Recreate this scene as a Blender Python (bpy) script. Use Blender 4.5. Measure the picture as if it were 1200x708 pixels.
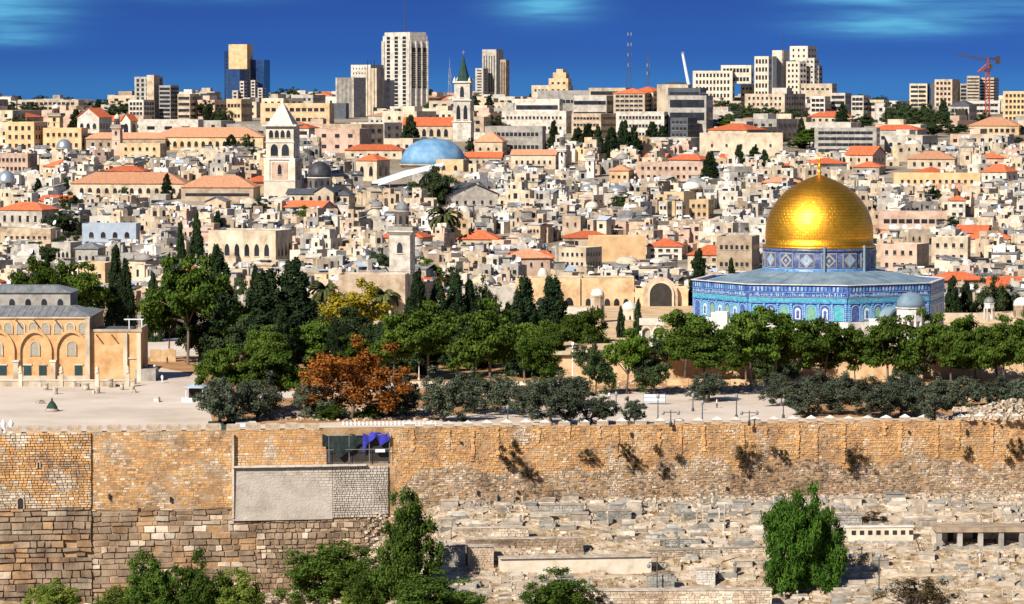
import bpy, math, random
import numpy as np
from mathutils import Vector, Matrix
R = math.radians
for o in list(bpy.data.objects):
    bpy.data.objects.remove(o)
scene = bpy.context.scene
COL = scene.collection

# ---------------------------------------------------------------- camera
F = 4200.0
PITCH = math.atan(244 / F)
cam_data = bpy.data.cameras.new('camera')
cam = bpy.data.objects.new('camera', cam_data)
COL.objects.link(cam)
cam_data.sensor_width = 36.0
cam_data.lens = 36.0 * F / 1200.0
cam_data.clip_start = 1.0
cam_data.clip_end = 40000.0
cam.location = (0, 0, 0)
cam.rotation_euler = (math.pi / 2 - PITCH, 0, 0)
scene.camera = cam

# ---------------------------------------------------------------- sun and sky
SUN_AZ = 36.0      # degrees to the left of straight behind the camera
SUN_EL = 36.0
sx, sy, sz = (math.sin(R(SUN_AZ)) * math.cos(R(SUN_EL)), math.cos(R(SUN_AZ)) * math.cos(R(SUN_EL)), -math.sin(R(SUN_EL)))
sun_data = bpy.data.lights.new('sun', 'SUN')
sun_data.energy = 4.6
sun_data.angle = R(0.5)
sun_data.color = (1.0, 0.93, 0.82)
sun = bpy.data.objects.new('sun', sun_data)
COL.objects.link(sun)
sun.rotation_euler = Vector((-sx, -sy, -sz)).to_track_quat('Z', 'Y').to_euler()

world = bpy.data.worlds.new('World')
scene.world = world
world.use_nodes = True
wn, wl = world.node_tree.nodes, world.node_tree.links
wn.clear()
w_out = wn.new('ShaderNodeOutputWorld')
w_bg = wn.new('ShaderNodeBackground')
w_sky = wn.new('ShaderNodeTexSky')
w_sky.sky_type = 'NISHITA'
w_sky.sun_disc = False
w_sky.sun_elevation = R(SUN_EL)
w_sky.sun_rotation = R(180 + SUN_AZ)
w_sky.altitude = 800
w_sky.air_density = 1.0
w_sky.dust_density = 0.0
w_sky.ozone_density = 4.0
w_bg.inputs['Strength'].default_value = 0.10
SKY_TINT = ((0.0, (0.030, 0.130, 0.45)), (0.012, (0.0225, 0.080, 0.36)), (0.028, (0.0225, 0.064, 0.29)), (0.12, (0.30, 0.33, 0.42)), (1.0, (0.50, 0.52, 0.58)))


def wmath(op, a, b=None, c=None):
    n = wn.new('ShaderNodeMath')
    n.operation = op
    for i, v in enumerate((a, b, c)):
        if v is None:
            continue
        if isinstance(v, (int, float)):
            n.inputs[i].default_value = v
        else:
            wl.new(v, n.inputs[i])
    return n.outputs[0]


w_geo = wn.new('ShaderNodeTexCoord')
w_sep = wn.new('ShaderNodeSeparateXYZ')
wl.new(w_geo.outputs['Generated'], w_sep.inputs[0])
w_az = wmath('ARCTAN2', w_sep.outputs[0], w_sep.outputs[1])
w_el = w_sep.outputs[2]
ramp = wn.new('ShaderNodeValToRGB')
ramp.color_ramp.interpolation = 'EASE'
els = ramp.color_ramp.elements
els[0].position, els[0].color = 0.0, (*SKY_TINT[0][1], 1)
els[1].position, els[1].color = 1.0, (*SKY_TINT[-1][1], 1)
for p_, c_ in SKY_TINT[1:-1]:
    e_ = els.new(p_)
    e_.color = (*c_, 1)
wl.new(w_el, ramp.inputs[0])
w_mul = wn.new('ShaderNodeMix')
w_mul.data_type = 'RGBA'
w_mul.blend_type = 'MULTIPLY'
w_mul.inputs[0].default_value = 1.0
wl.new(w_sky.outputs[0], w_mul.inputs[6])
wl.new(ramp.outputs[0], w_mul.inputs[7])
# soft stretched clouds high over the city: (px, py, half width, half height, weight)
w_vec = wn.new('ShaderNodeCombineXYZ')
wl.new(wmath('MULTIPLY', w_az, 60.0), w_vec.inputs[0])
wl.new(wmath('MULTIPLY', w_el, 620.0), w_vec.inputs[1])
w_noise = wn.new('ShaderNodeTexNoise')
w_noise.inputs['Scale'].default_value = 0.9
w_noise.inputs['Detail'].default_value = 4.0
w_noise.inputs['Roughness'].default_value = 0.45
wl.new(w_vec.outputs[0], w_noise.inputs['Vector'])
tot = None
for (cx, cy, hw, hh, wt) in ((5, 12, 70, 20, 1.0), (15, 44, 50, 10, .8), (640, 6, 52, 18, 1.05), (1045, 30, 86, 12, 1.1), (1010, 0, 70, 7, .8), (1130, 8, 130, 14, .4), (250, -4, 90, 8, .35), (-200, -60, 200, 60, .5), (1400, -20, 140, 50, .5)):
    a0, e0 = (cx - 600) / F, (110 - cy) / F
    da = wmath('DIVIDE', wmath('SUBTRACT', w_az, a0), hw / F)
    de = wmath('DIVIDE', wmath('SUBTRACT', w_el, e0), hh / F)
    g = wmath('EXPONENT', wmath('MULTIPLY', wmath('ADD', wmath('MULTIPLY', da, da), wmath('MULTIPLY', de, de)), -1.0))
    g = wmath('MULTIPLY', g, wt)
    tot = g if tot is None else wmath('ADD', tot, g)
nf = wmath('ADD', wmath('MULTIPLY', wmath('SUBTRACT', w_noise.outputs[0], 0.5), 1.9), 0.82)
cmask = wn.new('ShaderNodeClamp')
wl.new(wmath('MULTIPLY', tot, nf), cmask.inputs[0])
w_mix = wn.new('ShaderNodeMix')
w_mix.data_type = 'RGBA'
wl.new(cmask.outputs[0], w_mix.inputs[0])
wl.new(w_mul.outputs[2], w_mix.inputs[6])
w_mix.inputs[7].default_value = (0.75, 2.9, 4.6, 1)
wl.new(w_mix.outputs[2], w_bg.inputs['Color'])
wl.new(w_bg.outputs[0], w_out.inputs[0])

scene.view_settings.view_transform = 'Standard'
scene.view_settings.look = 'None'
scene.view_settings.exposure = 0.70
scene.view_settings.gamma = 1.0
scene.cycles.max_bounces = 5
scene.cycles.diffuse_bounces = 2
scene.cycles.transparent_max_bounces = 4

# ---------------------------------------------------------------- picture / place conversions
CP, SP = math.cos(PITCH), math.sin(PITCH)


def P(px, py, D):
    """point at ground distance D seen at photograph pixel (px, py)"""
    u, v = (px - 600) / F, (354 - py) / F
    k = D / (CP + v * SP)
    return Vector((u * k, D, (v * CP - SP) * k))


def proj(x, y, z):
    d = y * CP - z * SP
    return 600 + F * x / d, 354 - F * (y * SP + z * CP) / d


GC = [(0, -56.2), (862, -56.2), (885, -55), (950, -52), (1050, -45.5), (1150, -38), (1250, -30), (1350, -23), (1500, -17), (1700, -13), (2000, -8.2), (2400, -5), (2520, -7), (3600, -80), (12000, -640), (60000, -2600)]


def G(D):
    for (a, za), (b, zb) in zip(GC, GC[1:]):
        if a <= D <= b:
            return za + (zb - za) * (D - a) / (b - a)
    return GC[-1][1]


def D_of(py):
    lo, hi = 862.0, 2450.0
    for _ in range(40):
        m = (lo + hi) / 2
        if proj(0, m, G(m))[1] > py:
            lo = m
        else:
            hi = m
    return lo


def smooth(t):
    t = min(1, max(0, t))
    return t * t * (3 - 2 * t)


def WY(x):
    """distance of the outer face of the long wall"""
    return 591 + (x + 84) * 26 / 172


WD = Vector((172, 26, 0)).normalized()
WN = Vector((WD.y, -WD.x, 0))
WANG = math.atan2(26, 172)


def foot(x):
    """ground height at the foot of the wall"""
    return -83.5 + smooth((x + 40) / 32) * 14.3


def FG(x, y):
    """ground before the wall"""
    dw = WY(x) - y
    base = foot(x)
    steep = 0.132 + 0.02 * math.sin(x * .05)
    z = base - steep * dw
    z += 0.45 * math.sin(x * .21 + 1) * math.sin(y * .3) + 0.25 * math.sin(x * .63) * math.sin(y * .51 + 2)
    # one long terrace step
    z += 1.1 * smooth((y - 566 - x * .08) / 1.2) * smooth((x + 30) / 15) - 0.6
    if y < 520:
        z2 = -98 - 8 * math.sin((y - 330) / 190 * math.pi) if y > 330 else -3 - 95 * smooth(y / 330)
        t = smooth((520 - y) / 60)
        z = z * (1 - t) + z2 * t
    return min(z, base + .3)


# ---------------------------------------------------------------- materials
def new_mat(name):
    m = bpy.data.materials.new(name)
    m.use_nodes = True
    m.node_tree.nodes.clear()
    return m, m.node_tree.nodes, m.node_tree.links


def ramp_node(n, stops):
    r = n.new('ShaderNodeValToRGB')
    e = r.color_ramp.elements
    e[0].position, e[0].color = stops[0][0], (*stops[0][1], 1)
    e[1].position, e[1].color = stops[-1][0], (*stops[-1][1], 1)
    for p, c in stops[1:-1]:
        k = e.new(p)
        k.color = (*c, 1)
    return r


def M(name, cols, scale=.6, rough=.9, rnd=.25, bump=.0, metal=0.0, spec=.3, island=0.0, stretch=(1, 1, 1), lo=.3, hi=.7, bscale=None, detail=5):
    """mottled surface: noise ramp over the colours, brightness varied per object (rnd) and per piece (island)"""
    m, n, l = new_mat(name)
    out = n.new('ShaderNodeOutputMaterial')
    b = n.new('ShaderNodeBsdfPrincipled')
    l.new(b.outputs[0], out.inputs[0])
    b.inputs['Roughness'].default_value = rough
    b.inputs['Metallic'].default_value = metal
    b.inputs['Specular IOR Level'].default_value = spec
    tc = n.new('ShaderNodeTexCoord')
    mp = n.new('ShaderNodeMapping')
    l.new(tc.outputs['Object'], mp.inputs[0])
    mp.inputs['Scale'].default_value = stretch
    oi = n.new('ShaderNodeObjectInfo')
    if rnd:
        off = n.new('ShaderNodeMath')
        off.operation = 'MULTIPLY'
        l.new(oi.outputs['Random'], off.inputs[0])
        off.inputs[1].default_value = 70
        l.new(off.outputs[0], mp.inputs['Location'])
    nz = n.new('ShaderNodeTexNoise')
    nz.inputs['Scale'].default_value = scale
    nz.inputs['Detail'].default_value = detail
    nz.inputs['Roughness'].default_value = .65
    l.new(mp.outputs[0], nz.inputs['Vector'])
    st = [(lo + (hi - lo) * i / max(1, len(cols) - 1), c) for i, c in enumerate(cols)]
    if len(st) == 1:
        st = [(0, cols[0]), (1, cols[0])]
    r = ramp_node(n, st)
    l.new(nz.outputs[0], r.inputs[0])
    hs = n.new('ShaderNodeHueSaturation')
    l.new(r.outputs[0], hs.inputs['Color'])
    mr = n.new('ShaderNodeMapRange')
    mr.inputs['To Min'].default_value = 1 - rnd
    mr.inputs['To Max'].default_value = 1 + rnd
    l.new(oi.outputs['Random'], mr.inputs[0])
    val = mr.outputs[0]
    if island:
        g = n.new('ShaderNodeNewGeometry')
        mi = n.new('ShaderNodeMapRange')
        mi.inputs['To Min'].default_value = 1 - island
        mi.inputs['To Max'].default_value = 1 + island
        l.new(g.outputs['Random Per Island'], mi.inputs[0])
        mm = n.new('ShaderNodeMath')
        mm.operation = 'MULTIPLY'
        l.new(val, mm.inputs[0])
        l.new(mi.outputs[0], mm.inputs[1])
        val = mm.outputs[0]
    l.new(val, hs.inputs['Value'])
    l.new(hs.outputs[0], b.inputs['Base Color'])
    if bump:
        bp = n.new('ShaderNodeBump')
        bp.inputs['Strength'].default_value = bump
        bp.inputs['Distance'].default_value = .3
        nb = n.new('ShaderNodeTexNoise')
        nb.inputs['Scale'].default_value = bscale or scale * 4
        nb.inputs['Detail'].default_value = 4
        l.new(mp.outputs[0], nb.inputs['Vector'])
        l.new(nb.outputs[0], bp.inputs['Height'])
        l.new(bp.outputs[0], b.inputs['Normal'])
    return m


def leafmat(name, c, c2, var=.35):
    m, n, l = new_mat(name)
    out = n.new('ShaderNodeOutputMaterial')
    oi = n.new('ShaderNodeObjectInfo')
    g = n.new('ShaderNodeNewGeometry')
    tc = n.new('ShaderNodeTexCoord')
    nz = n.new('ShaderNodeTexNoise')
    nz.inputs['Scale'].default_value = 5
    l.new(tc.outputs['Object'], nz.inputs['Vector'])
    ad = n.new('ShaderNodeMath')
    ad.operation = 'MULTIPLY_ADD'
    l.new(g.outputs['Random Per Island'], ad.inputs[0])
    ad.inputs[1].default_value = .5
    l.new(nz.outputs[0], ad.inputs[2])
    r = ramp_node(n, [(.4, c), (1.05 if 0 else 1.0, c2)])
    l.new(ad.outputs[0], r.inputs[0])
    hs = n.new('ShaderNodeHueSaturation')
    l.new(r.outputs[0], hs.inputs['Color'])
    mr = n.new('ShaderNodeMapRange')
    mr.inputs['To Min'].default_value = 1 - var
    mr.inputs['To Max'].default_value = 1 + var
    l.new(oi.outputs['Random'], mr.inputs[0])
    l.new(mr.outputs[0], hs.inputs['Value'])
    d = n.new('ShaderNodeBsdfDiffuse')
    t = n.new('ShaderNodeBsdfTranslucent')
    mx = n.new('ShaderNodeMixShader')
    mx.inputs[0].default_value = .22
    l.new(hs.outputs[0], d.inputs[0])
    l.new(hs.outputs[0], t.inputs[0])
    l.new(d.outputs[0], mx.inputs[1])
    l.new(t.outputs[0], mx.inputs[2])
    l.new(mx.outputs[0], out.inputs[0])
    return m


MT = {}
MT['cream'] = M('cream_stone', [(.27, .205, .14), (.50, .405, .29), (.62, .53, .41)], .35, rnd=.2, stretch=(1, 1, .6))
MT['tan'] = M('tan_stone', [(.24, .175, .12), (.43, .325, .225), (.55, .435, .32)], .4, rnd=.25)
MT['ochre'] = M('ochre_stone', [(.36, .22, .11), (.56, .39, .22), (.64, .48, .31)], .3, rnd=.15)
MT['white'] = M('white_plaster', [(.28, .245, .20), (.48, .435, .37), (.64, .585, .51)], .5, rnd=.2)
MT['grey'] = M('grey_concrete', [(.17, .155, .135), (.31, .285, .25), (.40, .37, .33)], .4, rnd=.22)
MT['pink'] = M('pink_stone', [(.34, .22, .155), (.52, .36, .27), (.60, .45, .35)], .35, rnd=.15)
MT['bluegrey'] = M('painted_pale_blue', [(.30, .36, .44), (.42, .48, .55)], .4, rnd=.1)
MT['roofpale'] = M('pale_roof_screed', [(.25, .225, .19), (.43, .39, .335), (.60, .55, .485)], .6, rnd=.36)
MT['roofdark'] = M('dark_roof_felt', [(.07, .07, .075), (.15, .15, .15), (.26, .25, .24)], .5, rnd=.4)
MT['red'] = M('orange_roof_tiles', [(.36, .065, .025), (.55, .125, .045), (.60, .20, .09)], .5, rnd=.22, stretch=(3, 3, 1))
MT['oldred'] = M('faded_roof_tiles', [(.36, .15, .08), (.50, .24, .13), (.56, .31, .19)], .5, rnd=.15, stretch=(3, 3, 1))
MT['dark'] = M('dark_window_glass', [(.012, .013, .016), (.03, .032, .038)], .8, rough=.25, rnd=.3, spec=.5)
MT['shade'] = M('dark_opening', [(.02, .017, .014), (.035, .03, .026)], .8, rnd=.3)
MT['glass'] = M('blue_curtain_glass', [(.012, .03, .09), (.03, .07, .17)], .12, rough=.12, rnd=.1, spec=.8)
MT['lead'] = M('lead_sheet', [(.12, .125, .13), (.20, .205, .21), (.28, .28, .28)], .3, rough=.6, rnd=.1, stretch=(4, 1, 1))
MT['slate'] = M('dark_slate', [(.045, .05, .06), (.09, .10, .115)], .8, rough=.6, rnd=.15)
MT['bluedome'] = M('blue_grey_dome_lead', [(.08, .19, .33), (.13, .27, .43), (.24, .38, .50)], .22, rough=.55, rnd=.0)
MT['silver'] = M('silver_dome_sheet', [(.30, .35, .41), (.5, .54, .58)], .5, rough=.35, metal=.6, rnd=.1)
MT['blackdome'] = M('black_dome_sheet', [(.022, .022, .026), (.06, .06, .066)], .6, rough=.5, rnd=.1)
MT['tankw'] = M('white_tank', [(.62, .62, .62), (.8, .8, .8)], 2, rough=.5, rnd=.1)
MT['tankb'] = M('black_tank', [(.015, .015, .018), (.04, .04, .04)], 2, rough=.5, rnd=.1)
MT['metal'] = M('grey_metal', [(.18, .19, .2), (.3, .31, .32)], 2, rough=.5, rnd=.15)
MT['pole'] = M('dark_iron', [(.03, .035, .035), (.07, .075, .075)], 2, rough=.5, rnd=.2)
MT['whitemetal'] = M('white_metal', [(.6, .62, .63), (.75, .77, .78)], 2, rough=.4, rnd=.1)
MT['cranered'] = M('red_crane_paint', [(.17, .03, .025), (.30, .08, .06)], 1, rough=.5)
MT['trunk'] = M('bark', [(.045, .032, .022), (.12, .09, .065), (.22, .18, .14)], 3, rnd=.3, stretch=(1, 1, .3))
MT['soil'] = M('dry_soil', [(.20, .10, .04), (.38, .20, .085), (.46, .29, .15)], .18, rnd=0, bump=.4)
MT['plaza'] = M('plaza_paving', [(.46, .37, .29), (.60, .50, .41), (.68, .58, .49)], .06, rnd=0, bump=.15, bscale=2, detail=8)
MT['city'] = M('city_ground', [(.12, .10, .07), (.26, .21, .15), (.40, .35, .28)], .05, rnd=0)
MT['grave_ground'] = M('cemetery_ground', [(.10, .065, .03), (.30, .205, .115), (.48, .38, .265), (.60, .51, .40)], .35, rnd=0, bump=.8, bscale=1.6, detail=9)
MT['tombstone'] = M('pale_tomb_stone', [(.22, .185, .14), (.42, .355, .28), (.58, .51, .43)], .8, rnd=.32, bump=.2)
MT['tombgrey'] = M('grey_tomb_stone', [(.13, .125, .11), (.27, .255, .225), (.40, .37, .32)], .8, rnd=.28, bump=.2)
MT['rubble'] = M('rubble_stone', [(.17, .13, .095), (.42, .335, .245), (.60, .51, .41)], 1.2, rnd=0, island=.4)
MT['plasterpanel'] = M('grey_plaster', [(.30, .25, .20), (.42, .37, .31), (.50, .45, .39)], .25, rnd=0, bump=.4, bscale=2.5, detail=8, stretch=(1, 1, 1.3))
MT['mortar'] = M('wall_mortar', [(.17, .10, .045), (.36, .22, .11), (.44, .31, .19)], .3, rnd=0, bump=.5, bscale=2.)
MT['tarpdark'] = M('dark_tarpaulin', [(.006, .012, .012), (.03, .045, .042)], .8, rnd=0, bump=.6, bscale=2.)
MT['tarpblue'] = M('blue_tarpaulin', [(.02, .02, .20), (.05, .05, .42)], .8, rnd=0, bump=.6, bscale=2.)
MT['bluesheet'] = M('blue_sheet', [(.03, .07, .45), (.08, .14, .6)], .8, rnd=.1)
MT['greencloth'] = M('dark_green_roof', [(.012, .035, .026), (.03, .07, .052)], .8, rnd=0)
MT['door'] = M('dark_green_door', [(.012, .035, .04), (.025, .055, .06)], 1, rnd=.1)
MT['peach'] = M('peach_stone', [(.50, .30, .14), (.64, .42, .22), (.70, .50, .30)], .3, rnd=.04)
MT['aqsa'] = M('warm_ashlar', [(.38, .20, .085), (.54, .32, .145), (.60, .41, .23)], .4, rnd=0, bump=.2)
MT['grille'] = M('pale_stone_grille', [(.22, .20, .16), (.42, .38, .30)], 6, rnd=0)
MT['skin'] = M('skin', [(.35, .2, .13), (.4, .24, .16)], 1, rnd=.1)
MT['cloth1'] = M('pale_clothes', [(.6, .6, .6), (.7, .7, .7)], 1, rnd=.1)
MT['cloth2'] = M('dark_clothes', [(.02, .02, .03), (.05, .05, .07)], 1, rnd=.1)
MT['crane2'] = M('dark_crane_steel', [(.03, .025, .03), (.08, .05, .05)], 1, rnd=.1)
MT['limestone'] = M('pale_limestone', [(.44, .37, .28), (.60, .52, .41), (.68, .61, .50)], .4, rnd=.1)
MT['dome_white'] = M('whitewashed_dome', [(.46, .41, .34), (.62, .57, .50), (.72, .68, .62)], .6, rnd=.18)

MT['cypress'] = leafmat('cypress_leaves', (.008, .020, .010), (.040, .062, .026))
MT['pine'] = leafmat('pine_needles', (.020, .050, .008), (.105, .155, .026))
MT['brightpine'] = leafmat('bright_needles', (.035, .085, .008), (.14, .21, .03), .2)
MT['olive'] = leafmat('olive_leaves', (.034, .046, .030), (.125, .145, .095), .3)
MT['broad'] = leafmat('dark_broad_leaves', (.016, .032, .013), (.072, .098, .040))
MT['autumn'] = leafmat('orange_autumn_leaves', (.075, .028, .010), (.40, .145, .03), .1)
MT['yellow'] = leafmat('yellow_autumn_leaves', (.14, .13, .015), (.42, .33, .04), .1)
MT['pepper'] = leafmat('willowy_leaves', (.016, .05, .008), (.085, .17, .025), .1)
MT['bush'] = leafmat('bush_leaves', (.016, .042, .008), (.10, .155, .028), .25)
MT['limebush'] = leafmat('light_green_leaves', (.04, .085, .012), (.20, .24, .045), .2)
MT['dry'] = leafmat('dry_twigs', (.028, .022, .011), (.095, .070, .036), .3)
MT['palm'] = leafmat('palm_fronds', (.025, .04, .014), (.12, .13, .05), .2)


# ---------------------------------------------------------------- mesh builder
class MB:
    def __init__(self):
        self.v, self.f, self.m, self.s = [], [], [], []

    def add(self, vs, fs, m=0, smooth=False):
        b = len(self.v)
        self.v += [tuple(v) for v in vs]
        for f in fs:
            self.f.append(tuple(b + i for i in f))
            self.m.append(m)
            self.s.append(smooth)
        return self

    def box(self, x, y, z, w, d, h, m=0, rot=0, jit=0):
        """x, y centre, z bottom"""
        c, s = math.cos(rot), math.sin(rot)
        vs = []
        for dz in (0, h):
            for ax, ay in ((-1, -1), (1, -1), (1, 1), (-1, 1)):
                lx, ly = ax * w / 2, ay * d / 2
                if jit:
                    lx += random.uniform(-jit, jit)
                    ly += random.uniform(-jit, jit)
                vs.append((x + lx * c - ly * s, y + lx * s + ly * c, z + dz + (random.uniform(-jit, jit) if jit else 0)))
        return self.add(vs, [(3, 2, 1, 0), (4, 5, 6, 7), (0, 1, 5, 4), (1, 2, 6, 5), (2, 3, 7, 6), (3, 0, 4, 7)], m)

    def prism(self, poly, z0, z1, m=0):
        n = len(poly)
        vs = [(x, y, z0) for x, y in poly] + [(x, y, z1) for x, y in poly]
        fs = [tuple(reversed(range(n))), tuple(range(n, 2 * n))] + [(i, (i + 1) % n, n + (i + 1) % n, n + i) for i in range(n)]
        return self.add(vs, fs, m)

    def lathe(self, prof, n=16, cx=0, cy=0, cz=0, m=0, smooth=True, a0=0, ry=1.0):
        vs, fs = [], []
        for r, z in prof:
            for i in range(n):
                a = a0 + 2 * math.pi * i / n
                vs.append((cx + r * math.cos(a), cy + ry * r * math.sin(a), cz + z))
        for k in range(len(prof) - 1):
            for i in range(n):
                j = (i + 1) % n
                fs.append((k * n + i, k * n + j, (k + 1) * n + j, (k + 1) * n + i))
        if prof[0][0] > .01:
            fs.append(tuple(reversed(range(n))))
        if prof[-1][0] > .01:
            fs.append(tuple((len(prof) - 1) * n + i for i in range(n)))
        return self.add(vs, fs, m, smooth)

    def tube(self, p0, p1, r0, r1=None, n=6, m=0):
        p0, p1 = Vector(p0), Vector(p1)
        r1 = r0 if r1 is None else r1
        d = (p1 - p0).normalized()
        a = d.orthogonal().normalized()
        b = d.cross(a)
        vs = []
        for p, r in ((p0, r0), (p1, r1)):
            for i in range(n):
                t = 2 * math.pi * i / n
                vs.append(p + a * (r * math.cos(t)) + b * (r * math.sin(t)))
        fs = [(i, (i + 1) % n, n + (i + 1) % n, n + i) for i in range(n)] + [tuple(reversed(range(n))), tuple(range(n, 2 * n))]
        return self.add(vs, fs, m)

    def hip(self, x, y, z, w, d, h, over=.4, m=0, ridge=None):
        """hipped roof; ridge along the longer side"""
        W, Dd = w / 2 + over, d / 2 + over
        if ridge is None:
            ridge = max(0, abs(W - Dd))
        rx, ry = (ridge, 0) if W >= Dd else (0, ridge)
        e = .22
        vs = [(x - W, y - Dd, z), (x + W, y - Dd, z), (x + W, y + Dd, z), (x - W, y + Dd, z)]
        vs += [(a, b, c + e) for a, b, c in vs]
        vs += [(x - rx, y - ry, z + e + h), (x + rx, y + ry, z + e + h)]
        fs = [(3, 2, 1, 0)] + [(i, (i + 1) % 4, 4 + (i + 1) % 4, 4 + i) for i in range(4)]
        if W >= Dd:
            fs += [(4, 5, 9, 8), (5, 6, 9), (6, 7, 8, 9), (7, 4, 8)]
        else:
            fs += [(4, 5, 8), (5, 6, 9, 8), (6, 7, 9), (7, 4, 8, 9)]
        return self.add(vs, fs, m)

    def gable(self, x, y, z, w, d, h, over=.3, m=0, along='x', t=.22):
        """gabled roof slab pair; ridge along x or y"""
        if along == 'x':
            W, Dd = w / 2 + over, d / 2 + over
            pr = [(-Dd, 0), (0, h), (Dd, 0), (Dd, t), (0, h + t), (-Dd, t)]
            vs = [(x - W, y + a, z + b) for a, b in pr] + [(x + W, y + a, z + b) for a, b in pr]
        else:
            W, Dd = w / 2 + over, d / 2 + over
            pr = [(-W, 0), (0, h), (W, 0), (W, t), (0, h + t), (-W, t)]
            vs = [(x + a, y - Dd, z + b) for a, b in pr] + [(x + a, y + Dd, z + b) for a, b in pr]
        fs = [(i, (i + 1) % 6, 6 + (i + 1) % 6, 6 + i) for i in range(6)] + [(0, 5, 4, 1), (1, 4, 3, 2), (6, 7, 10, 11), (7, 8, 9, 10)]
        return self.add(vs, fs, m)

    def gend(self, x, y, z, w, d, h, m=0, along='x'):
        """triangular gable infill body under a gabled roof"""
        if along == 'x':
            vs = [(x - w / 2, y - d / 2, z), (x - w / 2, y + d / 2, z), (x - w / 2, y, z + h), (x + w / 2, y - d / 2, z), (x + w / 2, y + d / 2, z), (x + w / 2, y, z + h)]
        else:
            vs = [(x - w / 2, y - d / 2, z), (x + w / 2, y - d / 2, z), (x, y - d / 2, z + h), (x - w / 2, y + d / 2, z), (x + w / 2, y + d / 2, z), (x, y + d / 2, z + h)]
        return self.add(vs, [(0, 1, 2), (5, 4, 3), (0, 3, 4, 1), (1, 4, 5, 2), (2, 5, 3, 0)], m)

    def arch(self, w, h, t, m=0, x=0, z=0, y=0, pointed=.0, n=8):
        """arched plate in the xz plane facing -y, thickness t towards -y from y"""
        r = w / 2
        pts = [(-r, 0), (r, 0)]
        for i in range(n + 1):
            a = math.pi * i / n
            pts.append((r * math.cos(a), h - r + r * math.sin(a) * (1 + pointed * math.sin(a))))
        k = len(pts)
        vs = [(x + a, y - t, z + b) for a, b in pts] + [(x + a, y, z + b) for a, b in pts]
        fs = [tuple(range(k)), tuple(reversed(range(k, 2 * k)))] + [((i + 1) % k, i, k + i, k + (i + 1) % k) for i in range(k)]
        return self.add(vs, fs, m)

    def archring(self, w, h, th, t, m=0, x=0, z=0, y=0, pointed=.0, n=12, legs=True):
        def prof(w_, h_):
            r = w_ / 2
            ps = [(r, 0)] if legs else []
            for i in range(n + 1):
                a = math.pi * i / n
                ps.append((r * math.cos(a), h_ - r + r * math.sin(a) * (1 + pointed * math.sin(a))))
            if legs:
                ps.append((-r, 0))
            return ps
        a, b = prof(w, h), prof(w + 2 * th, h + th)
        k = len(a)
        vs = [(x + p, y - t, z + q) for p, q in a] + [(x + p, y - t, z + q) for p, q in b] + [(x + p, y, z + q) for p, q in a] + [(x + p, y, z + q) for p, q in b]
        fs = []
        for i in range(k - 1):
            fs += [(i, i + 1, k + i + 1, k + i), (k + i, k + i + 1, 3 * k + i + 1, 3 * k + i), (i + 1, i, 2 * k + i, 2 * k + i + 1)]
        return self.add(vs, fs, m)

    def mesh(self, name, mats):
        me = bpy.data.meshes.new(name)
        me.from_pydata(self.v, [], self.f)
        for mt in (mats if isinstance(mats, (list, tuple)) else [mats]):
            me.materials.append(MT[mt] if isinstance(mt, str) else mt)
        me.polygons.foreach_set('material_index', self.m)
        me.polygons.foreach_set('use_smooth', self.s)
        me.update()
        return me

    def build(self, name, mats, parent=None, loc=None, rz=0):
        o = bpy.data.objects.new(name, self.mesh(name, mats))
        COL.objects.link(o)
        if parent is not None:
            o.parent = parent
        if loc is not None:
            o.location = loc
        if rz:
            o.rotation_euler = (0, 0, rz)
        return o


def inst(name, me, parent, loc, rz=0, sc=None):
    o = bpy.data.objects.new(name, me)
    COL.objects.link(o)
    o.parent = parent
    o.location = loc
    if rz:
        o.rotation_euler = (0, 0, rz)
    if sc:
        o.scale = sc
    return o


def tag(o, label=None, cat=None, group=None, kind=None):
    if label:
        o['label'] = label
    if cat:
        o['category'] = cat
    if group:
        o['group'] = group
    if kind:
        o['kind'] = kind
    return o


def empty(name, loc, rz=0, label=None, cat=None, group=None):
    o = bpy.data.objects.new(name, None)
    COL.objects.link(o)
    o.location = loc
    o.rotation_euler = (0, 0, rz)
    o.empty_display_size = .5
    return tag(o, label, cat, group)


# ---------------------------------------------------------------- labels worked out from neighbours
ANCH = []      # (phrase, px, py)
AUTO = []      # (object, feature text, px, py, anchor list key)
ORD = 'first second third fourth fifth sixth seventh eighth ninth tenth eleventh twelfth thirteenth fourteenth fifteenth sixteenth seventeenth eighteenth nineteenth twentieth'.split()


def auto(o, feat, px, py, zone='city'):
    AUTO.append((o, feat, px, py, zone))


def anchor(phrase, px, py, zone='city'):
    ANCH.append((phrase, px, py, zone))


def place_labels():
    groups = {}
    for o, feat, px, py, zone in AUTO:
        best = min((a for a in ANCH if a[3] == zone), key=lambda a: ((a[1] - px) / 1.3) ** 2 + ((a[2] - py) * 1.2) ** 2)
        dx, dy = px - best[1], py - best[2]
        if abs(dx) > 2.2 * abs(dy):
            rel = 'left of' if dx < 0 else 'right of'
        elif abs(dx) > .55 * abs(dy):
            rel = ('down-left of' if dx < 0 else 'down-right of') if dy > 0 else ('up-left of' if dx < 0 else 'up-right of')
        else:
            rel = 'below' if dy > 0 else 'above'
        groups.setdefault((feat, rel, best[0]), []).append((px, py, o))
    for (feat, rel, ph), items in groups.items():
        items.sort(key=lambda t: (t[0], t[1]))
        for i, (px, py, o) in enumerate(items):
            lab = f'{feat} {rel} {ph}'
            if len(items) > 1:
                lab += ', leftmost' if i == 0 else (', rightmost' if i == len(items) - 1 else f', {ORD[min(i, 19)]} from left')
            o['label'] = lab


# ---------------------------------------------------------------- window parts
def _wm(name, fn):
    b = MB()
    fn(b)
    return b.mesh(name, ['dark', 'cream'])


def _w1(b):
    b.box(0, 0, -.5, 1, .10, 1, 0)
    b.box(0, -.06, -.6, 1.2, .22, .1, 1)


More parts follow.
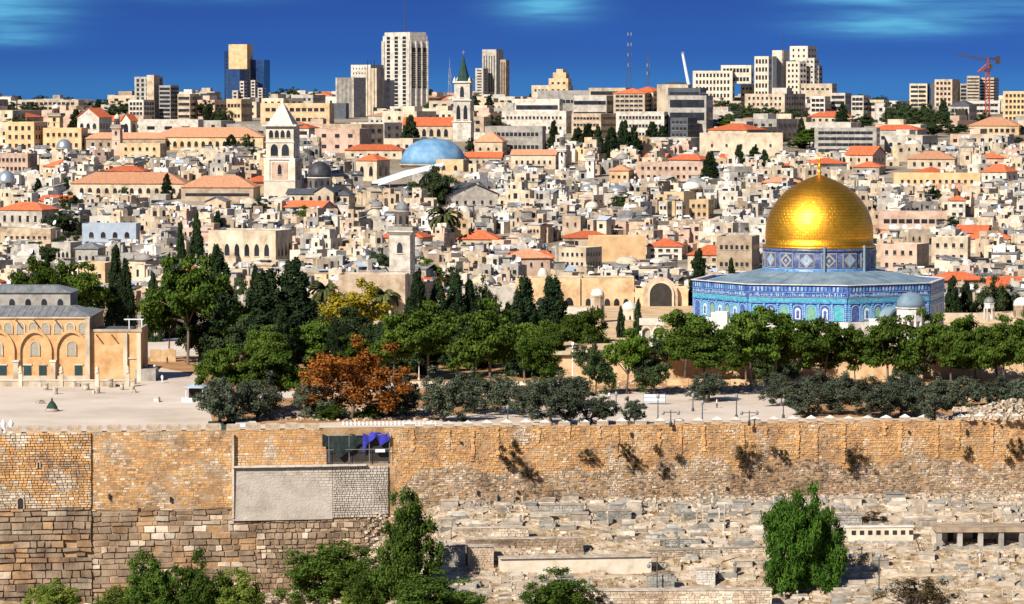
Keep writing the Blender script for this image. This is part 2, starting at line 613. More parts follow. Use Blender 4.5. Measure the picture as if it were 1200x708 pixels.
def _w2(b):
    b.arch(1, 1, .06, 0, z=-.5)
    b.box(0, -.06, -.57, 1.15, .2, .07, 1)


WIN = _wm('window', _w1)
WINA = _wm('window', _w2)
WINP = MB().box(0, 0, -.5, 1, .10, 1, 0).mesh('window', ['dark'])
WING = MB().box(0, 0, -.5, 1, .10, 1, 0).mesh('window', ['glass'])
TANKW = MB().lathe([(.55, 0), (.6, .1), (.6, 1.2), (.45, 1.35), (0, 1.4)], 10).mesh('water_tank', ['tankw'])
TANKB = MB().lathe([(.55, 0), (.6, .1), (.6, 1.2), (.45, 1.35), (0, 1.4)], 10).mesh('water_tank', ['tankb'])


def _dish():
    b = MB()
    b.tube((0, 0, 0), (0, 0, .9), .05)
    vs = [(0, 0, 1.0)]
    n = 12
    for i in range(n):
        a = 2 * math.pi * i / n
        vs.append((.55 * math.cos(a), -.28 + .25 * math.sin(a), 1.1 + .5 * math.sin(a)))
    b.add(vs, [(0, 1 + i, 1 + (i + 1) % n) for i in range(n)], 1)
    return b.mesh('satellite_dish', ['metal', 'tankw'])


DISH = _dish()
HEATER = MB().add([(-.9, -.9, 0), (.9, -.9, 0), (.9, .5, 1.1), (-.9, .5, 1.1), (-.9, -.85, -.05), (.9, -.85, -.05), (.9, .55, 1.05), (-.9, .55, 1.05)],
                  [(0, 1, 2, 3), (7, 6, 5, 4), (0, 4, 5, 1), (1, 5, 6, 2), (2, 6, 7, 3), (3, 7, 4, 0)], 0).tube((-.9, .6, 1.25), (.9, .6, 1.25), .28, m=1, n=8).mesh('solar_heater', ['dark', 'tankw'])


def wingrid(parent, w, h, z0, cols, rows, ww, wh, y, me=None, face='f', d=0, margin=.06):
    """windows on the front (face f), +x side (r) or -x side (l); w is the run, d half the other size"""
    me = me or WIN
    for r in range(rows):
        for c in range(cols):
            t = (c + .5) / cols * (1 - 2 * margin) + margin
            u = -w / 2 + t * w
            z = z0 + (r + .5) / rows * h
            if face == 'f':
                inst('window', me, parent, (u, y - .03, z), 0, (ww, 1, wh))
            elif face == 'r':
                inst('window', me, parent, (d + .03, u, z), math.pi / 2, (ww, 1, wh))
            else:
                inst('window', me, parent, (-d - .03, u, z), -math.pi / 2, (ww, 1, wh))


RECTS = []     # screen rectangles kept clear of fill houses standing before them: (px0, px1, pyb, D)
FOOT = []      # footprints taken: (x, y, half w, half d)

# ================================================================ THE SETTING
def sheet(name, xs, ys, zf, mat, kind='structure'):
    vs = [(x, y, zf(x, y)) for y in ys for x in xs]
    n = len(xs)
    fs = [(j * n + i, j * n + i + 1, (j + 1) * n + i + 1, (j + 1) * n + i) for j in range(len(ys) - 1) for i in range(n - 1)]
    b = MB()
    b.add(vs, fs, 0, True)
    return tag(b.build(name, mat), kind=kind)


# city ground from behind the plaza to the horizon
sheet('city_ground', [-9000, -3000, -1200, -600, -300, -150, 0, 150, 300, 600, 1200, 3000, 9000],
      [862, 885, 950, 1000, 1050, 1100, 1150, 1200, 1250, 1300, 1350, 1425, 1500, 1600, 1700, 1850, 2000, 2200, 2400, 2700, 3000, 5000, 12000, 35000],
      lambda x, y: G(y) - .1, 'city')
# paved plaza behind the wall
b = MB()
xl, xr = -260, 330
b.add([(xl, WY(xl) + 2.2, -56.2), (xr, WY(xr) + 2.2, -56.2), (xr, 900, -56.2), (xl, 900, -56.2)], [(0, 1, 2, 3)])
tag(b.build('plaza_paving', 'plaza'), kind='structure')
# slope before the wall, the valley and the camera's own hill
xs = sorted(set([-600, -400, -250, -160] + [-120 + i * 2.0 for i in range(124)] + [170, 250, 400, 600]))
vs, fs = [], []
ts = [0, .8, 1.6, 2.4, 4, 6, 8, 10, 12, 14, 16, 18, 20, 22, 24, 26, 28, 30, 32, 34, 36, 38, 40, 42, 45, 48, 52, 56, 60, 65, 70, 75, 80, 90, 100, 130, 180, 230, 280, 340, 400, 460, 520, 560, 590, 640, 760]
for t in ts:
    for x in xs:
        y = WY(x) + .5 - t
        vs.append((x, y, FG(x, y) if t > 0 else foot(x)))
n = len(xs)
for j in range(len(ts) - 1):
    for i in range(n - 1):
        fs.append((j * n + i + 1, j * n + i, (j + 1) * n + i, (j + 1) * n + i + 1))
b = MB()
b.add(vs, fs, 0, True)
tag(b.build('cemetery_slope', 'grave_ground'), kind='structure')


def hit_wall(px, py):
    D = 600.0
    for _ in range(30):
        p = P(px, py, D)
        D = WY(p.x)
    return p


def hit_ground(px, py, f=None, lo=480.0, hi=640.0):
    """where the view ray through (px, py) meets the slope before the wall"""
    f = f or FG
    a, bb = lo, hi
    for _ in range(40):
        m = (a + bb) / 2
        p = P(px, py, m)
        if p.z > f(p.x, m):
            a = m
        else:
            bb = m
    return P(px, py, (a + bb) / 2)


def plaza_pt(px, py, z=-56.2):
    """point of the plaza seen at (px, py)"""
    v = (354 - py) / F
    k = z / (v * CP - SP)
    return Vector(((px - 600) / F * k, k * (CP + v * SP), z))


# soil banks under the trees
def patch(name, pts, z, mat, th=.05):
    b = MB()
    b.prism([(p.x, p.y) for p in pts], z, z + th)
    return tag(b.build(name, mat), kind='structure')


patch('soil_bank', [plaza_pt(*q) for q in ((250, 499), (500, 492), (640, 470), (640, 440), (560, 415), (180, 418), (150, 424), (235, 440))][::1], -56.2, 'soil', .06)
patch('soil_bank', [plaza_pt(*q) for q in ((655, 462), (905, 452), (940, 490), (1300, 486), (1300, 425), (655, 425))], -56.2, 'soil', .07)
patch('gravel_path', [plaza_pt(*q) for q in ((300, 470), (500, 455), (640, 452), (640, 447), (470, 449), (290, 463))], -56.2, 'plaza', .11)

# raised platform under the octagonal shrine
b = MB()
plat = [(8, 700), (175, 712), (175, 862), (8, 862)]
b.prism([(x, y) for x, y in plat], -56.3, -51.0, 0)
pl = tag(b.build('shrine_platform', ['ochre']), 'raised stone terrace that carries the golden domed octagonal shrine', 'terrace')
b = MB()
b.box(91.5, 705.4, -51, 168, .5, .8, 0, rot=math.atan2(12, 167))
b.build('terrace_rim', ['cream'], pl)

# ================================================================ THE LONG WALL
random.seed(5)
wall = empty('city_wall', (-84, 591, -70), WANG, 'long ancient battlemented stone wall across the hillside above the tombs', 'wall')
ctr = Vector((-84, 591, 0))


def wu(px, py):
    p = hit_wall(px, py)
    return (Vector((p.x, p.y, 0)) - ctr).dot(WD), p.z + 70


U0, U1 = -60.0, 235.0
ZT = lambda u: -56.35 + 70
core = MB()
core.box((U0 + U1) / 2, 1.35, -20, U1 - U0, 2.4, ZT(0) + 20 + .2, 0)
core.build('wall_core', ['mortar'], wall)


def zfoot(u):
    x = -84 + WD.x * u
    return foot(x) + 70


def wstone_mat(name, zl, cols_hi, cols_lo, island=.2):
    m = M(name, cols_hi, .22, rnd=0, island=island, bump=.35, bscale=3., stretch=(1, 1, .8), lo=.36, hi=.64)
    return m


MT['w_orange'] = wstone_mat('wall_orange_stone', 0, [(.27, .175, .11), (.50, .275, .115), (.58, .335, .14), (.57, .42, .265)], 0)
MT['w_stain'] = wstone_mat('wall_stained_rubble', 0, [(.09, .065, .045), (.20, .145, .10), (.34, .27, .20)], 0, .4)
MT['w_pgrey'] = wstone_mat('pale_grey_stone', 0, [(.30, .26, .21), (.44, .39, .33), (.54, .48, .41)], 0, .12)
MT['w_pale'] = wstone_mat('wall_pale_stone', 0, [(.27, .20, .14), (.50, .40, .29), (.62, .53, .42)], 0, .3)
MT['w_brown'] = wstone_mat('wall_brown_ashlar', 0, [(.13, .092, .062), (.25, .178, .118), (.36, .265, .18)], 0, .2)
MT['w_ruddy'] = wstone_mat('wall_ruddy_ashlar', 0, [(.17, .105, .06), (.33, .205, .11), (.44, .29, .16)], 0, .25)
MT['w_grey'] = wstone_mat('wall_grey_rubble', 0, [(.13, .10, .075), (.32, .25, .18), (.54, .45, .35)], 0, .5)


def stones(mb, u0, u1, z0, z1, h, wmin, wmax, out, mfun, gap=.04, rough=.02, skip=None, miss=0):
    """courses of stones, front face standing 'out' before the core"""
    z = z0
    while z < z1 - .1:
        hh = min(h * random.uniform(.7, 1.3), z1 - z)
        u = u0 + random.uniform(0, .01)
        while u < u1 - .1:
            w = min(random.uniform(wmin, wmax), u1 - u)
            if not (skip and skip(u + w / 2, z + hh / 2)) and random.random() >= miss:
                o = out + random.uniform(-rough, rough)
                a, c = u + gap / 2, u + w - gap / 2
                e, g = z + gap / 2, z + hh - gap / 2
                bv = min(.05, hh * .12)
                y = .15 - o
                j = lambda: random.uniform(-rough, rough) * .8
                mb.add([(a, .2, e), (c, .2, e), (c, .2, g), (a, .2, g), (a + bv + j(), y, e + bv + j()), (c - bv + j(), y, e + bv + j()), (c - bv + j(), y, g - bv + j()), (a + bv + j(), y, g - bv + j())],
                       [(4, 5, 6, 7), (0, 1, 5, 4), (1, 2, 6, 5), (2, 3, 7, 6), (3, 0, 4, 7)], mfun(u, z))
            u += w
        z += hh


uS = wu(107, 560)[0]      # the straight joint
uP0, zP1 = wu(272, 548)
uP1, zP0 = wu(455, 607)
uB = wu(462, 540)[0]
zL = lambda u: wu(0, 1)[1] * 0 + wu(100, 603)[1]
zAsh = wu(100, 603)[1]
zTop = ZT(0)


def n2(u, z, f=1.0):
    return math.sin(u * .37 * f + 1.3) * math.sin(z * .6 * f + u * .11) + .6 * math.sin(u * .91 * f + z * .8 * f + 2) * math.cos(z * .5 - u * .3)


# regular upper masonry, one part per stretch
uT0, zT1 = wu(377, 507)
uT1, zT0 = wu(457, 543)
hole = lambda u, z: uT0 + (zT1 - z) * .25 < u < uT1 - max(0, (z - zT1 + 1.4)) * .4 and z > zT0
mb = MB()
stones(mb, U0, uS, zAsh + 1.2, zTop + .2, .42, .4, 1.2, .42, lambda u, z: 1 if n2(u, z) > .55 or random.random() < .2 else 0, rough=.04, gap=.025)
mb.build('masonry', ['w_orange', 'w_pale'], wall)
mb = MB()
stones(mb, uS, uP0, zAsh + .8, zTop + .2, .40, .35, 1.1, .02, lambda u, z: 1 if n2(u, z) > .5 or random.random() < .22 else 0, rough=.04, gap=.025)
mb.build('masonry', ['w_orange', 'w_pale'], wall)
mb = MB()
stones(mb, uP0, uB, zP1 + .3, zTop + .2, .40, .45, 1.0, .03, lambda u, z: 1 if n2(u, z) > .8 or random.random() < .1 else 0, rough=.025, skip=hole)
mb.build('masonry', ['w_orange', 'w_pale'], wall)
# big weathered ashlars low on the wall
mb = MB()
stones(mb, U0, uS, -16, zAsh + 1.2, 1.05, .8, 3.8, .55, lambda u, z: 1 if n2(u, z, .9) > .35 else 2 if random.random() < .15 else 0, gap=.12, rough=.15, miss=.03)
mb.build('ashlar_course', ['w_brown', 'w_ruddy', 'w_grey'], wall)
mb = MB()
stones(mb, uS, uP0 + 4, -16, zAsh + .8, .98, .8, 3.2, .22, lambda u, z: 1 if n2(u, z, .9) > .6 else 2 if random.random() < .2 else 0, gap=.14, rough=.16, miss=.03)
stones(mb, uP0 + 4, uB - 2, -16, zP0 - .1, .88, .7, 1.6, .22, lambda u, z: 2 if n2(u, z, 1.4) > .8 or random.random() < .12 else 0, gap=.13, rough=.15, miss=.02)
mb.build('ashlar_course', ['w_brown', 'w_ruddy', 'w_pale'], wall)
# plastered repair with a stone cap
mb = MB()
mb.add([(uP0, -.75, zP0), (uP1, -.55, zP0), (uP1, -.35, zP1), (uP0, -.45, zP1), (uP0, .2, zP0), (uP1, .2, zP0), (uP1, .2, zP1), (uP0, .2, zP1)],
       [(0, 1, 2, 3), (4, 7, 6, 5), (0, 3, 7, 4), (1, 5, 6, 2), (3, 2, 6, 7), (0, 4, 5, 1)])
mb.v = [(u - (uP1 - uP0) * .36 if u > uP1 - .1 else u, y, z) for u, y, z in mb.v]
mb.v = [(u, y + .28, z) for u, y, z in mb.v]
stones(mb, uP0 + .4, uP1 - (uP1 - uP0) * .36, zP0, zP1, .45, .5, 1.5, .36, lambda u, z: 0 if n2(u, z, .5) > -.3 else 1, gap=.012, rough=.012)
mb.build('plaster_panel', ['plasterpanel', 'w_pgrey'], wall)
mb = MB()
stones(mb, uP1 - (uP1 - uP0) * .36, uP1, zP0 + .2, zP1, .38, .3, .8, .40, lambda u, z: 0, gap=.02, rough=.03)
mb.build('patch_masonry', ['w_pgrey'], wall)
mb = MB()
mb.box(uP0 + .1, -.4, zP0 + .5, .35, .5, zTop - zP0 - .8, 0, jit=.04)
mb.build('panel_edge', ['w_pale'], wall)
mb = MB()
k = uP0
while k < wu(428, 545)[0]:
    mb.box(k + .75, -.2, zP1 + random.uniform(-.02, .02), 1.46, 1.25, .28, 0)
    k += 1.5
mb.build('stone_cap', ['dome_white'], wall)
# rubble-built stretch: plastered orange above, grey stones lower down
mb = MB()


def mr_(u, z):
    lim = (zfoot(u) + 5.6 + 1.6 * n2(u * .6, 0))
    uu = u - uB
    for (c, w_, h_) in ((21, 8, 6), (66, 13, 8), (88, 7, 6), (44, 6, 3.5)):
        if abs(uu - c) < w_ * random.uniform(.7, 1.05) and z < zfoot(u) + h_ * (1 - (abs(uu - c) / w_) ** 2) * random.uniform(.6, 1.15):
            return 3 if random.random() < .7 else 2
    s = n2(u, z * .6)
    if z < lim:
        return 2 if random.random() < .75 else 1
    if s > .95 or random.random() < .09:
        return 1
    return 0


stones(mb, uB, U1, 0, zTop + .2, .36, .22, .8, .06, mr_, gap=.05, rough=.09, miss=.02)
mb.build('masonry', ['w_orange', 'w_pale', 'w_grey', 'w_stain'], wall)
# pilaster-like ribs that the rain has left on the face
mb = MB()
for q in range(30):
    u = uB + 4 + q * 5.0 + random.uniform(-1.5, 1.5)
    z0 = zTop - random.uniform(2, 7)
    zz = z0
    while zz < zTop - .3:
        mb.box(u + random.uniform(-.08, .08), .04, zz, random.uniform(.35, .75), .28, random.uniform(.3, .5), 0, jit=.06)
        zz += .42
mb.build('wall_rib', ['w_orange', 'w_pale'], wall)
# merlons
k = U0 + 1
first = MB().box(0, .55, 0, 2.5, .9, .85, 0).add([(-1.25, .1, .85), (1.25, .1, .85), (1.25, 1.0, .85), (-1.25, 1.0, .85), (-1.1, .55, 1.12), (1.1, .55, 1.12)], [(0, 1, 5, 4), (1, 2, 5), (2, 3, 4, 5), (3, 0, 4)], 0).mesh('merlon', ['w_pale'])
narrow = MB().box(0, .55, 0, 1.9, .8, .62, 0).add([(-.95, .15, .62), (.95, .15, .62), (.95, .95, .62), (-.95, .95, .62), (0, .55, 1.15)], [(0, 1, 4), (1, 2, 4), (2, 3, 4), (3, 0, 4)], 1).mesh('merlon', ['w_pale', 'dome_white'])
while k < U1:
    ok = not (uT0 < k + 1 < uT1)
    if ok:
        inst('merlon', first if k < uB else narrow, wall, (k + 1.2, random.uniform(-.03, .03), zTop + .19), 0, (random.uniform(.92, 1.05), 1, random.uniform(.9, 1.1)))
    k += 3.3
# openings
for px, py, w, h in ((24, 590, .95, 1.9), (45, 545, .35, 1.0)):
    u, z = wu(px, py)
    ww = MB().arch(w, h, .1, 0, z=-h / 2).archring(w, h, .15, .16, 1, z=-h / 2).build('window', ['shade', 'w_pale'], wall, (u, -.36, z))
for px, py in ((540, 520), (607, 578), (852, 574), (740, 512), (1065, 508), (1133, 510), (560, 580), (128, 585), (200, 588), (163, 600)):
    u, z = wu(px, py)
    MB().box(0, 0, 0, random.uniform(.25, .4), .5, random.uniform(.4, 1.2), 0, rot=.1).build('drain_hole', ['shade'], wall, (u, -.02, z))

# collapsed bay with tarpaulins
mb = MB()
mb.box((uT0 + uT1) / 2 + .6, .6, zT0 - .2, uT1 - uT0 - 1.8, 1.0, .5, 0)
mb.build('rubble_ledge', ['w_grey'], wall)
MB().box((uT0 + uT1) / 2 + .4, .16, zT0, uT1 - uT0 - .8, .12, zT1 - zT0 - .6, 0).build('breach_backing', ['shade'], wall)


def cloth(w, h, fold=.25, n=22, m=8, seed=0, taper=0.0):
    rnd = random.Random(seed)
    ph = [rnd.uniform(0, 6) for _ in range(4)]
    b = MB()
    vs = []
    for j in range(m + 1):
        for i in range(n + 1):
            t, s = i / n, j / m
            y = fold * (math.sin(t * 9 + ph[0]) * s + .5 * math.sin(t * 17 + ph[1]))
            vs.append(((t - .5) * w, y - .1 * s, -s * h * (1 - taper * t + .30 * math.sin(t * 7 + ph[2]) + .1 * math.sin(t * 19 + ph[0])) + .16 * math.sin(t * 9 + ph[3]) - .5 * math.sin(math.pi * ((t * 3) % 1)) * (1 - s) * .5))
    fs = [(j * (n + 1) + i, j * (n + 1) + i + 1, (j + 1) * (n + 1) + i + 1, (j + 1) * (n + 1) + i) for j in range(m) for i in range(n)]
    b.add(vs, fs, 0, True)
    return b


def wp(px, py, out=0.0):
    p = hit_wall(px, py)
    return p + WN * out


o = cloth(7.4, 2.7, seed=1).build('tarpaulin', ['tarpdark'], None, wp(403, 509, .5), WANG)
tag(o, 'dark green and black tarpaulin hanging over the breach in the long wall', 'tarpaulin')
o = cloth(4.4, 2.6, seed=3, taper=.65).build('tarpaulin', ['tarpblue'], None, wp(440, 506, .6), WANG)
tag(o, 'bright blue tarpaulin bunched beside the dark one on the long wall', 'tarpaulin')
sc = empty('scaffold_frame', wp(420, 541, .35), WANG, 'thin metal scaffold frame holding the tarpaulins at the breach', 'scaffold')
for i in range(4):
    MB().tube((-5 + i * 3.4, -.15, 0), (-5 + i * 3.4, -.15, 4.6), .05).build('upright', ['metal'], sc)
for z in (2.1, 4.5):
    MB().tube((-5.4, -.2, z), (5.6, -.2, z), .05).build('rail', ['metal'], sc)
MB().box(3.6, -.3, 1.6, 1.6, .4, .5).build('work_basket', ['whitemetal'], sc)
anchor('the blue tarpaulin', 440, 515, 'wall')

# ================================================================ PLANT BUILDERS
def crown_mesh(kind, seed):
    rg = np.random.RandomState(seed)
    C_, Rr = [], []

    def lobes(nl, sp, z0, z1, r0, r1, n, k0, k1, f0, f1, zs=1.0, tmin=-1):
        lob = []
        for _ in range(nl):
            a, q = rg.uniform(0, 6.28), math.sqrt(rg.uniform(0, 1)) * sp
            lob.append((q * math.cos(a), q * math.sin(a), rg.uniform(z0, z1) - q * .25, rg.uniform(r0, r1)))
        lob.append((0, 0, z1, r1))
        lob.append((0, 0, (z0 + z1) / 2, r1 * 1.15))
        for _ in range(n):
            lx, ly, lz, lr = lob[rg.randint(len(lob))]
            d = rg.normal(size=3)
            d /= np.linalg.norm(d)
            if d[2] < tmin:
                d[2] = -d[2]
            k = rg.uniform(.6, 1.0)
            C_.append((lx + d[0] * lr * k, ly + d[1] * lr * k, lz + d[2] * lr * zs * k))
            Rr.append((rg.uniform(k0, k1), rg.uniform(f0, f1)))

    if kind == 'pepper':
        lobes(12, .26, .2, .70, .2, .30, 190, .06, .10, .07, .12)
        q, per, zr = (.024, .0065), 150, (.0, 1)
    elif kind == 'cypress':
        for _ in range(120):
            z = rg.uniform(.02, .98)
            r = .46 * (1 - z) ** .55 * min(1, (z + .06) * 5) ** .5 * rg.uniform(.5, 1.02)
            a = rg.uniform(0, 6.28)
            C_.append((r * math.cos(a), r * math.sin(a), z))
            Rr.append((.15 * (1.15 - z) + .05, .06))
        q, per, zr = (.045, .017), 120, (.0, 1)
    elif kind in ('pine', 'brightpine'):
        lobes(11, .34, .42, .80, .16, .26, 115, .07, .12, .035, .06, .8, -.5)
        q, per, zr = (.015, .011), 150, (.40 if seed % 2 else .3, 1)
    elif kind == 'olive':
        lobes(10, .34, .35, .7, .17, .28, 80, .07, .12, .06, .1)
        q, per, zr = (.016, .012), 145, (.10, 1)
    elif kind in ('broad', 'autumn', 'yellow'):
        lobes(11, .32, .38, .75, .16, .27, 95, .06, .11, .05, .08)
        q, per, zr = (.015, .012) if kind != 'autumn' else (.013, .010), 150 if kind != 'autumn' else 115, (.12, 1)
    elif kind in ('bush', 'limebush', 'tallbush'):
        lobes(18, .27, .2, .66, .2, .3, 190, .06, .11, .05, .09)
        q, per, zr = (.0125, .010), 150, (.0, 1)
    else:
        lobes(5, .22, .35, .65, .18, .28, 34, .08, .14, .08, .14)
        q, per, zr = (.030, .009), 95, (.0, 1)
    A_ = np.array(C_)
    sxy = .46 / np.percentile(np.abs(A_[:, :2]), 97)
    A_[:, :2] *= sxy
    lo_, hi_ = np.percentile(A_[:, 2], 1), np.percentile(A_[:, 2], 99)
    if kind != 'cypress':
        A_[:, 2] = (A_[:, 2] - lo_) / (hi_ - lo_) * (.96 - zr[0] - .04) + zr[0] + .04
    C_ = A_
    C_ = np.array(C_)
    Rr = np.array(Rr)
    idx = np.repeat(np.arange(len(C_)), per)
    N = len(idx)
    d = rg.normal(size=(N, 3))
    d /= np.linalg.norm(d, axis=1)[:, None]
    rad = rg.uniform(.3, 1.3, N)[:, None]
    c = C_[idx] + d * rad * np.stack([Rr[idx, 0], Rr[idx, 0], Rr[idx, 1]], 1)
    nrm = d + rg.normal(size=(N, 3)) * .55 + np.array([0, 0, .35])
    nrm /= np.linalg.norm(nrm, axis=1)[:, None]
    t = np.cross(nrm, rg.normal(size=(N, 3)))
    t /= np.linalg.norm(t, axis=1)[:, None]
    bt = np.cross(nrm, t)
    s = rg.uniform(.7, 1.4, N)[:, None]
    t, bt = t * q[0] * s, bt * q[1] * s
    if kind == 'pepper':
        t[:, 2] = np.sign(t[:, 2]) * (np.abs(t[:, 2]) + .007)
    if kind == 'cypress':
        t[:, 2] *= .4
        bt[:, 2] *= .4
    V = np.stack([c - t - bt, c + t - bt * .6, c + t * .7 + bt, c - t * .6 + bt], 1).reshape(-1, 3)
    me = bpy.data.meshes.new('crown')
    me.vertices.add(4 * N)
    me.vertices.foreach_set('co', V.ravel())
    me.loops.add(4 * N)
    me.loops.foreach_set('vertex_index', np.arange(4 * N, dtype=np.int32))
    me.polygons.add(N)
    me.polygons.foreach_set('loop_start', np.arange(0, 4 * N, 4, dtype=np.int32))
    me.polygons.foreach_set('loop_total', np.full(N, 4, dtype=np.int32))
    me.update(calc_edges=True)
    me.validate()
    mk = {'tallbush': 'bush'}.get(kind, kind)
    me.materials.append(MT[mk])
    return me, C_


def trunk_mesh(kind, C_, seed):
    r = random.Random(seed)
    b = MB()
    if kind == 'cypress':
        b.tube((0, 0, -.02), (0, 0, .5), .045, .02, 7)
    elif kind in ('bush', 'limebush', 'tallbush', 'dry', 'pepper'):
        for i in range(5):
            c = C_[r.randrange(len(C_))]
            b.tube((r.uniform(-.05, .05), r.uniform(-.05, .05), -.05), c, .014, .006, 5)
    else:
        th = {'pine': .38, 'brightpine': .3, 'olive': .22, 'broad': .25, 'autumn': .22, 'yellow': .3}[kind]
        w = {'olive': .04}.get(kind, .022)
        lean = r.uniform(-.05, .05)
        p1 = (lean, r.uniform(-.03, .03), th)
        b.tube((0, 0, -.03), p1, w, w * .75, 8)
        for i in range(9):
            c = Vector(C_[r.randrange(len(C_))])
            mid = Vector(p1).lerp(c, .5) + Vector((r.uniform(-.03, .03), r.uniform(-.03, .03), .03))
            b.tube(p1, mid, w * .55, w * .33, 6)
            b.tube(mid, c, w * .33, w * .1, 5)
    return b.mesh('trunk', ['trunk'])


PROTO = {}
for kd, nv in (('cypress', 4), ('pine', 5), ('brightpine', 2), ('olive', 4), ('broad', 3), ('autumn', 1), ('yellow', 1), ('bush', 4), ('limebush', 2), ('tallbush', 1), ('dry', 3), ('pepper', 2)):
    PROTO[kd] = []
    for i in range(nv):
        cm, C_ = crown_mesh(kd, 17 * i + len(kd) * 7 + 3)
        PROTO[kd].append((cm, trunk_mesh(kd, C_, i)))
NAMES = {'cypress': ('cypress_tree', 'tree'), 'pine': ('pine_tree', 'tree'), 'brightpine': ('pine_tree', 'tree'), 'olive': ('olive_tree', 'tree'), 'broad': ('broadleaf_tree', 'tree'),
         'autumn': ('broadleaf_tree', 'tree'), 'yellow': ('broadleaf_tree', 'tree'), 'bush': ('bush', 'bush'), 'limebush': ('bush', 'bush'), 'tallbush': ('bush', 'bush'), 'dry': ('dry_shrub', 'shrub')}
rt = random.Random(99)


def plant(kind, loc, w, h, label=None, feat=None, px=0, py=0, zone='city', group=None, var=None, rz=None):
    nm, cat = NAMES[kind]
    vs = PROTO[kind]
    cm, tm = vs[(rt.randrange(len(vs)) if var is None else var) % len(vs)]
    e = empty(nm, loc, rt.uniform(0, 6.28) if rz is None else rz, label, cat, group)
    e.scale = (w, w, h)
    for nme, me in (('crown', cm), ('trunk', tm)):
        o = bpy.data.objects.new(nme, me)
        COL.objects.link(o)
        o.parent = e
    if feat:
        auto(e, feat, px, py, zone)
    return e


def tree_px(kind, px0, px1, pt, pb, D=None, ground=None, **kw):
    """tree filling the photograph box; D from its foot on the plaza unless given"""
    pc = (px0 + px1) / 2
    if ground == 'plaza':
        p = plaza_pt(pc, pb)
    elif ground == 'slope':
        p = hit_ground(pc, pb)
    elif D is None:
        D = D_of(pb)
        p = P(pc, pb, D)
        p.z = G(D)
    else:
        p = P(pc, pb, D)
    sc_ = p.y / F
    q = P(pc, pt, p.y)
    return plant(kind, p, (px1 - px0) * sc_ * 1.06, (q.z - p.z) * 1.0, px=pc, py=(pt + pb) / 2, **kw)

# ================================================================ BUILDING BUILDERS
def volume(root, name, X, Y, w, d, h, rot, mat, roof='flat', roofmat='roofpale', win=None, swin=None, z0=0.0, hr=2.0, parapet=.5, vis=None, cornice=False, over=.4):
    """one building volume as a part of root: rotated box with its roof and windows. vis = height of the lowest visible part of the wall"""
    mb = MB()
    mb.box(0, 0, -3 if z0 == 0 else 0, w, d, h + (3 if z0 == 0 else 0), 0)
    if roof == 'flat' and parapet:
        t = .3
        for (x, y, a, c) in ((0, -d / 2 + t / 2, w, t), (0, d / 2 - t / 2, w, t), (-w / 2 + t / 2, 0, t, d - 2 * t), (w / 2 - t / 2, 0, t, d - 2 * t)):
            mb.box(x, y, h, a, c, parapet, 0)
    if cornice:
        mb.box(0, 0, h - .5, w + .5, d + .5, .35, 0)
    if roof == 'gable':
        mb.gend(0, 0, h, w - .1, d - .1, hr, 0)
    if roof == 'gabley':
        mb.gend(0, 0, h, w - .1, d - .1, hr, 0, 'y')
    wall_ = mb.build(name, [mat], root, (X, Y, z0), rot)
    rb = MB()
    if roof == 'flat':
        rb.box(0, 0, h + .004, w - .62, d - .62, .12, 0)
    elif roof == 'hip':
        rb.hip(0, 0, h, w, d, hr, over)
    elif roof == 'gable':
        rb.gable(0, 0, h, w, d, hr, over)
    elif roof == 'gabley':
        rb.gable(0, 0, h, w, d, hr, over, along='y')
    elif roof == 'dome':
        r = min(w, d) * .46
        rb.lathe([(r * 1.03, 0), (r * 1.03, .3), (r, .3)] + [(r * math.cos(a * math.pi / 16), .3 + hr * math.sin(a * math.pi / 16)) for a in range(1, 9)], 20)
        for i in range(len(rb.v)):
            rb.v[i] = (rb.v[i][0], rb.v[i][1], rb.v[i][2] + h)
    elif roof == 'pyramid':
        rb.hip(0, 0, h, w, d, hr, over, ridge=0)
    if rb.v:
        rb.build('roof', [roofmat], wall_)
    vis = 0 if vis is None else max(0, vis)
    if win:
        cols, rows, ww, wh = win[:4]
        kind = win[4] if len(win) > 4 else 'w'
        me = {'w': WIN, 'a': WINA, 'p': WINP, 'g': WING}[kind]
        wingrid(wall_, w, h - vis - .2, vis, cols, rows, ww, wh, -d / 2, me)
        if swin is None and abs(rot) > .12:
            sc_ = max(1, round(cols * d / w))
            wingrid(wall_, d, h - vis - .2, vis, sc_, rows, ww, wh, 0, me, 'r' if rot < 0 else 'l', w / 2)
    if swin:
        cols, rows, ww, wh = swin[:4]
        kind = swin[4] if len(swin) > 4 else 'w'
        me = {'w': WIN, 'a': WINA, 'p': WINP, 'g': WING}[kind]
        wingrid(wall_, d, h - vis - .2, vis, cols, rows, ww, wh, 0, me, 'r' if rot < 0 else 'l', w / 2)
    return wall_


def wd(px0, px1, D, dep, rot):
    vis = (px1 - px0) * D / F
    c, s = math.cos(rot), abs(math.sin(rot))
    d = min(dep, .38 * vis / s) if s > .05 else dep
    return max(1.0, (vis - d * s) / c), d


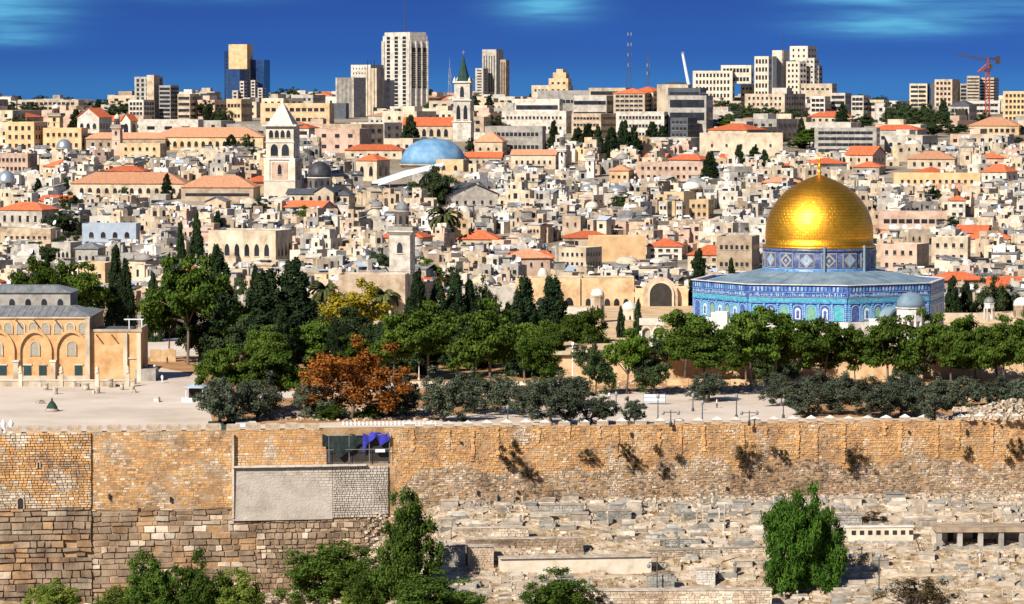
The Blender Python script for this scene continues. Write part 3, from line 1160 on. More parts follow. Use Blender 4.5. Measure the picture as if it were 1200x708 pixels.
def bld(name, label, cat, px0, px1, pt, pb, dep=12, rot=-14, mat='cream', roof='flat', roofmat='roofpale', win=None, swin=None, hr=2.0, D=None, anch=None, z=None, group=None, **kw):
    """a building that fills the photograph box; D from its visible foot"""
    D = D_of(pb) if D is None else D
    rot = R(rot)
    w, d = wd(px0, px1, D, dep, rot)
    pc = (px0 + px1) / 2
    base = P(pc, pb, D)
    top = P(pc, pt, D).z
    g = min(G(D), base.z) if z is None else z
    root = empty(name, (base.x, D + d / 2, g), 0, label, cat, group)
    rise = 0 if roof in ('flat', 'none') else hr
    h = top - g - rise - (.5 if roof == 'flat' else 0)
    volume(root, 'wall', 0, 0, w, d, h, rot, mat, roof, roofmat, win, swin, hr=hr, vis=base.z - g, **kw)
    RECTS.append((px0, px1, pb, D, pt))
    FOOT.append((base.x, D + d / 2, w / 2 + 2, d / 2 + 3))
    if anch:
        anchor(anch, pc, (pt + pb) / 2)
    return root


def multi(name, label, cat, boxes, D=None, anch=None, group=None):
    """several volumes under one root; box: (part, px0, px1, pt, pb, dep, rot, mat, win, {options})"""
    pbm = max(b_[4] for b_ in boxes)
    D = D_of(pbm) if D is None else D
    p0, p1 = min(b_[1] for b_ in boxes), max(b_[2] for b_ in boxes)
    base = P((p0 + p1) / 2, pbm, D)
    g = min(G(D), base.z)
    root = empty(name, (base.x, D, g), 0, label, cat, group)
    for bx_ in boxes:
        part, a, b_, pt, pb, dep, rot, mat, win = bx_[:9]
        op = dict(bx_[9]) if len(bx_) > 9 else {}
        yo = op.pop('y', 0)
        Db = D + yo
        w, d = wd(a, b_, Db, dep, R(rot))
        c = P((a + b_) / 2, pb, Db)
        top = P((a + b_) / 2, pt, Db).z
        roof = op.get('roof', 'flat')
        rise = 0 if roof in ('flat', 'none') else op.get('hr', 2.0)
        h = top - g - rise - (.5 if roof == 'flat' else 0)
        zz = op.pop('z0', None)
        if zz:      # the part starts in mid air on top of another
            z0 = P((a + b_) / 2, pb, Db).z - g
            volume(root, part, c.x - base.x, yo + d / 2, w, d, h - z0, R(rot), mat, win=win, z0=z0, vis=0, **op)
        else:
            volume(root, part, c.x - base.x, yo + d / 2, w, d, h, R(rot), mat, win=win, vis=c.z - g, **op)
        RECTS.append((a, b_, pb, D + yo, pt))
        FOOT.append((c.x, Db + d / 2, w / 2 + 2, d / 2 + 3))
    if anch:
        anchor(anch, (p0 + p1) / 2, (min(b_[3] for b_ in boxes) + pbm) / 2)
    return root


def reserve(px0, px1, pt, pb, D, hw=6, hd=6):
    p = P((px0 + px1) / 2, pb, D)
    RECTS.append((px0, px1, pb, D, pt))
    FOOT.append((p.x, D, hw, hd))


# ================================================================ THE OCTAGONAL SHRINE
TB = dict(rough=.35, spec=.5, rnd=0)
MT['tileblue'] = M('blue_glazed_tiles', [(.022, .07, .26), (.05, .16, .42), (.10, .27, .52), (.20, .41, .58)], 1.6, **TB)
MT['tiledark'] = M('dark_blue_tiles', [(.02, .03, .14), (.05, .09, .30), (.16, .22, .42)], 1.8, **TB)
MT['tileteal'] = M('turquoise_tiles', [(.02, .20, .24), (.06, .34, .40), (.20, .46, .46)], 1.2, **TB)
MT['tilegreen'] = M('green_yellow_tiles', [(.05, .22, .20), (.16, .32, .22), (.36, .36, .16)], 1.6, **TB)
MT['tilepale'] = M('pale_blue_tiles', [(.10, .22, .50), (.24, .40, .62), (.40, .52, .66)], 2.5, **TB)
MT['tilegrey'] = M('grey_blue_tiles', [(.03, .045, .12), (.07, .10, .22), (.16, .20, .32)], 1.8, **TB)
MT['tilewhite'] = M('white_tile_pattern', [(.30, .36, .50), (.58, .62, .68), (.70, .72, .74)], 2.5, **TB)
MT['marble'] = M('veined_marble', [(.44, .41, .38), (.62, .59, .55), (.72, .70, .67)], .8, rnd=0, rough=.5)
MT['leadroof'] = M('blue_lead_roof', [(.09, .15, .20), (.16, .23, .28), (.24, .31, .35)], .25, rnd=0, rough=.6)
# gold sheets: seams by angle and height round the axis
gm, gn, gl = new_mat('gold_sheets')
go_ = gn.new('ShaderNodeOutputMaterial')
gb = gn.new('ShaderNodeBsdfPrincipled')
gl.new(gb.outputs[0], go_.inputs[0])
gb.inputs['Metallic'].default_value = 1
gb.inputs['Roughness'].default_value = .45
gtc = gn.new('ShaderNodeTexCoord')
gs = gn.new('ShaderNodeSeparateXYZ')
gl.new(gtc.outputs['Object'], gs.inputs[0])
ga = gn.new('ShaderNodeMath')
ga.operation = 'ARCTAN2'
gl.new(gs.outputs[0], ga.inputs[0])
gl.new(gs.outputs[1], ga.inputs[1])
gc = gn.new('ShaderNodeCombineXYZ')
gm1 = gn.new('ShaderNodeMath')
gm1.operation = 'MULTIPLY'
gm1.inputs[1].default_value = 12.0
gl.new(ga.outputs[0], gm1.inputs[0])
gl.new(gm1.outputs[0], gc.inputs[0])
gl.new(gs.outputs[2], gc.inputs[1])
gbr = gn.new('ShaderNodeTexBrick')
gbr.offset = 0.5
gbr.inputs['Scale'].default_value = 1.0
gbr.inputs['Mortar Size'].default_value = .04
gbr.inputs['Mortar Smooth'].default_value = .5
gbr.inputs['Brick Width'].default_value = 1.15
gbr.inputs['Row Height'].default_value = .62
gbr.inputs['Color1'].default_value = (1.0, .50, .05, 1)
gbr.inputs['Color2'].default_value = (.86, .40, .03, 1)
gbr.inputs['Mortar'].default_value = (.42, .17, .015, 1)
gl.new(gc.outputs[0], gbr.inputs['Vector'])
gl.new(gbr.outputs['Color'], gb.inputs['Base Color'])
gnz = gn.new('ShaderNodeTexNoise')
gnz.inputs['Scale'].default_value = .9
gnz.inputs['Detail'].default_value = 3
gl.new(gtc.outputs['Object'], gnz.inputs['Vector'])
gbp = gn.new('ShaderNodeBump')
gbp.inputs['Strength'].default_value = .12
gbp.inputs['Distance'].default_value = .5
gl.new(gnz.outputs[0], gbp.inputs['Height'])
gbp2 = gn.new('ShaderNodeBump')
gbp2.inputs['Strength'].default_value = .35
gbp2.inputs['Distance'].default_value = .06
gbp2.invert = True
gl.new(gbr.outputs['Fac'], gbp2.inputs['Height'])
gl.new(gbp.outputs[0], gbp2.inputs['Normal'])
gl.new(gbp2.outputs[0], gb.inputs['Normal'])
MT['gold'] = gm

DC = 751.0
c0 = P(959.5, 390, DC)
FZ = -51.0
shrine = empty('octagonal_shrine', (c0.x, DC, FZ), 0, 'octagonal shrine with blue tiled walls, lead roof and great golden dome', 'shrine')
anchor('the golden dome', 960, 250)
anchor('the golden dome', 925, 330)
anchor('the golden dome', 1060, 330)
RO = 26.9
TH0 = R(7.7)
verts8 = [(RO * math.sin(TH0 + R(45 * i)), -RO * math.cos(TH0 + R(45 * i))) for i in range(8)]
MB().prism(verts8, 0, 4.8, 0).build('marble_wall', ['marble'], shrine)
ins = [(x * .992, y * .992) for x, y in verts8]
MB().prism(ins, 4.8, 11.7, 0).build('tile_wall', ['tileblue'], shrine)
mb = MB()     # parapet ring
for i in range(8):
    a, c = Vector((*verts8[i], 0)), Vector((*verts8[(i + 1) % 8], 0))
    mid, L, an = (a + c) / 2, (c - a).length, math.atan2((c - a).y, (c - a).x)
    nr = mid.normalized()
    mb.box(mid.x - nr.x * .3, mid.y - nr.y * .3, 9.5, L, .7, 2.7, 0, rot=an)
    mb.box(mid.x + nr.x * .02, mid.y + nr.y * .02, 12.2, L + .1, .9, .15, 1, rot=an)
mb.build('parapet', ['tiledark', 'marble'], shrine)
for i in range(8):
    a, c = Vector((*verts8[i], 0)), Vector((*verts8[(i + 1) % 8], 0))
    mid, L, an = (a + c) / 2, (c - a).length, math.atan2((c - a).y, (c - a).x)
    nr = mid.normalized()
    if nr.y > .3:
        continue
    # bands of pattern on the parapet and frieze
    fr = MB()
    y0 = -.1
    rs = random.Random(i)
    fr.box(0, y0, 10.65, L - .6, .12, .08, 1)
    fr.box(0, y0, 9.75, L - .6, .12, .08, 1)
    k = -L / 2 + .5
    while k < L / 2 - .5:       # flowing lettering in white strokes
        hh = rs.uniform(.2, .72)
        fr.box(k, y0, 9.9 + rs.uniform(0, .5 * (.75 - hh)), rs.uniform(.1, .34), .12, hh, 1)
        k += rs.uniform(.26, .5)
    k = -L / 2 + .5
    while k < L / 2 - .5:
        fr.box(k, y0, 10.95, .42, .1, .9, 2 if int(k * 3) % 2 else 1)
        k += .82
    fr.build('inscription_band', ['tiledark', 'tilepale', 'tileblue'], shrine, (mid.x + nr.x * .06, mid.y + nr.y * .06, 0), an)
    te = MB()
    te.box(0, 0, 8.85, L - .4, .3, .62, 0)
    te.box(0, -.02, 9.47, L - .4, .36, .1, 1)
    te.box(0, -.02, 8.5, L - .4, .36, .35, 2)
    te.build('turquoise_band', ['tileteal', 'tilepale', 'tileblue'], shrine, (mid.x - nr.x * .05, mid.y - nr.y * .05, 0), an)
    bw = (L - 1.0) / 7
    pil = MB()
    for q in range(8):
        x = -L / 2 + .5 + q * bw
        for zz in range(9):
            pil.box(x, 0, 4.9 + zz * .4, .42, .34, .2, 1)
            pil.box(x, 0, 5.1 + zz * .4, .42, .32, .2, 0)
    pil.build('pilaster', ['tileblue', 'tilepale'], shrine, (mid.x - nr.x * .08, mid.y - nr.y * .08, 0), an)
    for q in range(7):
        x = -L / 2 + .5 + (q + .5) * bw
        real = q in (1, 2, 3, 4, 5)
        wm = MB()
        wm.arch(1.9, 3.1, .10, 0)
        wm.archring(1.9, 3.1, .16, .2, 1)
        if real and (q % 2 == 1):
            wm.arch(1.15, 2.3, .16, 2, z=.25)
            wm.arch(.6, 1.6, .2, 3, z=.5)
        elif real:
            wm.arch(1.3, 2.5, .16, 4, z=.2)
        p = mid + (c - a).normalized() * x
        wm.build('window', [('tiledark', 'tileteal')[(q + i) % 2], 'tilepale', 'tilewhite', 'tiledark', 'tilegreen' if q in (2, 4) or nr.x < -.5 else 'tileblue'], shrine, (p.x - nr.x * .1, p.y - nr.y * .1, 5.0), an)
    # marble panels of the lower wall
    mp_ = MB()
    for q in range(7):
        x = -L / 2 + .5 + (q + .5) * bw
        mp_.box(x, 0, .4, bw * .72, .2, 3.6, 0)
        mp_.box(x, -.03, .9, bw * .3, .2, 2.3, 1)
    mp_.build('marble_panel', ['marble', 'grille'], shrine, (mid.x - nr.x * .02, mid.y - nr.y * .02, 0), an)
# porches
for i, k in ((0, 1.0), (1, .0), (7, .0)):
    a, c = Vector((*verts8[i], 0)), Vector((*verts8[(i + 1) % 8], 0))
    mid, an = (a + c) / 2, math.atan2((c - a).y, (c - a).x)
    nr = mid.normalized()
    if i == 0:
        pm = MB()
        w = 4.6
        for s in (-1, 1):
            pm.box(s * w / 2, -1.6, 0, .6, 3.2, 4.9, 0)
            pm.box(s * (w / 2 + 2.4), -1.6, 0, .6, 3.2, 4.9, 0)
            pm.box(s * (w / 2 + 1.2), -1.6, 4.9, 3.2, 3.4, .5, 0)
        po = pm.build('porch', ['marble'], shrine, (mid.x, mid.y, 0), an)
        vb = MB()
        n = 12
        prof = [(math.cos(math.pi * t / n) * (w / 2 + .5), math.sin(math.pi * t / n) * (w / 2 + .5)) for t in range(n + 1)]
        ip = [(x * .82, z * .82) for x, z in prof]
        vs = [(x, -3.4, 4.9 + z) for x, z in prof] + [(x, 0, 4.9 + z) for x, z in prof] + [(x, -3.4, 4.9 + z) for x, z in ip] + [(x, 0, 4.9 + z) for x, z in ip]
        m_ = n + 1
        fs = []
        for t in range(n):
            fs += [(t + 1, t, m_ + t, m_ + t + 1), (t, t + 1, 2 * m_ + t + 1, 2 * m_ + t), (2 * m_ + t, 2 * m_ + t + 1, 3 * m_ + t + 1, 3 * m_ + t)]
        vb.add(vs, fs, 0, False)
        vb.build('barrel_vault', ['leadroof'], po)
        MB().box(0, -.12, .1, 2.6, .2, 4.2, 0).build('door', ['door'], shrine, (mid.x + nr.x * .05, mid.y + nr.y * .05, 0), an)
# lead roof from drum to parapet
mb = MB()
vs = [(x * .965, y * .965, 11.75) for x, y in verts8]
n = 32
vs8 = []
for k in range(n):
    a = TH0 + 2 * math.pi * k / n
    seg = (k * 8 / n) % 1
    i = int(k * 8 / n) % 8
    p = Vector(verts8[i]).lerp(Vector(verts8[(i + 1) % 8]), seg) * .965
    vs8.append((p.x, p.y, 11.75))
ring = []
for k in range(n):
    a = TH0 + 2 * math.pi * k / n
    ring.append((12.0 * math.sin(a), -12.0 * math.cos(a), 14.3))
mb.add(vs8 + ring, [(k, (k + 1) % n, n + (k + 1) % n, n + k) for k in range(n)])
ro = mb.build('roof', ['leadroof'], shrine)
mb = MB()
for k in range(0, n, 1):
    mb.tube(vs8[k], ring[k], .07, n=4)
mb.build('roof_seam', ['leadroof'], ro)
# drum
drum = MB().lathe([(11.75, 13.2), (11.75, 19.0)], 48, smooth=True).build('drum', ['tilegrey'], shrine)
db = MB()
db.lathe([(11.9, 13.9), (11.9, 14.6), (11.75, 14.65)], 48, m=0)
db.lathe([(11.92, 14.65), (11.92, 14.75), (11.75, 14.8)], 48, m=1)
db.lathe([(11.9, 18.3), (11.9, 18.9), (11.75, 18.95)], 48, m=2)
db.build('drum_band', ['tileblue', 'tilepale', 'tilegrey'], drum)
for k in range(16):
    a = R(22.5 * k + 5)
    wm = MB()
    s = 1.45
    wm.box(0, 0, 15.0, 3.3, .16, 3.1, 0)
    wm.box(0, -.03, 15.15, 3.0, .16, 2.8, 1)
    wm.add([(0, -.2, 16.55 - s), (s, -.2, 16.55), (0, -.2, 16.55 + s), (-s, -.2, 16.55), (0, 0, 16.55 - s), (s, 0, 16.55), (0, 0, 16.55 + s), (-s, 0, 16.55)], [(0, 1, 2, 3), (0, 4, 5, 1), (1, 5, 6, 2), (2, 6, 7, 3), (3, 7, 4, 0)], 0)
    s = .95
    wm.add([(0, -.24, 16.55 - s), (s, -.24, 16.55), (0, -.24, 16.55 + s), (-s, -.24, 16.55)], [(0, 1, 2, 3)], 2)
    wm.add([(0, -.27, 16.55 - .4), (.4, -.27, 16.55), (0, -.27, 16.55 + .4), (-.4, -.27, 16.55)], [(0, 1, 2, 3)], 0)
    wm.build('drum_window', ['grille', 'tilegrey' if k % 2 else 'tilegrey', 'tilepale' if k % 2 else 'tilegrey'], drum, (11.72 * math.sin(a), -11.72 * math.cos(a), 0), a)
for k in (2.5, 7.1):
    a = R(k * 10 - 25)
    MB().box(0, -.35, 13.4, .4, .5, 6.2, 0).build('drum_pier', ['leadroof'], drum, (11.75 * math.sin(a), -11.75 * math.cos(a), 0), a)
dprof = [(11.9, 0), (11.95, .25), (11.7, .45), (11.2, .5), (11.3, 2.0), (11.28, 3.2), (11.15, 4.6), (10.8, 6.1), (10.25, 7.5), (9.45, 8.9), (8.4, 10.3), (7.1, 11.6), (5.6, 12.7), (4.0, 13.6), (2.4, 14.3), (1.0, 14.8), (.35, 15.0)]
dome = MB().lathe(dprof, 72, m=0).build('dome', ['gold'], shrine, (0, 0, 19.0))
MB().lathe([(.35, 14.9), (.3, 15.3), (.5, 15.6), (.25, 15.9), (.22, 16.4), (.55, 16.9), (.2, 17.3), (.15, 17.9), (.35, 18.2), (.12, 18.5), (.08, 18.9), (0, 19.0)], 12).build('finial', ['gold'], dome)
cr = MB()
pts = [(.42 * math.sin(R(a)), 19.4 - .42 * math.cos(R(a))) for a in range(-150, 151, 25)]
for p, q in zip(pts, pts[1:]):
    cr.tube((p[0], 0, p[1]), (q[0], 0, q[1]), .09)
cr.build('crescent', ['gold'], dome)
RECTS.append((813, 1106, 372, 730, 288))
RECTS.append((897, 1023, 300, 740, 190))

# small domed pavilion before the shrine
def kiosk(name, label, cat, pc, pt, pb, pw, D, sides=8, cap='lead', base='marble', zf=None, open_=True, anch=None, pointed=1.0, drumf=.3):
    s = D / F
    g = P(pc, pb, D)
    zf = g.z if zf is None else zf
    top = P(pc, pt, D).z - zf
    r = pw * s / 2
    e = empty(name, (g.x, D, zf), 0, label, cat)
    dh = r * 1.0 * pointed
    hb = top - dh - .25
    if open_:
        cb = MB()
        for k in range(sides):
            a = 2 * math.pi * (k + .5) / sides
            cb2 = MB().tube((r * .86 * math.sin(a), -r * .86 * math.cos(a), 0), (r * .86 * math.sin(a), -r * .86 * math.cos(a), hb * .72), r * .09 + .04)
            cb2.build('column', [base], e)
        MB().lathe([(r * .95, hb * .7), (r * .95, hb), (r * 1.05, hb), (r * 1.05, hb + .2)], sides, a0=math.pi / sides, smooth=False).build('entablature', [base], e)
    else:
        w = MB().lathe([(r, 0), (r, hb), (r * 1.06, hb), (r * 1.06, hb + .2)], sides, a0=math.pi / sides, smooth=False).build('wall', [base], e)
        for k in range(sides):
            a = 2 * math.pi * (k) / sides + math.pi / sides * 0
            inst('window', WINA, w, (r * .93 * math.sin(a), -r * .93 * math.cos(a), hb * .5), a, (r * .28, 1, hb * .5))
    MB().lathe([(r * .97, hb + .2)] + [(r * .97 * math.cos(t * math.pi / 16), hb + .2 + dh * math.sin(t * math.pi / 16) ** (.9)) for t in range(1, 8)] + [(.05, hb + .2 + dh), (.04, hb + .2 + dh * 1.18), (0, hb + .22 + dh * 1.2)], 20).build('dome', [cap], e)
    if anch:
        anchor(anch, pc, (pt + pb) / 2)
    return e


kiosk('domed_pavilion', 'open pavilion with ribbed blue-grey lead dome beside the octagonal shrine', 'pavilion', 1067, 342, 396, 35, 712, 12, 'leadroof', 'marble', zf=-51.0)
kiosk('domed_pavilion', 'slim open pavilion with small grey cap on the terrace rim near dark trees', 'pavilion', 1159, 348, 374, 13, 790, 6, 'lead', 'marble')
kiosk('domed_pavilion', 'squat stone pavilion with flat grey cap at the frame edge of the terrace', 'pavilion', 1197, 348, 374, 20, 790, 6, 'dome_white', 'tan', open_=False)
bld('terrace_wall', 'long pale parapet wall of the terrace between the shrine and the small pavilion', 'wall', 1104, 1260, 367, 378, 1.2, 0, 'cream', 'none', D=800, z=-51)
bld('gate_shelter', 'small flat-roofed marble shelter on columns by the tiled shrine corner', 'shelter', 833, 856, 366, 392, 4, -10, 'marble', 'flat', D=715, z=-51)

# ================================================================ THE LONG MOSQUE AT THE LEFT
def mosque():
    D = 700.0
    s = D / F
    A = P(0, 444, D)
    zg = -56.2
    X = lambda px: (px - 105) * s
    Z = lambda py: P(50, py, D).z - zg
    e = empty('prayer_hall', (P(105, 444, D).x, D, zg), 0, 'long warm stone prayer hall with grey lead roofs and arched windows on the plaza', 'mosque')
    anchor('the stone prayer hall', 60, 400)
    x0 = X(-240)
    h = Z(371)
    wl_ = MB()
    wl_.box((x0 + 0) / 2, 12, -1, -x0, 24, h + 1, 0)
    wl_.box((x0 + 0) / 2, -.1, h - .35, -x0 + .4, .5, .3, 1)
    wl_.box((x0 + 0) / 2, -.25, 0, -x0, .5, 1.1, 1)
    wl_ = wl_.build('wall', ['aqsa', 'cream'], e)
    # arcade of blind pointed arches with engaged piers
    spans = [(26, 64), (70, 104)]
    k = 26 - 44
    cen = [84, 41] + [41 - 43.5 * i for i in range(1, 6)]
    for c in cen:
        r_ = MB().archring(5.6, Z(394), .55, .55, 0, pointed=.25, n=14).build('blind_arch', ['aqsa'], wl_, (X(c), -.02, 0))
        wn_ = MB().arch(1.55, 2.7, .12, 0).archring(1.55, 2.7, .2, .25, 1)
        wn_.build('window', ['grille', 'cream'], wl_, (X(c), -.02, Z(417)))
    for i in range(14):
        px = 97.5 - 14.6 * i
        MB().arch(1.5, 2.2, .12, 0).archring(1.5, 2.2, .16, .22, 1).build('window', ['grille', 'cream'], wl_, (X(px), -.02, Z(391.5)))
    for px in (92, 50, 32, 3, -18, -40, -62):
        MB().box(0, -.06, 0, 1.45, .12, 2.15, 0).box(0, -.06, 2.15, 1.8, .3, .25, 1).build('door', ['door', 'cream'], wl_, (X(px), -.02, Z(441)))
    for c in (62.5, 19, -24.5, -68):
        MB().box(0, -.5, 0, 1.0, 1.0, Z(424), 0).box(0, -.5, Z(424), 1.3, 1.3, .4, 1).build('pier', ['cream', 'dome_white'], wl_, (X(c), -.02, 0))
    MB().box(0, -.3, 0, .9, .6, h - .4, 0).build('pier', ['cream'], wl_, (X(103), -.02, 0))
    for px in (19, 40, 65, -30):
        MB().tube((0, 0, 0), (0, -2.0, -.15), .14).build('waterspout', ['cream'], wl_, (X(px), 0, Z(374.5)))
    # roofs
    rf = MB().add([(x0, -.4, h), (.4, -.4, h), (-4.2, 9, h + 1.5), (x0, 9, h + 1.5), (x0, 24, h), (.4, 24, h), (-4.2, 13, h + 1.5), (x0, 13, h + 1.5)],
                  [(0, 1, 2, 3), (1, 5, 6, 2), (4, 7, 6, 5), (3, 2, 6, 7)]).build('roof', ['lead'], e)
    sb = MB()
    for k in range(40):
        x = x0 + 1 + k * 1.45
        if x < -4:
            sb.tube((x, -.4, h + .03), (x, 9, h + 1.53), .05, n=4)
    sb.build('roof_seam', ['lead'], rf)
    # clerestory
    x1 = X(74)
    cl = MB().box((x0 + x1) / 2, 18, h, x1 - x0, 12, 4.0, 0).build('clerestory', ['grey'], e)
    MB().add([(x0, 11.6, h + 4), (x1 + .4, 11.6, h + 4), (x1 - 3.2, 16, h + 5.2), (x0, 16, h + 5.2), (x0, 24.5, h + 4), (x1 + .4, 24.5, h + 4), (x1 - 3.2, 20, h + 5.2), (x0, 20, h + 5.2)],
             [(0, 1, 2, 3), (1, 5, 6, 2), (4, 7, 6, 5), (3, 2, 6, 7)]).build('roof', ['lead'], cl)
    for i in range(12):
        inst('window', WINA, cl, (x1 - 2 - i * 3.2, 12 - .05, h + 2.0), 0, (1.1, 1, 1.6))
    # porch block
    hp = Z(389)
    xa, xb = 0, X(166)
    pw = MB().box((xa + xb) / 2 + .01, 6.5, -1, xb - xa, 12, hp + 1, 0).box((xa + xb) / 2, .6, hp, xb - xa + .2, .6, .5, 1).box(xb - .25, 6.5, hp, .5, 12, .7, 1).build('porch_wall', ['aqsa', 'cream'], e)
    for px in (147, 163):
        MB().box(0, 0, 0, .8, .7, hp - .2, 0).build('pier', ['cream'], pw, (X(px), .3, 0))
    MB().box(X(155), .42, Z(421), X(166) - X(145), .3, .35, 0).build('string_course', ['cream'], pw)
    for px in (113, 131):
        MB().tube((0, 0, 0), (0, -1.9, -.1), .14).build('waterspout', ['cream'], pw, (X(px), .5, Z(392.5)))
    MB().box((xa + xb) / 2 - .8, 6.6, hp + .0, xb - xa - 3, 11, .35, 0).build('roof', ['slate'], pw)
    fr = MB()
    for px in (150, 165):
        fr.tube((X(px), 3, hp), (X(px), 3, Z(375)), .12)
    fr.tube((X(144), 3, Z(375.5)), (X(167), 3, Z(375.5)), .12)
    fr.build('roof_frame', ['whitemetal'], pw)
    MB().box(X(167) + .6, 3, 0, 4.0, 6, 2.4, 0).build('side_room', ['grey'], e)
    # low parapet wall standing before the hall
    lw = empty('low_plaza_wall', (P(105, 452, 690).x, plaza_pt(60, 453).y, zg), 0, 'low stone wall with carved posts running before the prayer hall', 'wall')
    s2 = lw.location.y / F
    X2 = lambda px: (px - 105) * s2
    MB().box((X2(-200) + X2(160)) / 2, 0, 0, X2(160) - X2(-200), .5, 1.15, 0).box((X2(-200) + X2(160)) / 2, 0, 1.15, X2(160) - X2(-200), .8, .2, 1).build('wall_body', ['cream', 'dome_white'], lw)
    for px in (26, 74, 116, -20, 152):
        MB().box(0, 0, 0, .7, .7, 2.6, 0).lathe([(.5, 2.6), (.5, 2.8), (.3, 2.9), (.42, 3.3), (.3, 3.7), (.0, 4.1)], 10, m=0).build('carved_post', ['cream'], lw, (X2(px), -.1, 0))


mosque()
RECTS.append((-50, 166, 445, 700, 336))

# ================================================================ NAMED BUILDINGS OF THE OLD TOWN
# ---- white square bell tower with pyramid roof
def bell_tower():
    D = D_of(236)
    s = D / F
    g0 = P(331, 236, D)
    g = G(D)
    g = min(g, g0.z)
    Z = lambda py: P(331, py, D).z - g
    e = empty('bell_tower', (g0.x, D + 3, g), R(-9), 'tall square white stone bell tower with steep pale pyramid roof and paired arches', 'church tower')
    anchor('the white bell tower', 331, 185)
    w = 34.5 * s
    MB().box(0, 0, 0, w + .8, w + .8, Z(212), 0).box(0, 0, Z(212), w + 1.1, w + 1.1, .35, 1).build('base', ['limestone', 'dome_white'], e)
    sh = MB().box(0, 0, Z(212), w, w, Z(187) - Z(212), 0)
    for sx_ in (-1, 1):
        for sy_ in (-1, 1):
            sh.box(sx_ * w * .44, sy_ * w * .44, Z(212), w * .2, w * .2, Z(187) - Z(212), 0)
    sh.box(0, 0, Z(187), w + .9, w + .9, .5, 1)
    sh.build('shaft', ['limestone', 'dome_white'], e)
    bf = MB().box(0, 0, Z(187) + .5, w * .96, w * .96, Z(147) - Z(187) - .5, 0).box(0, 0, Z(167), w * 1.02, w * 1.02, .3, 1).box(0, 0, Z(148), w * 1.2, w * 1.2, .6, 1).build('belfry', ['limestone', 'dome_white'], e)
    for face in (0, 1):
        a = math.pi / 2 * face
        off = w * .48
        for k in (-.19, .19):
            p = (k * w, -off, 0) if face == 0 else (off, k * w, 0)
            inst('belfry_arch', WINA, bf, (p[0], p[1] - (.04 if face == 0 else 0), (Z(183) + Z(170)) / 2 + .2), a, (w * .25, 1.5, Z(168) - Z(182)))
        for k in (-.3, -.1, .1, .3):
            p = (k * w, -off, 0) if face == 0 else (off, k * w, 0)
            inst('belfry_arch', WINA, bf, (p[0], p[1] - (.04 if face == 0 else 0), (Z(162) + Z(152)) / 2), a, (w * .14, 1.5, Z(152) - Z(161)))
        off2 = w * .5
        p = (0, -off2, 0) if face == 0 else (off2, 0, 0)
        inst('window', WINA, sh_ if False else e, (p[0], p[1], (Z(205) + Z(192)) / 2), a, (w * .13, 1.2, Z(192) - Z(204)))
        MBp = MB().box(0, 0, Z(210), w * .56, .16, Z(190) - Z(210), 0).build('recessed_panel', ['pink'], e, (0, -off2 - .05, 0) if face == 0 else (off2 + .05, 0, 0), a)
        inst('slit_window', WINA, e, ((0, -off2 - .18, (Z(205) + Z(192)) / 2) if face == 0 else (off2 + .18, 0, (Z(205) + Z(192)) / 2)), a, (w * .13, 1.2, Z(192) - Z(204)))
    MB().hip(0, 0, Z(148) + .6, w * .86, w * .86, Z(122) - Z(148), .0, ridge=0).build('pyramid_roof', ['dome_white'], e)
    MB().tube((0, 0, Z(126)), (0, 0, Z(121)), .08).build('cross_pole', ['metal'], e)
    reserve(308, 355, 124, 233, D, 8, 8)


bell_tower()


def rotunda(name, label, cat, pc, pw, pt, pmid, pb, cap, wallm='cream', sides=24, win=8, D=None, anch=None, z0py=None, hgt=1.0, lantern=False):
    """drum between pmid and pb with a dome from pt"""
    D = D_of(pb) if D is None else D
    s = D / F
    b0 = P(pc, pb, D)
    g = min(G(D), b0.z) if z0py is None else b0.z
    r = pw * s / 2
    e = empty(name, (b0.x, D + r, g), 0, label, cat)
    zm, zt = P(pc, pmid, D).z - g, P(pc, pt, D + r).z - g
    w = MB().lathe([(r * .97, -1), (r * .97, zm - .3), (r * 1.03, zm - .3), (r * 1.03, zm)], sides, smooth=sides > 12).build('drum_wall', [wallm], e)
    for k in range(win):
        a = 2 * math.pi * (k + .5) / win
        hh = (zm - (b0.z - g)) * .5
        if math.cos(a) > -.3 and hh > .5:
            inst('window', WINA, w, (r * .97 * math.sin(a), -r * .97 * math.cos(a), zm - .5 - hh * .7), a, (min(1.2, r * .2), 1.4, hh))
    dh = zt - zm
    MB().lathe([(r * .98 * math.cos(t * math.pi / 18) ** .9, zm + dh * math.sin(t * math.pi / 18)) for t in range(0, 9)] + [(.12, zt - .02)], 32).build('dome', [cap], e)
    if lantern:
        MB().lathe([(.25, zt - .1), (.3, zt + .3), (.12, zt + .7), (.05, zt + 1.6), (0, zt + 1.7)], 8).build('finial', ['metal'], e)
    reserve(pc - pw / 2, pc + pw / 2, pt, pb, D, r, r)
    if anch:
        anchor(anch, pc, (pt + pb) / 2)
    return e


rotunda('church_rotunda', 'white church drum under a smooth black dome beside the white bell tower', 'church', 374, 30, 189, 208, 226, 'blackdome', 'dome_white', 16, 12, anch='the black dome', D=D_of(240) - 3)
multi('church_building', 'low cream church with dark slate roofs in front of the black dome', 'church', [
    ('wing', 336, 376, 222, 238, 8, -8, 'cream', (3, 1, 1, 1.6, 'a'), dict(roof='gable', roofmat='slate', hr=1.6)),
    ('wing', 368, 396, 218, 238, 8, -10, 'cream', (2, 1, 1, 1.6, 'a'), dict(roof='gabley', roofmat='slate', hr=2.2, y=-2)),
    ('wing', 392, 415, 224, 240, 8, -12, 'cream', (2, 1, 1, 1.6), dict(roof='hip', roofmat='slate', hr=1.4))], D=D_of(240) - 18)
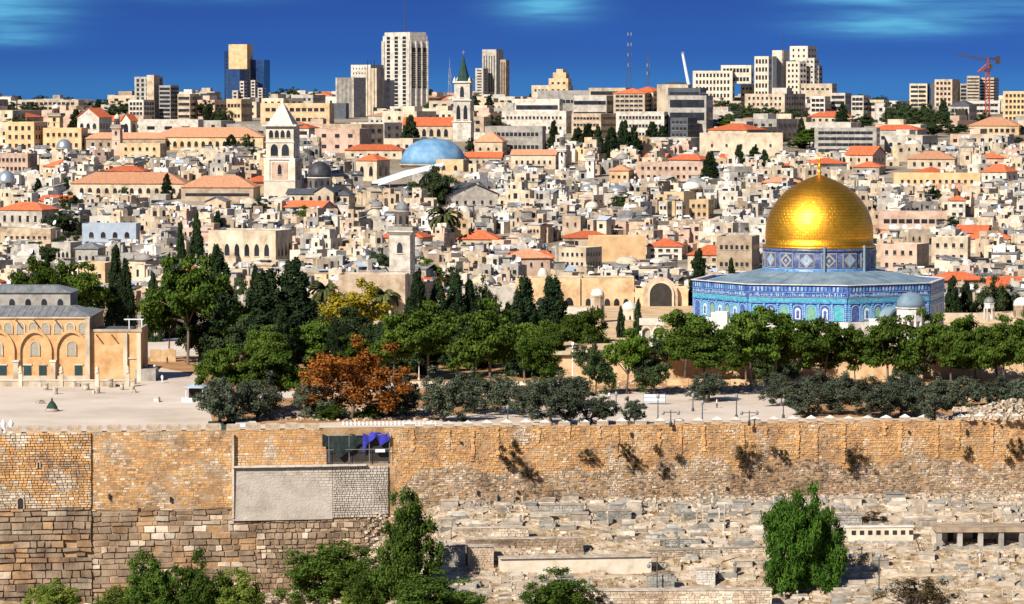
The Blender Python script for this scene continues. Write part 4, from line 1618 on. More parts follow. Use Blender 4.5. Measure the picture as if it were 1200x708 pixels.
# ---- the great blue-grey dome
rotunda('domed_church', 'large flattened blue-grey dome on a low drum behind a slanting white canopy', 'church', 507, 79, 162, 193, 199, 'bluedome', 'cream', 32, 0, anch='the blue dome')
multi('church_choir', 'square pale stone choir with an arched window standing against the blue dome', 'church', [
    ('wall', 511, 549, 187, 204, 6, -18, 'ochre', (2, 1, 1.2, 1.8, 'a'))], D=D_of(202) - 8)
multi('square_belfry', 'ruined square stone belfry with two tall openings and orange tiled cap', 'church tower', [
    ('wall', 417, 456, 181, 212, 9, -28, 'cream', (2, 1, 1.5, 3.4, 'a'), dict(roof='pyramid', roofmat='red', hr=2.2))], anch='the square belfry')


def canopy():
    D = D_of(219)
    e = empty('canopy', (P(478, 219, D).x, D, G(D)), 0, 'long slanting white canopy climbing towards the blue dome', 'canopy')
    o = P(478, 219, D)
    pts = []
    for (px, py) in ((436, 214), (520, 192)):
        p = P(px, py, D)
        pts.append((p.x - o.x, p.z - G(D)))
    (xa, za), (xb, zb) = pts
    xm, zm = (xa + xb) / 2 - 1, (za + zb) / 2 - .3
    b = MB()
    vs = []
    for y, dz in ((-4, -.7), (0, .9), (6, 1.2)):
        vs += [(xa, y, za + dz - .8), (xm, y, zm + dz), (xb, y, zb + dz * .4)]
    vs += [(a, c, d - .25) for a, c, d in vs]
    b.add(vs, [(0, 1, 4, 3), (1, 2, 5, 4), (3, 4, 7, 6), (4, 5, 8, 7), (12, 13, 10, 9), (13, 14, 11, 10), (15, 16, 13, 12), (16, 17, 14, 13), (0, 9, 10, 1), (1, 10, 11, 2), (2, 11, 14, 5), (5, 14, 17, 8), (0, 3, 12, 9), (3, 6, 15, 12)])
    b.build('roof_sheet', ['whitemetal'], e)
    for t in (.02, .25, .5, .75, .98):
        x = xa + (xb - xa) * t
        z = za + (zb - za) * t
        MB().tube((x, -3.6, 0), (x, -3.6, z - .9), .15).build('post', ['metal'], e)
    reserve(436, 520, 190, 222, D, 12, 6)
    anchor('the slanting canopy', 478, 206)


canopy()
bld('gabled_hall', 'white gabled hall with dark grey roof below the blue dome', 'hall', 513, 583, 215, 246, 9, 26, 'white', 'gabley', 'slate', (5, 1, .8, 1.2), (4, 1, .8, 1.2), hr=3.6, anch='the white gabled hall')


def minaret(name, label, pc, pw, pt, pb, mat='dome_white', cap='lead', balc=None, shaft_sides=4, D=None, lantern_r=.33, anch=None, topw=None, cat='minaret'):
    D = D_of(pb) if D is None else D
    s = D / F
    b0 = P(pc, pb, D)
    g = min(G(D), b0.z)
    w = pw * s
    Z = lambda py: P(pc, py, D).z - g
    balc = pt + (pb - pt) * .4 if balc is None else balc
    e = empty(name, (b0.x, D + w / 2, g), R(-12), label, cat)
    zb = Z(balc)
    if shaft_sides == 4:
        sh = MB().box(0, 0, -2, w, w, zb + 2, 0).box(0, 0, zb * .55, w * 1.06, w * 1.06, .3, 0).build('shaft', [mat], e)
    else:
        sh = MB().lathe([(w * .5, -2), (w * .46, zb)], 12).build('shaft', [mat], e)
    inst('window', WINA, sh, (0, -w * .5 - .02, zb * .82), 0, (w * .26, 1.5, w * .5))
    inst('window', WINA, sh, (w * .5 + .02, 0, zb * .82), math.pi / 2, (w * .26, 1.5, w * .5))
    inst('window', WINA, sh, (0, -w * .5 - .02, zb * .45), 0, (w * .16, 1.5, w * .35))
    MB().box(0, 0, zb, w * 1.35, w * 1.35, .35, 0).box(0, 0, zb + .35, w * 1.3, w * 1.3, .9, 1).box(0, 0, zb - .5, w * 1.15, w * 1.15, .5, 0).build('balcony', [mat, 'grey'], e)
    zt = Z(pt)
    r = w * lantern_r
    zc = zb + (zt - zb) * .62
    ln = MB().lathe([(r, zb + .3), (r, zc - .2), (r * 1.2, zc - .2), (r * 1.2, zc)], 12).build('lantern', [mat], e)
    for k in (0, 1, -1):
        a = k * 1.0
        inst('window', WINA, ln, (r * math.sin(a), -r * math.cos(a), zb + (zc - zb) * .55), a, (r * .4, 1.3, (zc - zb) * .4))
    hd = zt - zc
    MB().lathe([(r * 1.05, zc), (r * 1.0, zc + hd * .22), (r * .75, zc + hd * .48), (r * .35, zc + hd * .68), (.08, zc + hd * .78), (.05, zt), (0, zt)], 14).build('cap', [cap], e)
    reserve(pc - pw * .7, pc + pw * .7, pt, pb, D, w, w)
    if anch:
        anchor(anch, pc, (pt + pb) / 2)


minaret('minaret', 'broad square white minaret with dark-roofed balcony and domed lantern above the yellow tree', 471, 25, 232, 326, 'white', 'lead', 272, anch='the broad white minaret', D=878)
minaret('minaret', 'slender round white minaret standing before the dark cypresses', 659, 9, 150, 200, 'dome_white', 'dome_white', 176, 12)
minaret('minaret', 'short square white minaret with a small dome among the houses', 692, 10, 177, 208, 'dome_white', 'dome_white', 187)
minaret('bell_turret', 'small yellow stone bell turret with pyramid cap on the far left church', 65, 13, 121, 153, 'ochre', 'dome_white', 136, cat='church tower')
minaret('bell_turret', 'slim pink stone bell turret rising through the long tiled roof', 137, 10, 132, 182, 'pink', 'dome_white', 150, cat='church tower')


# ---- green-spired church tower
def spire():
    D = D_of(166)
    s = D / F
    pc = 543
    b0 = P(pc, 166, D)
    g = min(G(D), b0.z)
    Z = lambda py: P(pc, py, D).z - g
    w = 21 * s
    e = empty('church_spire', (b0.x, D + w / 2, g), R(-10), 'white church tower with slender dark green pointed spire', 'church tower')
    anchor('the dark green spire', pc, 115)
    MB().box(0, 0, 0, w * 1.02, w * 1.02, Z(143), 0).box(0, 0, Z(143), w * 1.12, w * 1.12, .4, 1).build('base', ['white', 'dome_white'], e)
    m = MB().box(0, 0, Z(143), w * .95, w * .95, Z(118) - Z(143), 0).box(0, 0, Z(118), w * 1.1, w * 1.1, .5, 1).build('middle_stage', ['white', 'dome_white'], e)
    t = MB().box(0, 0, Z(118), w * .88, w * .88, Z(97) - Z(118), 0).box(0, 0, Z(97), w * 1.04, w * 1.04, .6, 1)
    for sx_ in (-1, 1):
        for sy_ in (-1, 1):
            t.lathe([(.7, Z(97)), (.5, Z(93)), (0, Z(90))], 8, sx_ * w * .42, sy_ * w * .42, 0, 1)
    t = t.build('belfry', ['white', 'dome_white'], e)
    for (par, lo, hi, hw) in ((m, 140, 123, .475), (t, 114, 101, .44)):
        for k in ((-.2, .2) if hw > .45 else (0,)):
            inst('belfry_arch', WINA, par, (k * w, -w * hw - .03, (Z(lo) + Z(hi)) / 2), 0, (w * .22, 1.5, Z(hi) - Z(lo)))
            inst('belfry_arch', WINA, par, (w * hw + .03, k * w, (Z(lo) + Z(hi)) / 2), math.pi / 2, (w * .22, 1.5, Z(hi) - Z(lo)))
    MB().lathe([(w * .40, Z(97) + .6), (w * .34, Z(92)), (w * .12, Z(74)), (.12, Z(64)), (0, Z(64) + .2)], 8, smooth=False).build('spire', ['greencloth'], e)
    MB().tube((0, 0, Z(65)), (0, 0, Z(59)), .12).tube((-.7, 0, Z(61)), (.7, 0, Z(61)), .1).build('cross', ['metal'], e)
    reserve(531, 556, 60, 163, D, 8, 8)


spire()
# small domes among the houses
for (pc, pw, pt, pm, pb, cap, lab) in ((74, 19, 163, 174, 179, 'silver', 'shiny silver dome in front of the peach stone block'),
                                       (6, 22, 200, 214, 221, 'silver', 'big silver-blue dome cut by the frame edge'),
                                       (170, 0, 0, 0, 0, '', ''), (689, 18, 216, 223, 228, 'silver', 'pale blue low dome west of the small square minaret'),
                                       (724, 24, 217, 224, 229, 'silver', 'wide pale blue shallow dome among crowded flat roofs'),
                                       (811, 24, 213, 221, 227, 'dome_white', 'white shallow dome below the lone dark cypress'),
                                       (694, 17, 236, 244, 251, 'dome_white', 'plain white dome in the middle of the crowded roofs'),
                                       (636, 13, 314, 326, 332, 'dome_white', 'tall white dome above the western arcade'),
                                       (442, 15, 236, 243, 249, 'lead', 'dark grey dome before the black-domed church'),
                                       (473, 14, 300, 306, 312, 'dome_white', ''), (596, 12, 167, 175, 180, 'dome_white', 'small white dome under the long strip-windowed block')):
    if lab:
        rotunda('small_dome', lab, 'dome', pc, pw, pt, pm, pb, cap, 'cream', 16, 6)

# ---- larger old-town buildings: name, label, cat, px0, px1, pt, pb, depth, rot, mat, roof, roofmat, win, hr, anchor
OT = [
 ('stone_school', 'peach stone block with two rows of windows at the far left', 'building', 5, 52, 143, 176, 12, -18, 'peach', 'flat', 'roofpale', (4, 3, 1.2, 1.6), 2, 'the peach block'),
 ('stone_school', 'peach stone wing with a grey roof store beside the far left block', 'building', 50, 100, 150, 176, 10, -8, 'peach', 'flat', 'roofpale', (6, 2, 1.1, 1.5), 2, None),
 ('stone_hospice', 'pink stone hospice with two window rows under the silver dome', 'building', -6, 40, 180, 203, 10, -12, 'pink', 'flat', 'roofpale', (7, 2, .9, 1.3), 2, None),
 ('tiled_cloister', 'very long faded tiled cloister roof left of the white bell tower', 'building', 176, 312, 150, 176, 16, -4, 'ochre', 'hip', 'oldred', (14, 1, 1.4, 2.2, 'a'), 3.6, 'the long tiled roof'),
 ('tiled_cloister', 'narrow faded tiled range joining the bell turret and the long roof', 'building', 98, 196, 156, 176, 9, -4, 'tan', 'hip', 'oldred', (9, 1, 1, 1.6), 2.2, None),
 ('ochre_convent', 'small ochre convent block with five square windows', 'building', 140, 193, 168, 188, 9, -10, 'ochre', 'flat', 'roofpale', (5, 2, 1, 1.2), 2, None),
 ('tiled_market', 'long faded tiled market hall with white arcade below', 'building', 82, 222, 203, 231, 14, -6, 'cream', 'hip', 'oldred', (12, 1, 1.3, 1.8, 'a'), 3.5, 'the tiled market hall'),
 ('tiled_market', 'second faded tiled hall with deep dark eaves near the bell tower', 'building', 212, 302, 207, 236, 13, -6, 'tan', 'hip', 'oldred', (7, 1, 3.2, 1.0, 'p'), 3.6, None),
 ('tiled_house', 'orange roofed white house with a row of five tall windows', 'house', -4, 66, 238, 266, 10, -24, 'white', 'hip', 'red', (5, 1, .9, 2.0), 2.2, 'the orange-roofed white house'),
 ('arcaded_house', 'small white arcaded gallery of many narrow arches', 'house', 176, 198, 228, 242, 7, -8, 'white', 'flat', 'roofpale', (7, 1, .7, 1.2, 'a'), 2, None),
 ('stone_house', 'brown gabled stone house with round oculus beside the market hall', 'house', 240, 268, 231, 246, 8, -6, 'tan', 'gabley', 'lead', (2, 1, .8, 1), 1.6, None),
 ('stone_convent', 'cream stone convent with seven tall arched windows on its front', 'building', 243, 340, 270, 313, 14, -16, 'cream', 'flat', 'roofpale', (6, 1, 1.4, 3.4, 'a'), 2, 'the arched-window convent'),
 ('stone_house', 'grey house with small pyramid cap and paired windows', 'house', 88, 120, 285, 312, 9, -8, 'grey', 'pyramid', 'lead', (3, 1, .8, 1.3, 'a'), 1.6, None),
 ('stone_house', 'white house with seven close arched windows', 'house', 60, 92, 284, 310, 9, -14, 'white', 'flat', 'roofpale', (4, 1, .7, 1.6, 'a'), 2, None),
 ('stone_house', 'ochre house standing behind the dark round pines', 'house', 92, 132, 308, 336, 8, -14, 'ochre', 'flat', 'roofpale', (3, 1, .9, 1.2), 2, None),
 ('barracks', 'long low tan building with eight square windows', 'building', 0, 62, 268, 286, 8, -4, 'tan', 'flat', 'roofpale', (8, 1, .8, .8), 2, None),
 ('arcaded_house', 'blue-white house with four rounded arches', 'house', 96, 162, 262, 286, 8, -4, 'bluegrey', 'flat', 'roofdark', (4, 1, 1.4, 1.8, 'a'), 2, None),
 ('tiled_house', 'bright orange hipped roof house with deep shadow under it', 'house', 536, 588, 271, 292, 10, -8, 'cream', 'hip', 'red', (4, 1, 1, 1.2), 2.4, 'the bright orange roof'),
 ('tiled_house', 'flat orange roof slab on a wide pale wall in the middle', 'house', 660, 719, 272, 290, 10, 6, 'cream', 'hip', 'red', (3, 1, 1, 1.2), 1.8, 'the wide orange roof'),
 ('bare_block', 'large blank cream wall block without windows', 'building', 690, 757, 277, 306, 10, 10, 'peach', 'flat', 'roofpale', None, 2, 'the blank cream block'),
 ('tiled_house', 'orange hipped roof on white house with dark openings', 'house', 758, 804, 281, 304, 9, -8, 'white', 'hip', 'red', (4, 2, 1.2, .8), 2, None),
 ('tiled_house', 'orange hipped roof above balcony near the tall pine', 'house', 806, 862, 289, 318, 10, -8, 'cream', 'hip', 'red', (4, 2, 1, 1), 2.4, 'the orange roof by the pine'),
 ('stone_school', 'big grey-brown block with paired small windows beside the drum', 'building', 840, 893, 277, 320, 12, -14, 'tan', 'flat', 'roofpale', (6, 2, .8, 1.2), 2, None),
 ('stone_house', 'cream house with row of small windows below the wide orange roof', 'house', 655, 706, 290, 315, 10, -30, 'cream', 'flat', 'roofpale', (5, 2, .7, 1.0), 2, None),
 ('stone_house', 'pink stone apartment row with nine windows', 'house', 745, 826, 190, 212, 9, -5, 'pink', 'flat', 'roofpale', (10, 2, .9, 1.1), 2, 'the pink stone row'),
 ('stone_house', 'yellow house with faded tiled roof among the white minarets', 'house', 714, 744, 194, 214, 9, -14, 'ochre', 'hip', 'oldred', (3, 1, .9, 1), 1.8, None),
 ('stone_church', 'cream church front with small windows before the round minaret', 'building', 599, 655, 176, 198, 9, -8, 'cream', 'gable', 'oldred', (7, 1, .8, 1.3), 1.8, None),
 ('tiled_house', 'scarlet roofed low range right of the blue dome', 'house', 546, 590, 179, 194, 8, -6, 'cream', 'gable', 'red', (5, 1, .8, .9), 1.8, None),
 ('brown_church', 'brown stone apse with orange pyramid roof behind the blue dome', 'building', 556, 594, 154, 182, 10, -10, 'tan', 'pyramid', 'oldred', (3, 1, .9, 1.2, 'a'), 4.0, None),
 ('tiled_house', 'wide red roof cluster left of the blue dome', 'house', 404, 474, 170, 186, 9, -6, 'cream', 'hip', 'red', (6, 1, .9, .9), 2, None),
 ('long_church', 'orange tiled nave with pointed windows beside the green spire', 'building', 472, 534, 138, 163, 12, -6, 'cream', 'gable', 'red', (6, 1, 1.6, 3.2, 'a'), 3.4, 'the orange-tiled nave'),
 ('walled_hospice', 'low white compound with a long flat front and little arches', 'building', 568, 640, 148, 180, 14, -6, 'grey', 'flat', 'roofpale', (12, 2, 1.2, 1.5), 2, None),
 ('white_house', 'tall white house with blue water store on top', 'house', 772, 788, 236, 258, 6, -20, 'white', 'flat', 'bluesheet', (2, 2, .8, 1.0), 2, 'the blue-topped white house'),
 ('white_house', 'narrow white house with small blue roof box', 'house', 792, 804, 236, 258, 6, -20, 'white', 'flat', 'bluesheet', (2, 2, .7, .9), 2, None),
 ('stone_house', 'cream cube house with dark windows and a red awning', 'house', 808, 838, 234, 256, 9, -14, 'ochre', 'flat', 'roofpale', (3, 2, .9, 1.1), 2, None),
 ('balcony_block', 'long pale block with a strip of dark balcony openings', 'building', 1030, 1112, 248, 268, 9, -4, 'pink', 'flat', 'roofdark', (8, 1, 1.8, 1.3, 'p'), 2, 'the balcony block'),
 ('tiled_house', 'red gabled house with cream end wall above the golden dome', 'house', 992, 1040, 172, 202, 12, -34, 'cream', 'gable', 'red', (3, 2, .9, 1.2), 3.0, 'the red gabled house'),
 ('tiled_house', 'low red roof just below the red gabled house', 'house', 1000, 1040, 190, 205, 9, -20, 'grey', 'hip', 'red', (3, 1, .9, .9), 1.8, None),
 ('tiled_house', 'red hipped roof on dark house at the wood edge', 'house', 1152, 1194, 193, 214, 10, -40, 'white', 'hip', 'red', (3, 1, .9, 1.2), 2.6, None),
 ('tiled_house', 'small scarlet roof house poking above the crowded roofs', 'house', 1113, 1135, 230, 256, 8, -8, 'white', 'hip', 'red', (2, 2, 1.2, .9), 1.4, 'the small scarlet roof'),
 ('long_convent', 'long peach wall building with small windows right of the golden dome', 'building', 1048, 1150, 203, 220, 9, -4, 'peach', 'flat', 'roofpale', (12, 1, .9, 1.1), 2, 'the long peach building'),
 ('stone_villa', 'cream villa with orange hipped roof and two chimneys', 'house', 1064, 1126, 178, 198, 12, -12, 'cream', 'hip', 'oldred', (5, 1, 1, 1.4), 2.6, None),
 ('stone_house', 'pink house with flat front and three dark doors', 'house', 1033, 1092, 286, 318, 10, -26, 'pink', 'flat', 'roofpale', (4, 2, .9, 1.2), 2, None),
 ('stone_house', 'tall cream house beside the pink one near the right trees', 'house', 1092, 1142, 278, 308, 10, -12, 'cream', 'flat', 'roofpale', (4, 2, .9, 1.2), 2, None),
 ('western_range', 'long tan stone range behind the cypresses with few windows', 'building', 396, 478, 322, 376, 12, -3, 'tan', 'flat', 'roofpale', (6, 1, .9, 1.3), 2, None),
 ('western_range', 'ochre stone range with dark arched portals behind two tall cypresses', 'building', 604, 682, 326, 384, 12, -2, 'ochre', 'flat', 'roofpale', (4, 1, 2.0, 3.4, 'a'), 2, 'the ochre portal range'),
 ('western_range', 'ochre stone range left of the great vaulted arch', 'building', 680, 745, 326, 380, 12, -2, 'ochre', 'flat', 'roofpale', (5, 1, 1.3, 2.0, 'a'), 2, None),
 ('western_range', 'white-walled lower range half hidden by the pine crowns', 'building', 540, 606, 338, 384, 10, -2, 'white', 'flat', 'roofpale', (5, 1, 1.2, 2.2, 'a'), 2, None),
]
for (nm, lab, cat, a, b_, pt, pb, dep, rot, mat, roof, rm, win, hr, an_) in OT:
    D = None
    if nm == 'western_range':
        D = 868
        if win:
            pass
    bld(nm, lab, cat, a, b_, pt, pb, dep, rot, mat, roof, rm, win, None, hr, D, an_)


# great vaulted arch
def iwan():
    D = 862
    e = bld('vaulted_gatehouse', 'ochre gatehouse with one great dark vaulted arch', 'gatehouse', 744, 808, 338, 384, 10, -2, 'ochre', 'flat', 'roofpale', (0, 0, 1, 1), None, 2, D, 'the vaulted gatehouse')
    s = D / F
    c = P(774, 376, D)
    X = c.x - e.location.x
    z = c.z - e.location.z
    MB().arch(40 * s, 52 * s, 1.6, 0, pointed=.0).build('arch_block', ['tan'], e, (X, -5.0, z))
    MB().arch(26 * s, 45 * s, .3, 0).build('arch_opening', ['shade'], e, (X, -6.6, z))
    MB().archring(26 * s, 45 * s, .5, .45, 0).build('arch_rim', ['cream'], e, (X, -6.6, z))


iwan()
kiosk('domed_fountain', 'cream domed fountain house in front of the ochre range', 'fountain', 700, 338, 385, 17, 800, 8, 'dome_white', 'cream', open_=False)
kiosk('domed_fountain', 'smaller cream domed building beside two thin cypresses', 'fountain', 738, 353, 385, 19, 810, 8, 'dome_white', 'cream', open_=False)


def arcade(label, px0, px1, pt, pb, n, D, z):
    s = D / F
    p = P((px0 + px1) / 2, pb, D)
    top = P(0, pt, D).z
    e = empty('stone_arcade', (p.x, D, z), R(-6), label, 'arcade')
    w = (px1 - px0) * s
    h = top - z
    bw = w / n
    for i in range(n + 1):
        MB().box(-w / 2 + i * bw, 0, 0, bw * .24, .9, h * .62, 0).build('pillar', ['dome_white'], e)
    for i in range(n):
        MB().archring(bw * .76, h * .72, bw * .1, .8, 0, pointed=.2).build('arch', ['dome_white'], e, (-w / 2 + (i + .5) * bw, .4, 0))
        MB().arch(bw * .74, h * .7, .05, 0).build('arch_shadow_wall', ['grille'], e, (-w / 2 + (i + .5) * bw, .5, 0))
    MB().box(0, 0, h * .8, w + .6, 1.1, h * .2, 0).build('attic', ['dome_white'], e)
    for k in range(4):
        MB().box(0, -1 - k * .9, -.6 - k * .6, w * 1.1, 1, .6, 0).build('stair', ['dome_white'], e)


arcade('white marble arcade of slender arches at the head of terrace steps', 751, 777, 373, 404, 2, 715, -51.6)
bld('white_portico', 'white arcaded portico front between the pines', 'building', 655, 690, 362, 398, 6, -4, 'white', 'flat', 'roofpale', (3, 1, 1.8, 3.2, 'a'), None, 2, 800)
bld('white_portico', 'low white portico bay beside the tall dark cypress', 'building', 625, 650, 360, 388, 6, -4, 'white', 'flat', 'roofpale', (3, 1, 1.0, 2.2, 'a'), None, 2, 830)

# ================================================================ THE NEW TOWN ON THE SKYLINE
W = 'w'
multi('stepped_apartments', 'stepped stone apartment tower with curved balcony front on the left skyline', 'apartment block', [
    ('wall', 157, 190, 90, 140, 14, -34, 'grey', (3, 9, 1.6, 1.5), dict(y=40)),
    ('stair_wing', 172, 186, 88, 140, 10, -20, 'tan', None, dict(y=36)),
    ('wing', 150, 180, 117, 142, 12, -30, 'white', (4, 4, 1.5, 1.4), dict(y=20)),
    ('wing', 186, 209, 100, 142, 14, -34, 'grey', (3, 8, 2.2, 1.2, 'p'), dict(y=30)),
    ('wing', 208, 232, 110, 140, 12, -20, 'cream', (4, 4, 1.6, 1.4), dict(y=30))], anch='the stepped stone apartments')
multi('glass_tower', 'tall blank beige tower core wrapped by dark blue glass wings', 'tower', [
    ('core', 268, 295, 52, 118, 14, -12, 'peach', None, dict(y=40)),
    ('glass_wing', 263, 269, 60, 118, 10, -5, 'glass', (1, 14, 1.6, .5, 'p'), dict(y=44)),
    ('glass_wing', 264, 292, 81, 118, 16, -40, 'glass', (3, 8, 2.0, 1.5, 'g'), dict(y=30)),
    ('glass_wing', 292, 315, 70, 116, 14, -12, 'glass', (5, 11, 1.6, 1.6, 'g'), dict(y=46)),
    ('stair_stack', 281, 289, 95, 120, 8, -20, 'white', (1, 6, 2.0, 1.2, 'p'), dict(y=18)),
    ('stair_stack', 272, 283, 106, 120, 8, -20, 'white', (1, 3, 2.0, 1.2, 'p'), dict(y=16)),
    ('stair_stack', 294, 302, 94, 120, 8, -20, 'white', (1, 7, 2.0, 1.2, 'p'), dict(y=18)),
    ('stair_stack', 302, 311, 103, 120, 8, -20, 'white', (1, 5, 2.0, 1.2, 'p'), dict(y=16))], anch='the blue glass tower')
ht = multi('hotel_tower', 'tallest white tower, small windows on one face and dark balcony bays on the other', 'tower', [
    ('wall', 448, 501, 41, 128, 26, -50, 'white', (3, 19, 3.2, 1.7, 'p'), dict(y=80, swin=(3, 1, .01, .01), parapet=0)),
    ('crown', 450, 499, 37, 42, 22, -50, 'white', None, dict(y=82, z0=1, parapet=0))], D=D_of(127), anch='the tallest white tower')


def hotel_details():
    w_ = [c for c in ht.children if c.name.startswith('wall')][0]
    bb = [v.co for v in w_.data.vertices]
    hw, hd, hz = max(v.x for v in bb), max(v.y for v in bb), max(v.z for v in bb)
    for k in (-.62, 0, .62):
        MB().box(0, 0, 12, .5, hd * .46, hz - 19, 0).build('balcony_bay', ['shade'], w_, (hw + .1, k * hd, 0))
        sl = MB()
        for i in range(19):
            sl.box(0, 0, 13 + i * (hz - 22) / 19, .5, hd * .40, .3, 0)
        sl.build('balcony_slab', ['grey'], w_, (hw + .25, k * hd, 0))
    for k in (-.95, -.31, .31, .95):
        MB().box(0, 0, 0, 1.0, hd * .14, hz - 3, 0).build('fin', ['white'], w_, (hw + .3, k * hd, 0))
    for k in (-.93, .93):
        MB().box(0, 0, 0, hw * .2, 1.0, hz - 3, 0).build('fin', ['white'], w_, (k * hw, -hd - .3, 0))
    MB().tube((0, 0, hz), (0, 0, hz + 24), .35, .12).build('antenna', ['pole'], w_)


hotel_details()
multi('office_block', 'grey windowless-looking block of stepped slabs beside the tallest tower', 'tower', [
    ('wall', 411, 449, 76, 128, 18, -30, 'white', (6, 9, .5, .9, 'p'), dict(y=60)),
    ('wing', 428, 450, 80, 128, 14, -36, 'cream', (3, 1, .3, 30, 'p'), dict(y=40, swin=(1, 1, .01, .01))),
    ('wing', 393, 428, 91, 139, 16, -30, 'white', (12, 1, .3, 21, 'p'), dict(y=10, swin=(1, 1, .01, .01))),
    ('wing', 449, 462, 94, 128, 10, -20, 'white', None, dict(y=52))], D=D_of(138))
multi('city_tower', 'ribbed white office tower with stepped top and antennas behind the green spire', 'tower', [
    ('wall', 565, 590, 58, 114, 14, -20, 'white', (5, 1, .6, 24, 'p'), dict(y=60, swin=(1, 1, .01, .01))),
    ('wing', 557, 572, 80, 114, 10, -25, 'white', (1, 10, 3.2, .7, 'p'), dict(y=50)),
    ('wing', 586, 597, 70, 114, 12, -30, 'tan', (3, 1, .6, 22, 'p'), dict(y=50, swin=(1, 1, .01, .01)))], D=D_of(120), anch='the ribbed office tower')
multi('stepped_hotel', 'honey stone building rising in steps to a blunt tower', 'building', [
    ('wall', 623, 672, 100, 120, 14, -14, 'cream', (9, 2, 1.3, 1.3), dict(y=30)),
    ('wing', 643, 670, 92, 118, 10, -14, 'ochre', (3, 3, 1.6, 1.3), dict(y=28)),
    ('wing', 648, 667, 85, 118, 9, -14, 'ochre', (2, 2, 1.6, 1.3), dict(y=30)),
    ('wing', 652, 663, 81, 118, 8, -14, 'ochre', None, dict(y=32))], anch='the stepped honey tower')
multi('convent_block', 'white convent with long strip window above three rows of small openings', 'building', [
    ('wall', 588, 671, 130, 156, 16, -10, 'white', (15, 2, .9, 1.1), dict()),
    ('wing', 603, 660, 116, 134, 12, -8, 'white', (7, 1, 3.4, 1.9, 'p'), dict(y=14)),
    ('wing', 630, 700, 106, 130, 12, -8, 'grey', (10, 1, 1.8, 1.4, 'p'), dict(y=40))], anch='the strip-windowed convent')
multi('hotel_block', 'grand white hotel with two small red roofs and rows of little windows', 'building', [
    ('wall', 722, 786, 131, 162, 16, -10, 'white', (13, 3, 1.0, 1.2), dict()),
    ('wing', 719, 765, 104, 132, 14, -14, 'cream', (6, 4, 1.6, .9), dict(y=16, roof='hip', roofmat='red', hr=2)),
    ('wing', 741, 780, 102, 132, 14, -30, 'cream', (5, 4, 1.3, .9), dict(y=26, roof='hip', roofmat='red', hr=2)),
    ('wing', 670, 724, 133, 158, 14, -30, 'tan', (8, 3, 1.2, 1.0), dict(y=4)),
    ('wing', 672, 724, 112, 140, 14, -20, 'white', (6, 2, 3.4, 1.6, 'p'), dict(y=20)),
    ('wing', 690, 740, 103, 130, 14, -10, 'cream', (5, 3, 3.0, 1.5, 'p'), dict(y=44))], anch='the grand white hotel')
gb_ = multi('stone_hall', 'grey-brown stone hall with tall bays beneath a shallow dark dome', 'building', [
    ('wall', 783, 838, 112, 144, 18, -12, 'grey', (6, 2, 2.6, 3.2, 'p'), dict(y=4)),
    ('attic', 783, 830, 103, 114, 16, -12, 'slate', (8, 1, 1.6, 1.0, 'p'), dict(y=8)),
    ('attic', 770, 812, 99, 118, 12, -10, 'cream', None, dict(y=20)),
    ('wing', 786, 818, 138, 162, 12, -30, 'slate', (4, 3, 1.2, 1.2), dict(y=-6))], anch='the grey stone hall')
rotunda('shallow_dome', 'shallow dark dome on the skyline beside the white boom', 'dome', 792, 34, 96, 101, 104, 'slate', 'cream', 24, 0, D=D_of(138) + 60)
multi('residential_complex', 'huge pale housing complex pierced by a square opening through which sky shows', 'apartment block', [
    ('wall', 812, 862, 83, 124, 12, -10, 'limestone', (10, 5, 1.2, 2.2, 'p'), dict(y=30)),
    ('wing', 845, 884, 76, 98, 12, -10, 'limestone', (8, 2, 1.5, 2.4, 'p'), dict(y=32, z0=1, parapet=.3)),
    ('wing', 884, 906, 66, 124, 12, -14, 'limestone', (4, 6, 1.2, 2.6, 'p'), dict(y=32)),
    ('wing', 868, 886, 99, 122, 10, -10, 'cream', (3, 3, 1.6, 1.4, 'p'), dict(y=44))], anch='the pierced housing complex')
multi('stepped_towers', 'cluster of cream and dark stepped towers beside the pierced complex', 'tower', [
    ('core', 905, 925, 59, 122, 14, -30, 'limestone', None, dict(y=34)),
    ('wing', 905, 911, 66, 118, 8, -4, 'slate', None, dict(y=26)),
    ('wing', 926, 958, 54, 118, 14, -36, 'limestone', (3, 9, 1.2, 1.6, 'p'), dict(y=44)),
    ('wing', 922, 945, 72, 118, 14, -50, 'limestone', (3, 7, 1.6, 1.6, 'p'), dict(y=24)),
    ('wing', 944, 960, 68, 118, 10, -36, 'white', (2, 8, 1.4, 1.2, 'p'), dict(y=28)),
    ('wing', 952, 964, 77, 118, 10, -36, 'grey', (3, 7, 1.0, 1.2, 'p'), dict(y=30)),
    ('wing', 936, 982, 98, 120, 12, -20, 'cream', (6, 2, 1.8, 1.2, 'p'), dict(y=18))], anch='the cluster of stepped towers')
multi('white_college', 'pale college block with pilastered front and a deeply shaded side', 'building', [
    ('wall', 874, 946, 110, 140, 22, -34, 'cream', (8, 4, 1.1, 1.3), dict(y=0)),
    ('attic', 905, 930, 103, 118, 10, -20, 'white', (3, 1, 1.4, 1.2), dict(y=10))], anch='the shaded-side college')
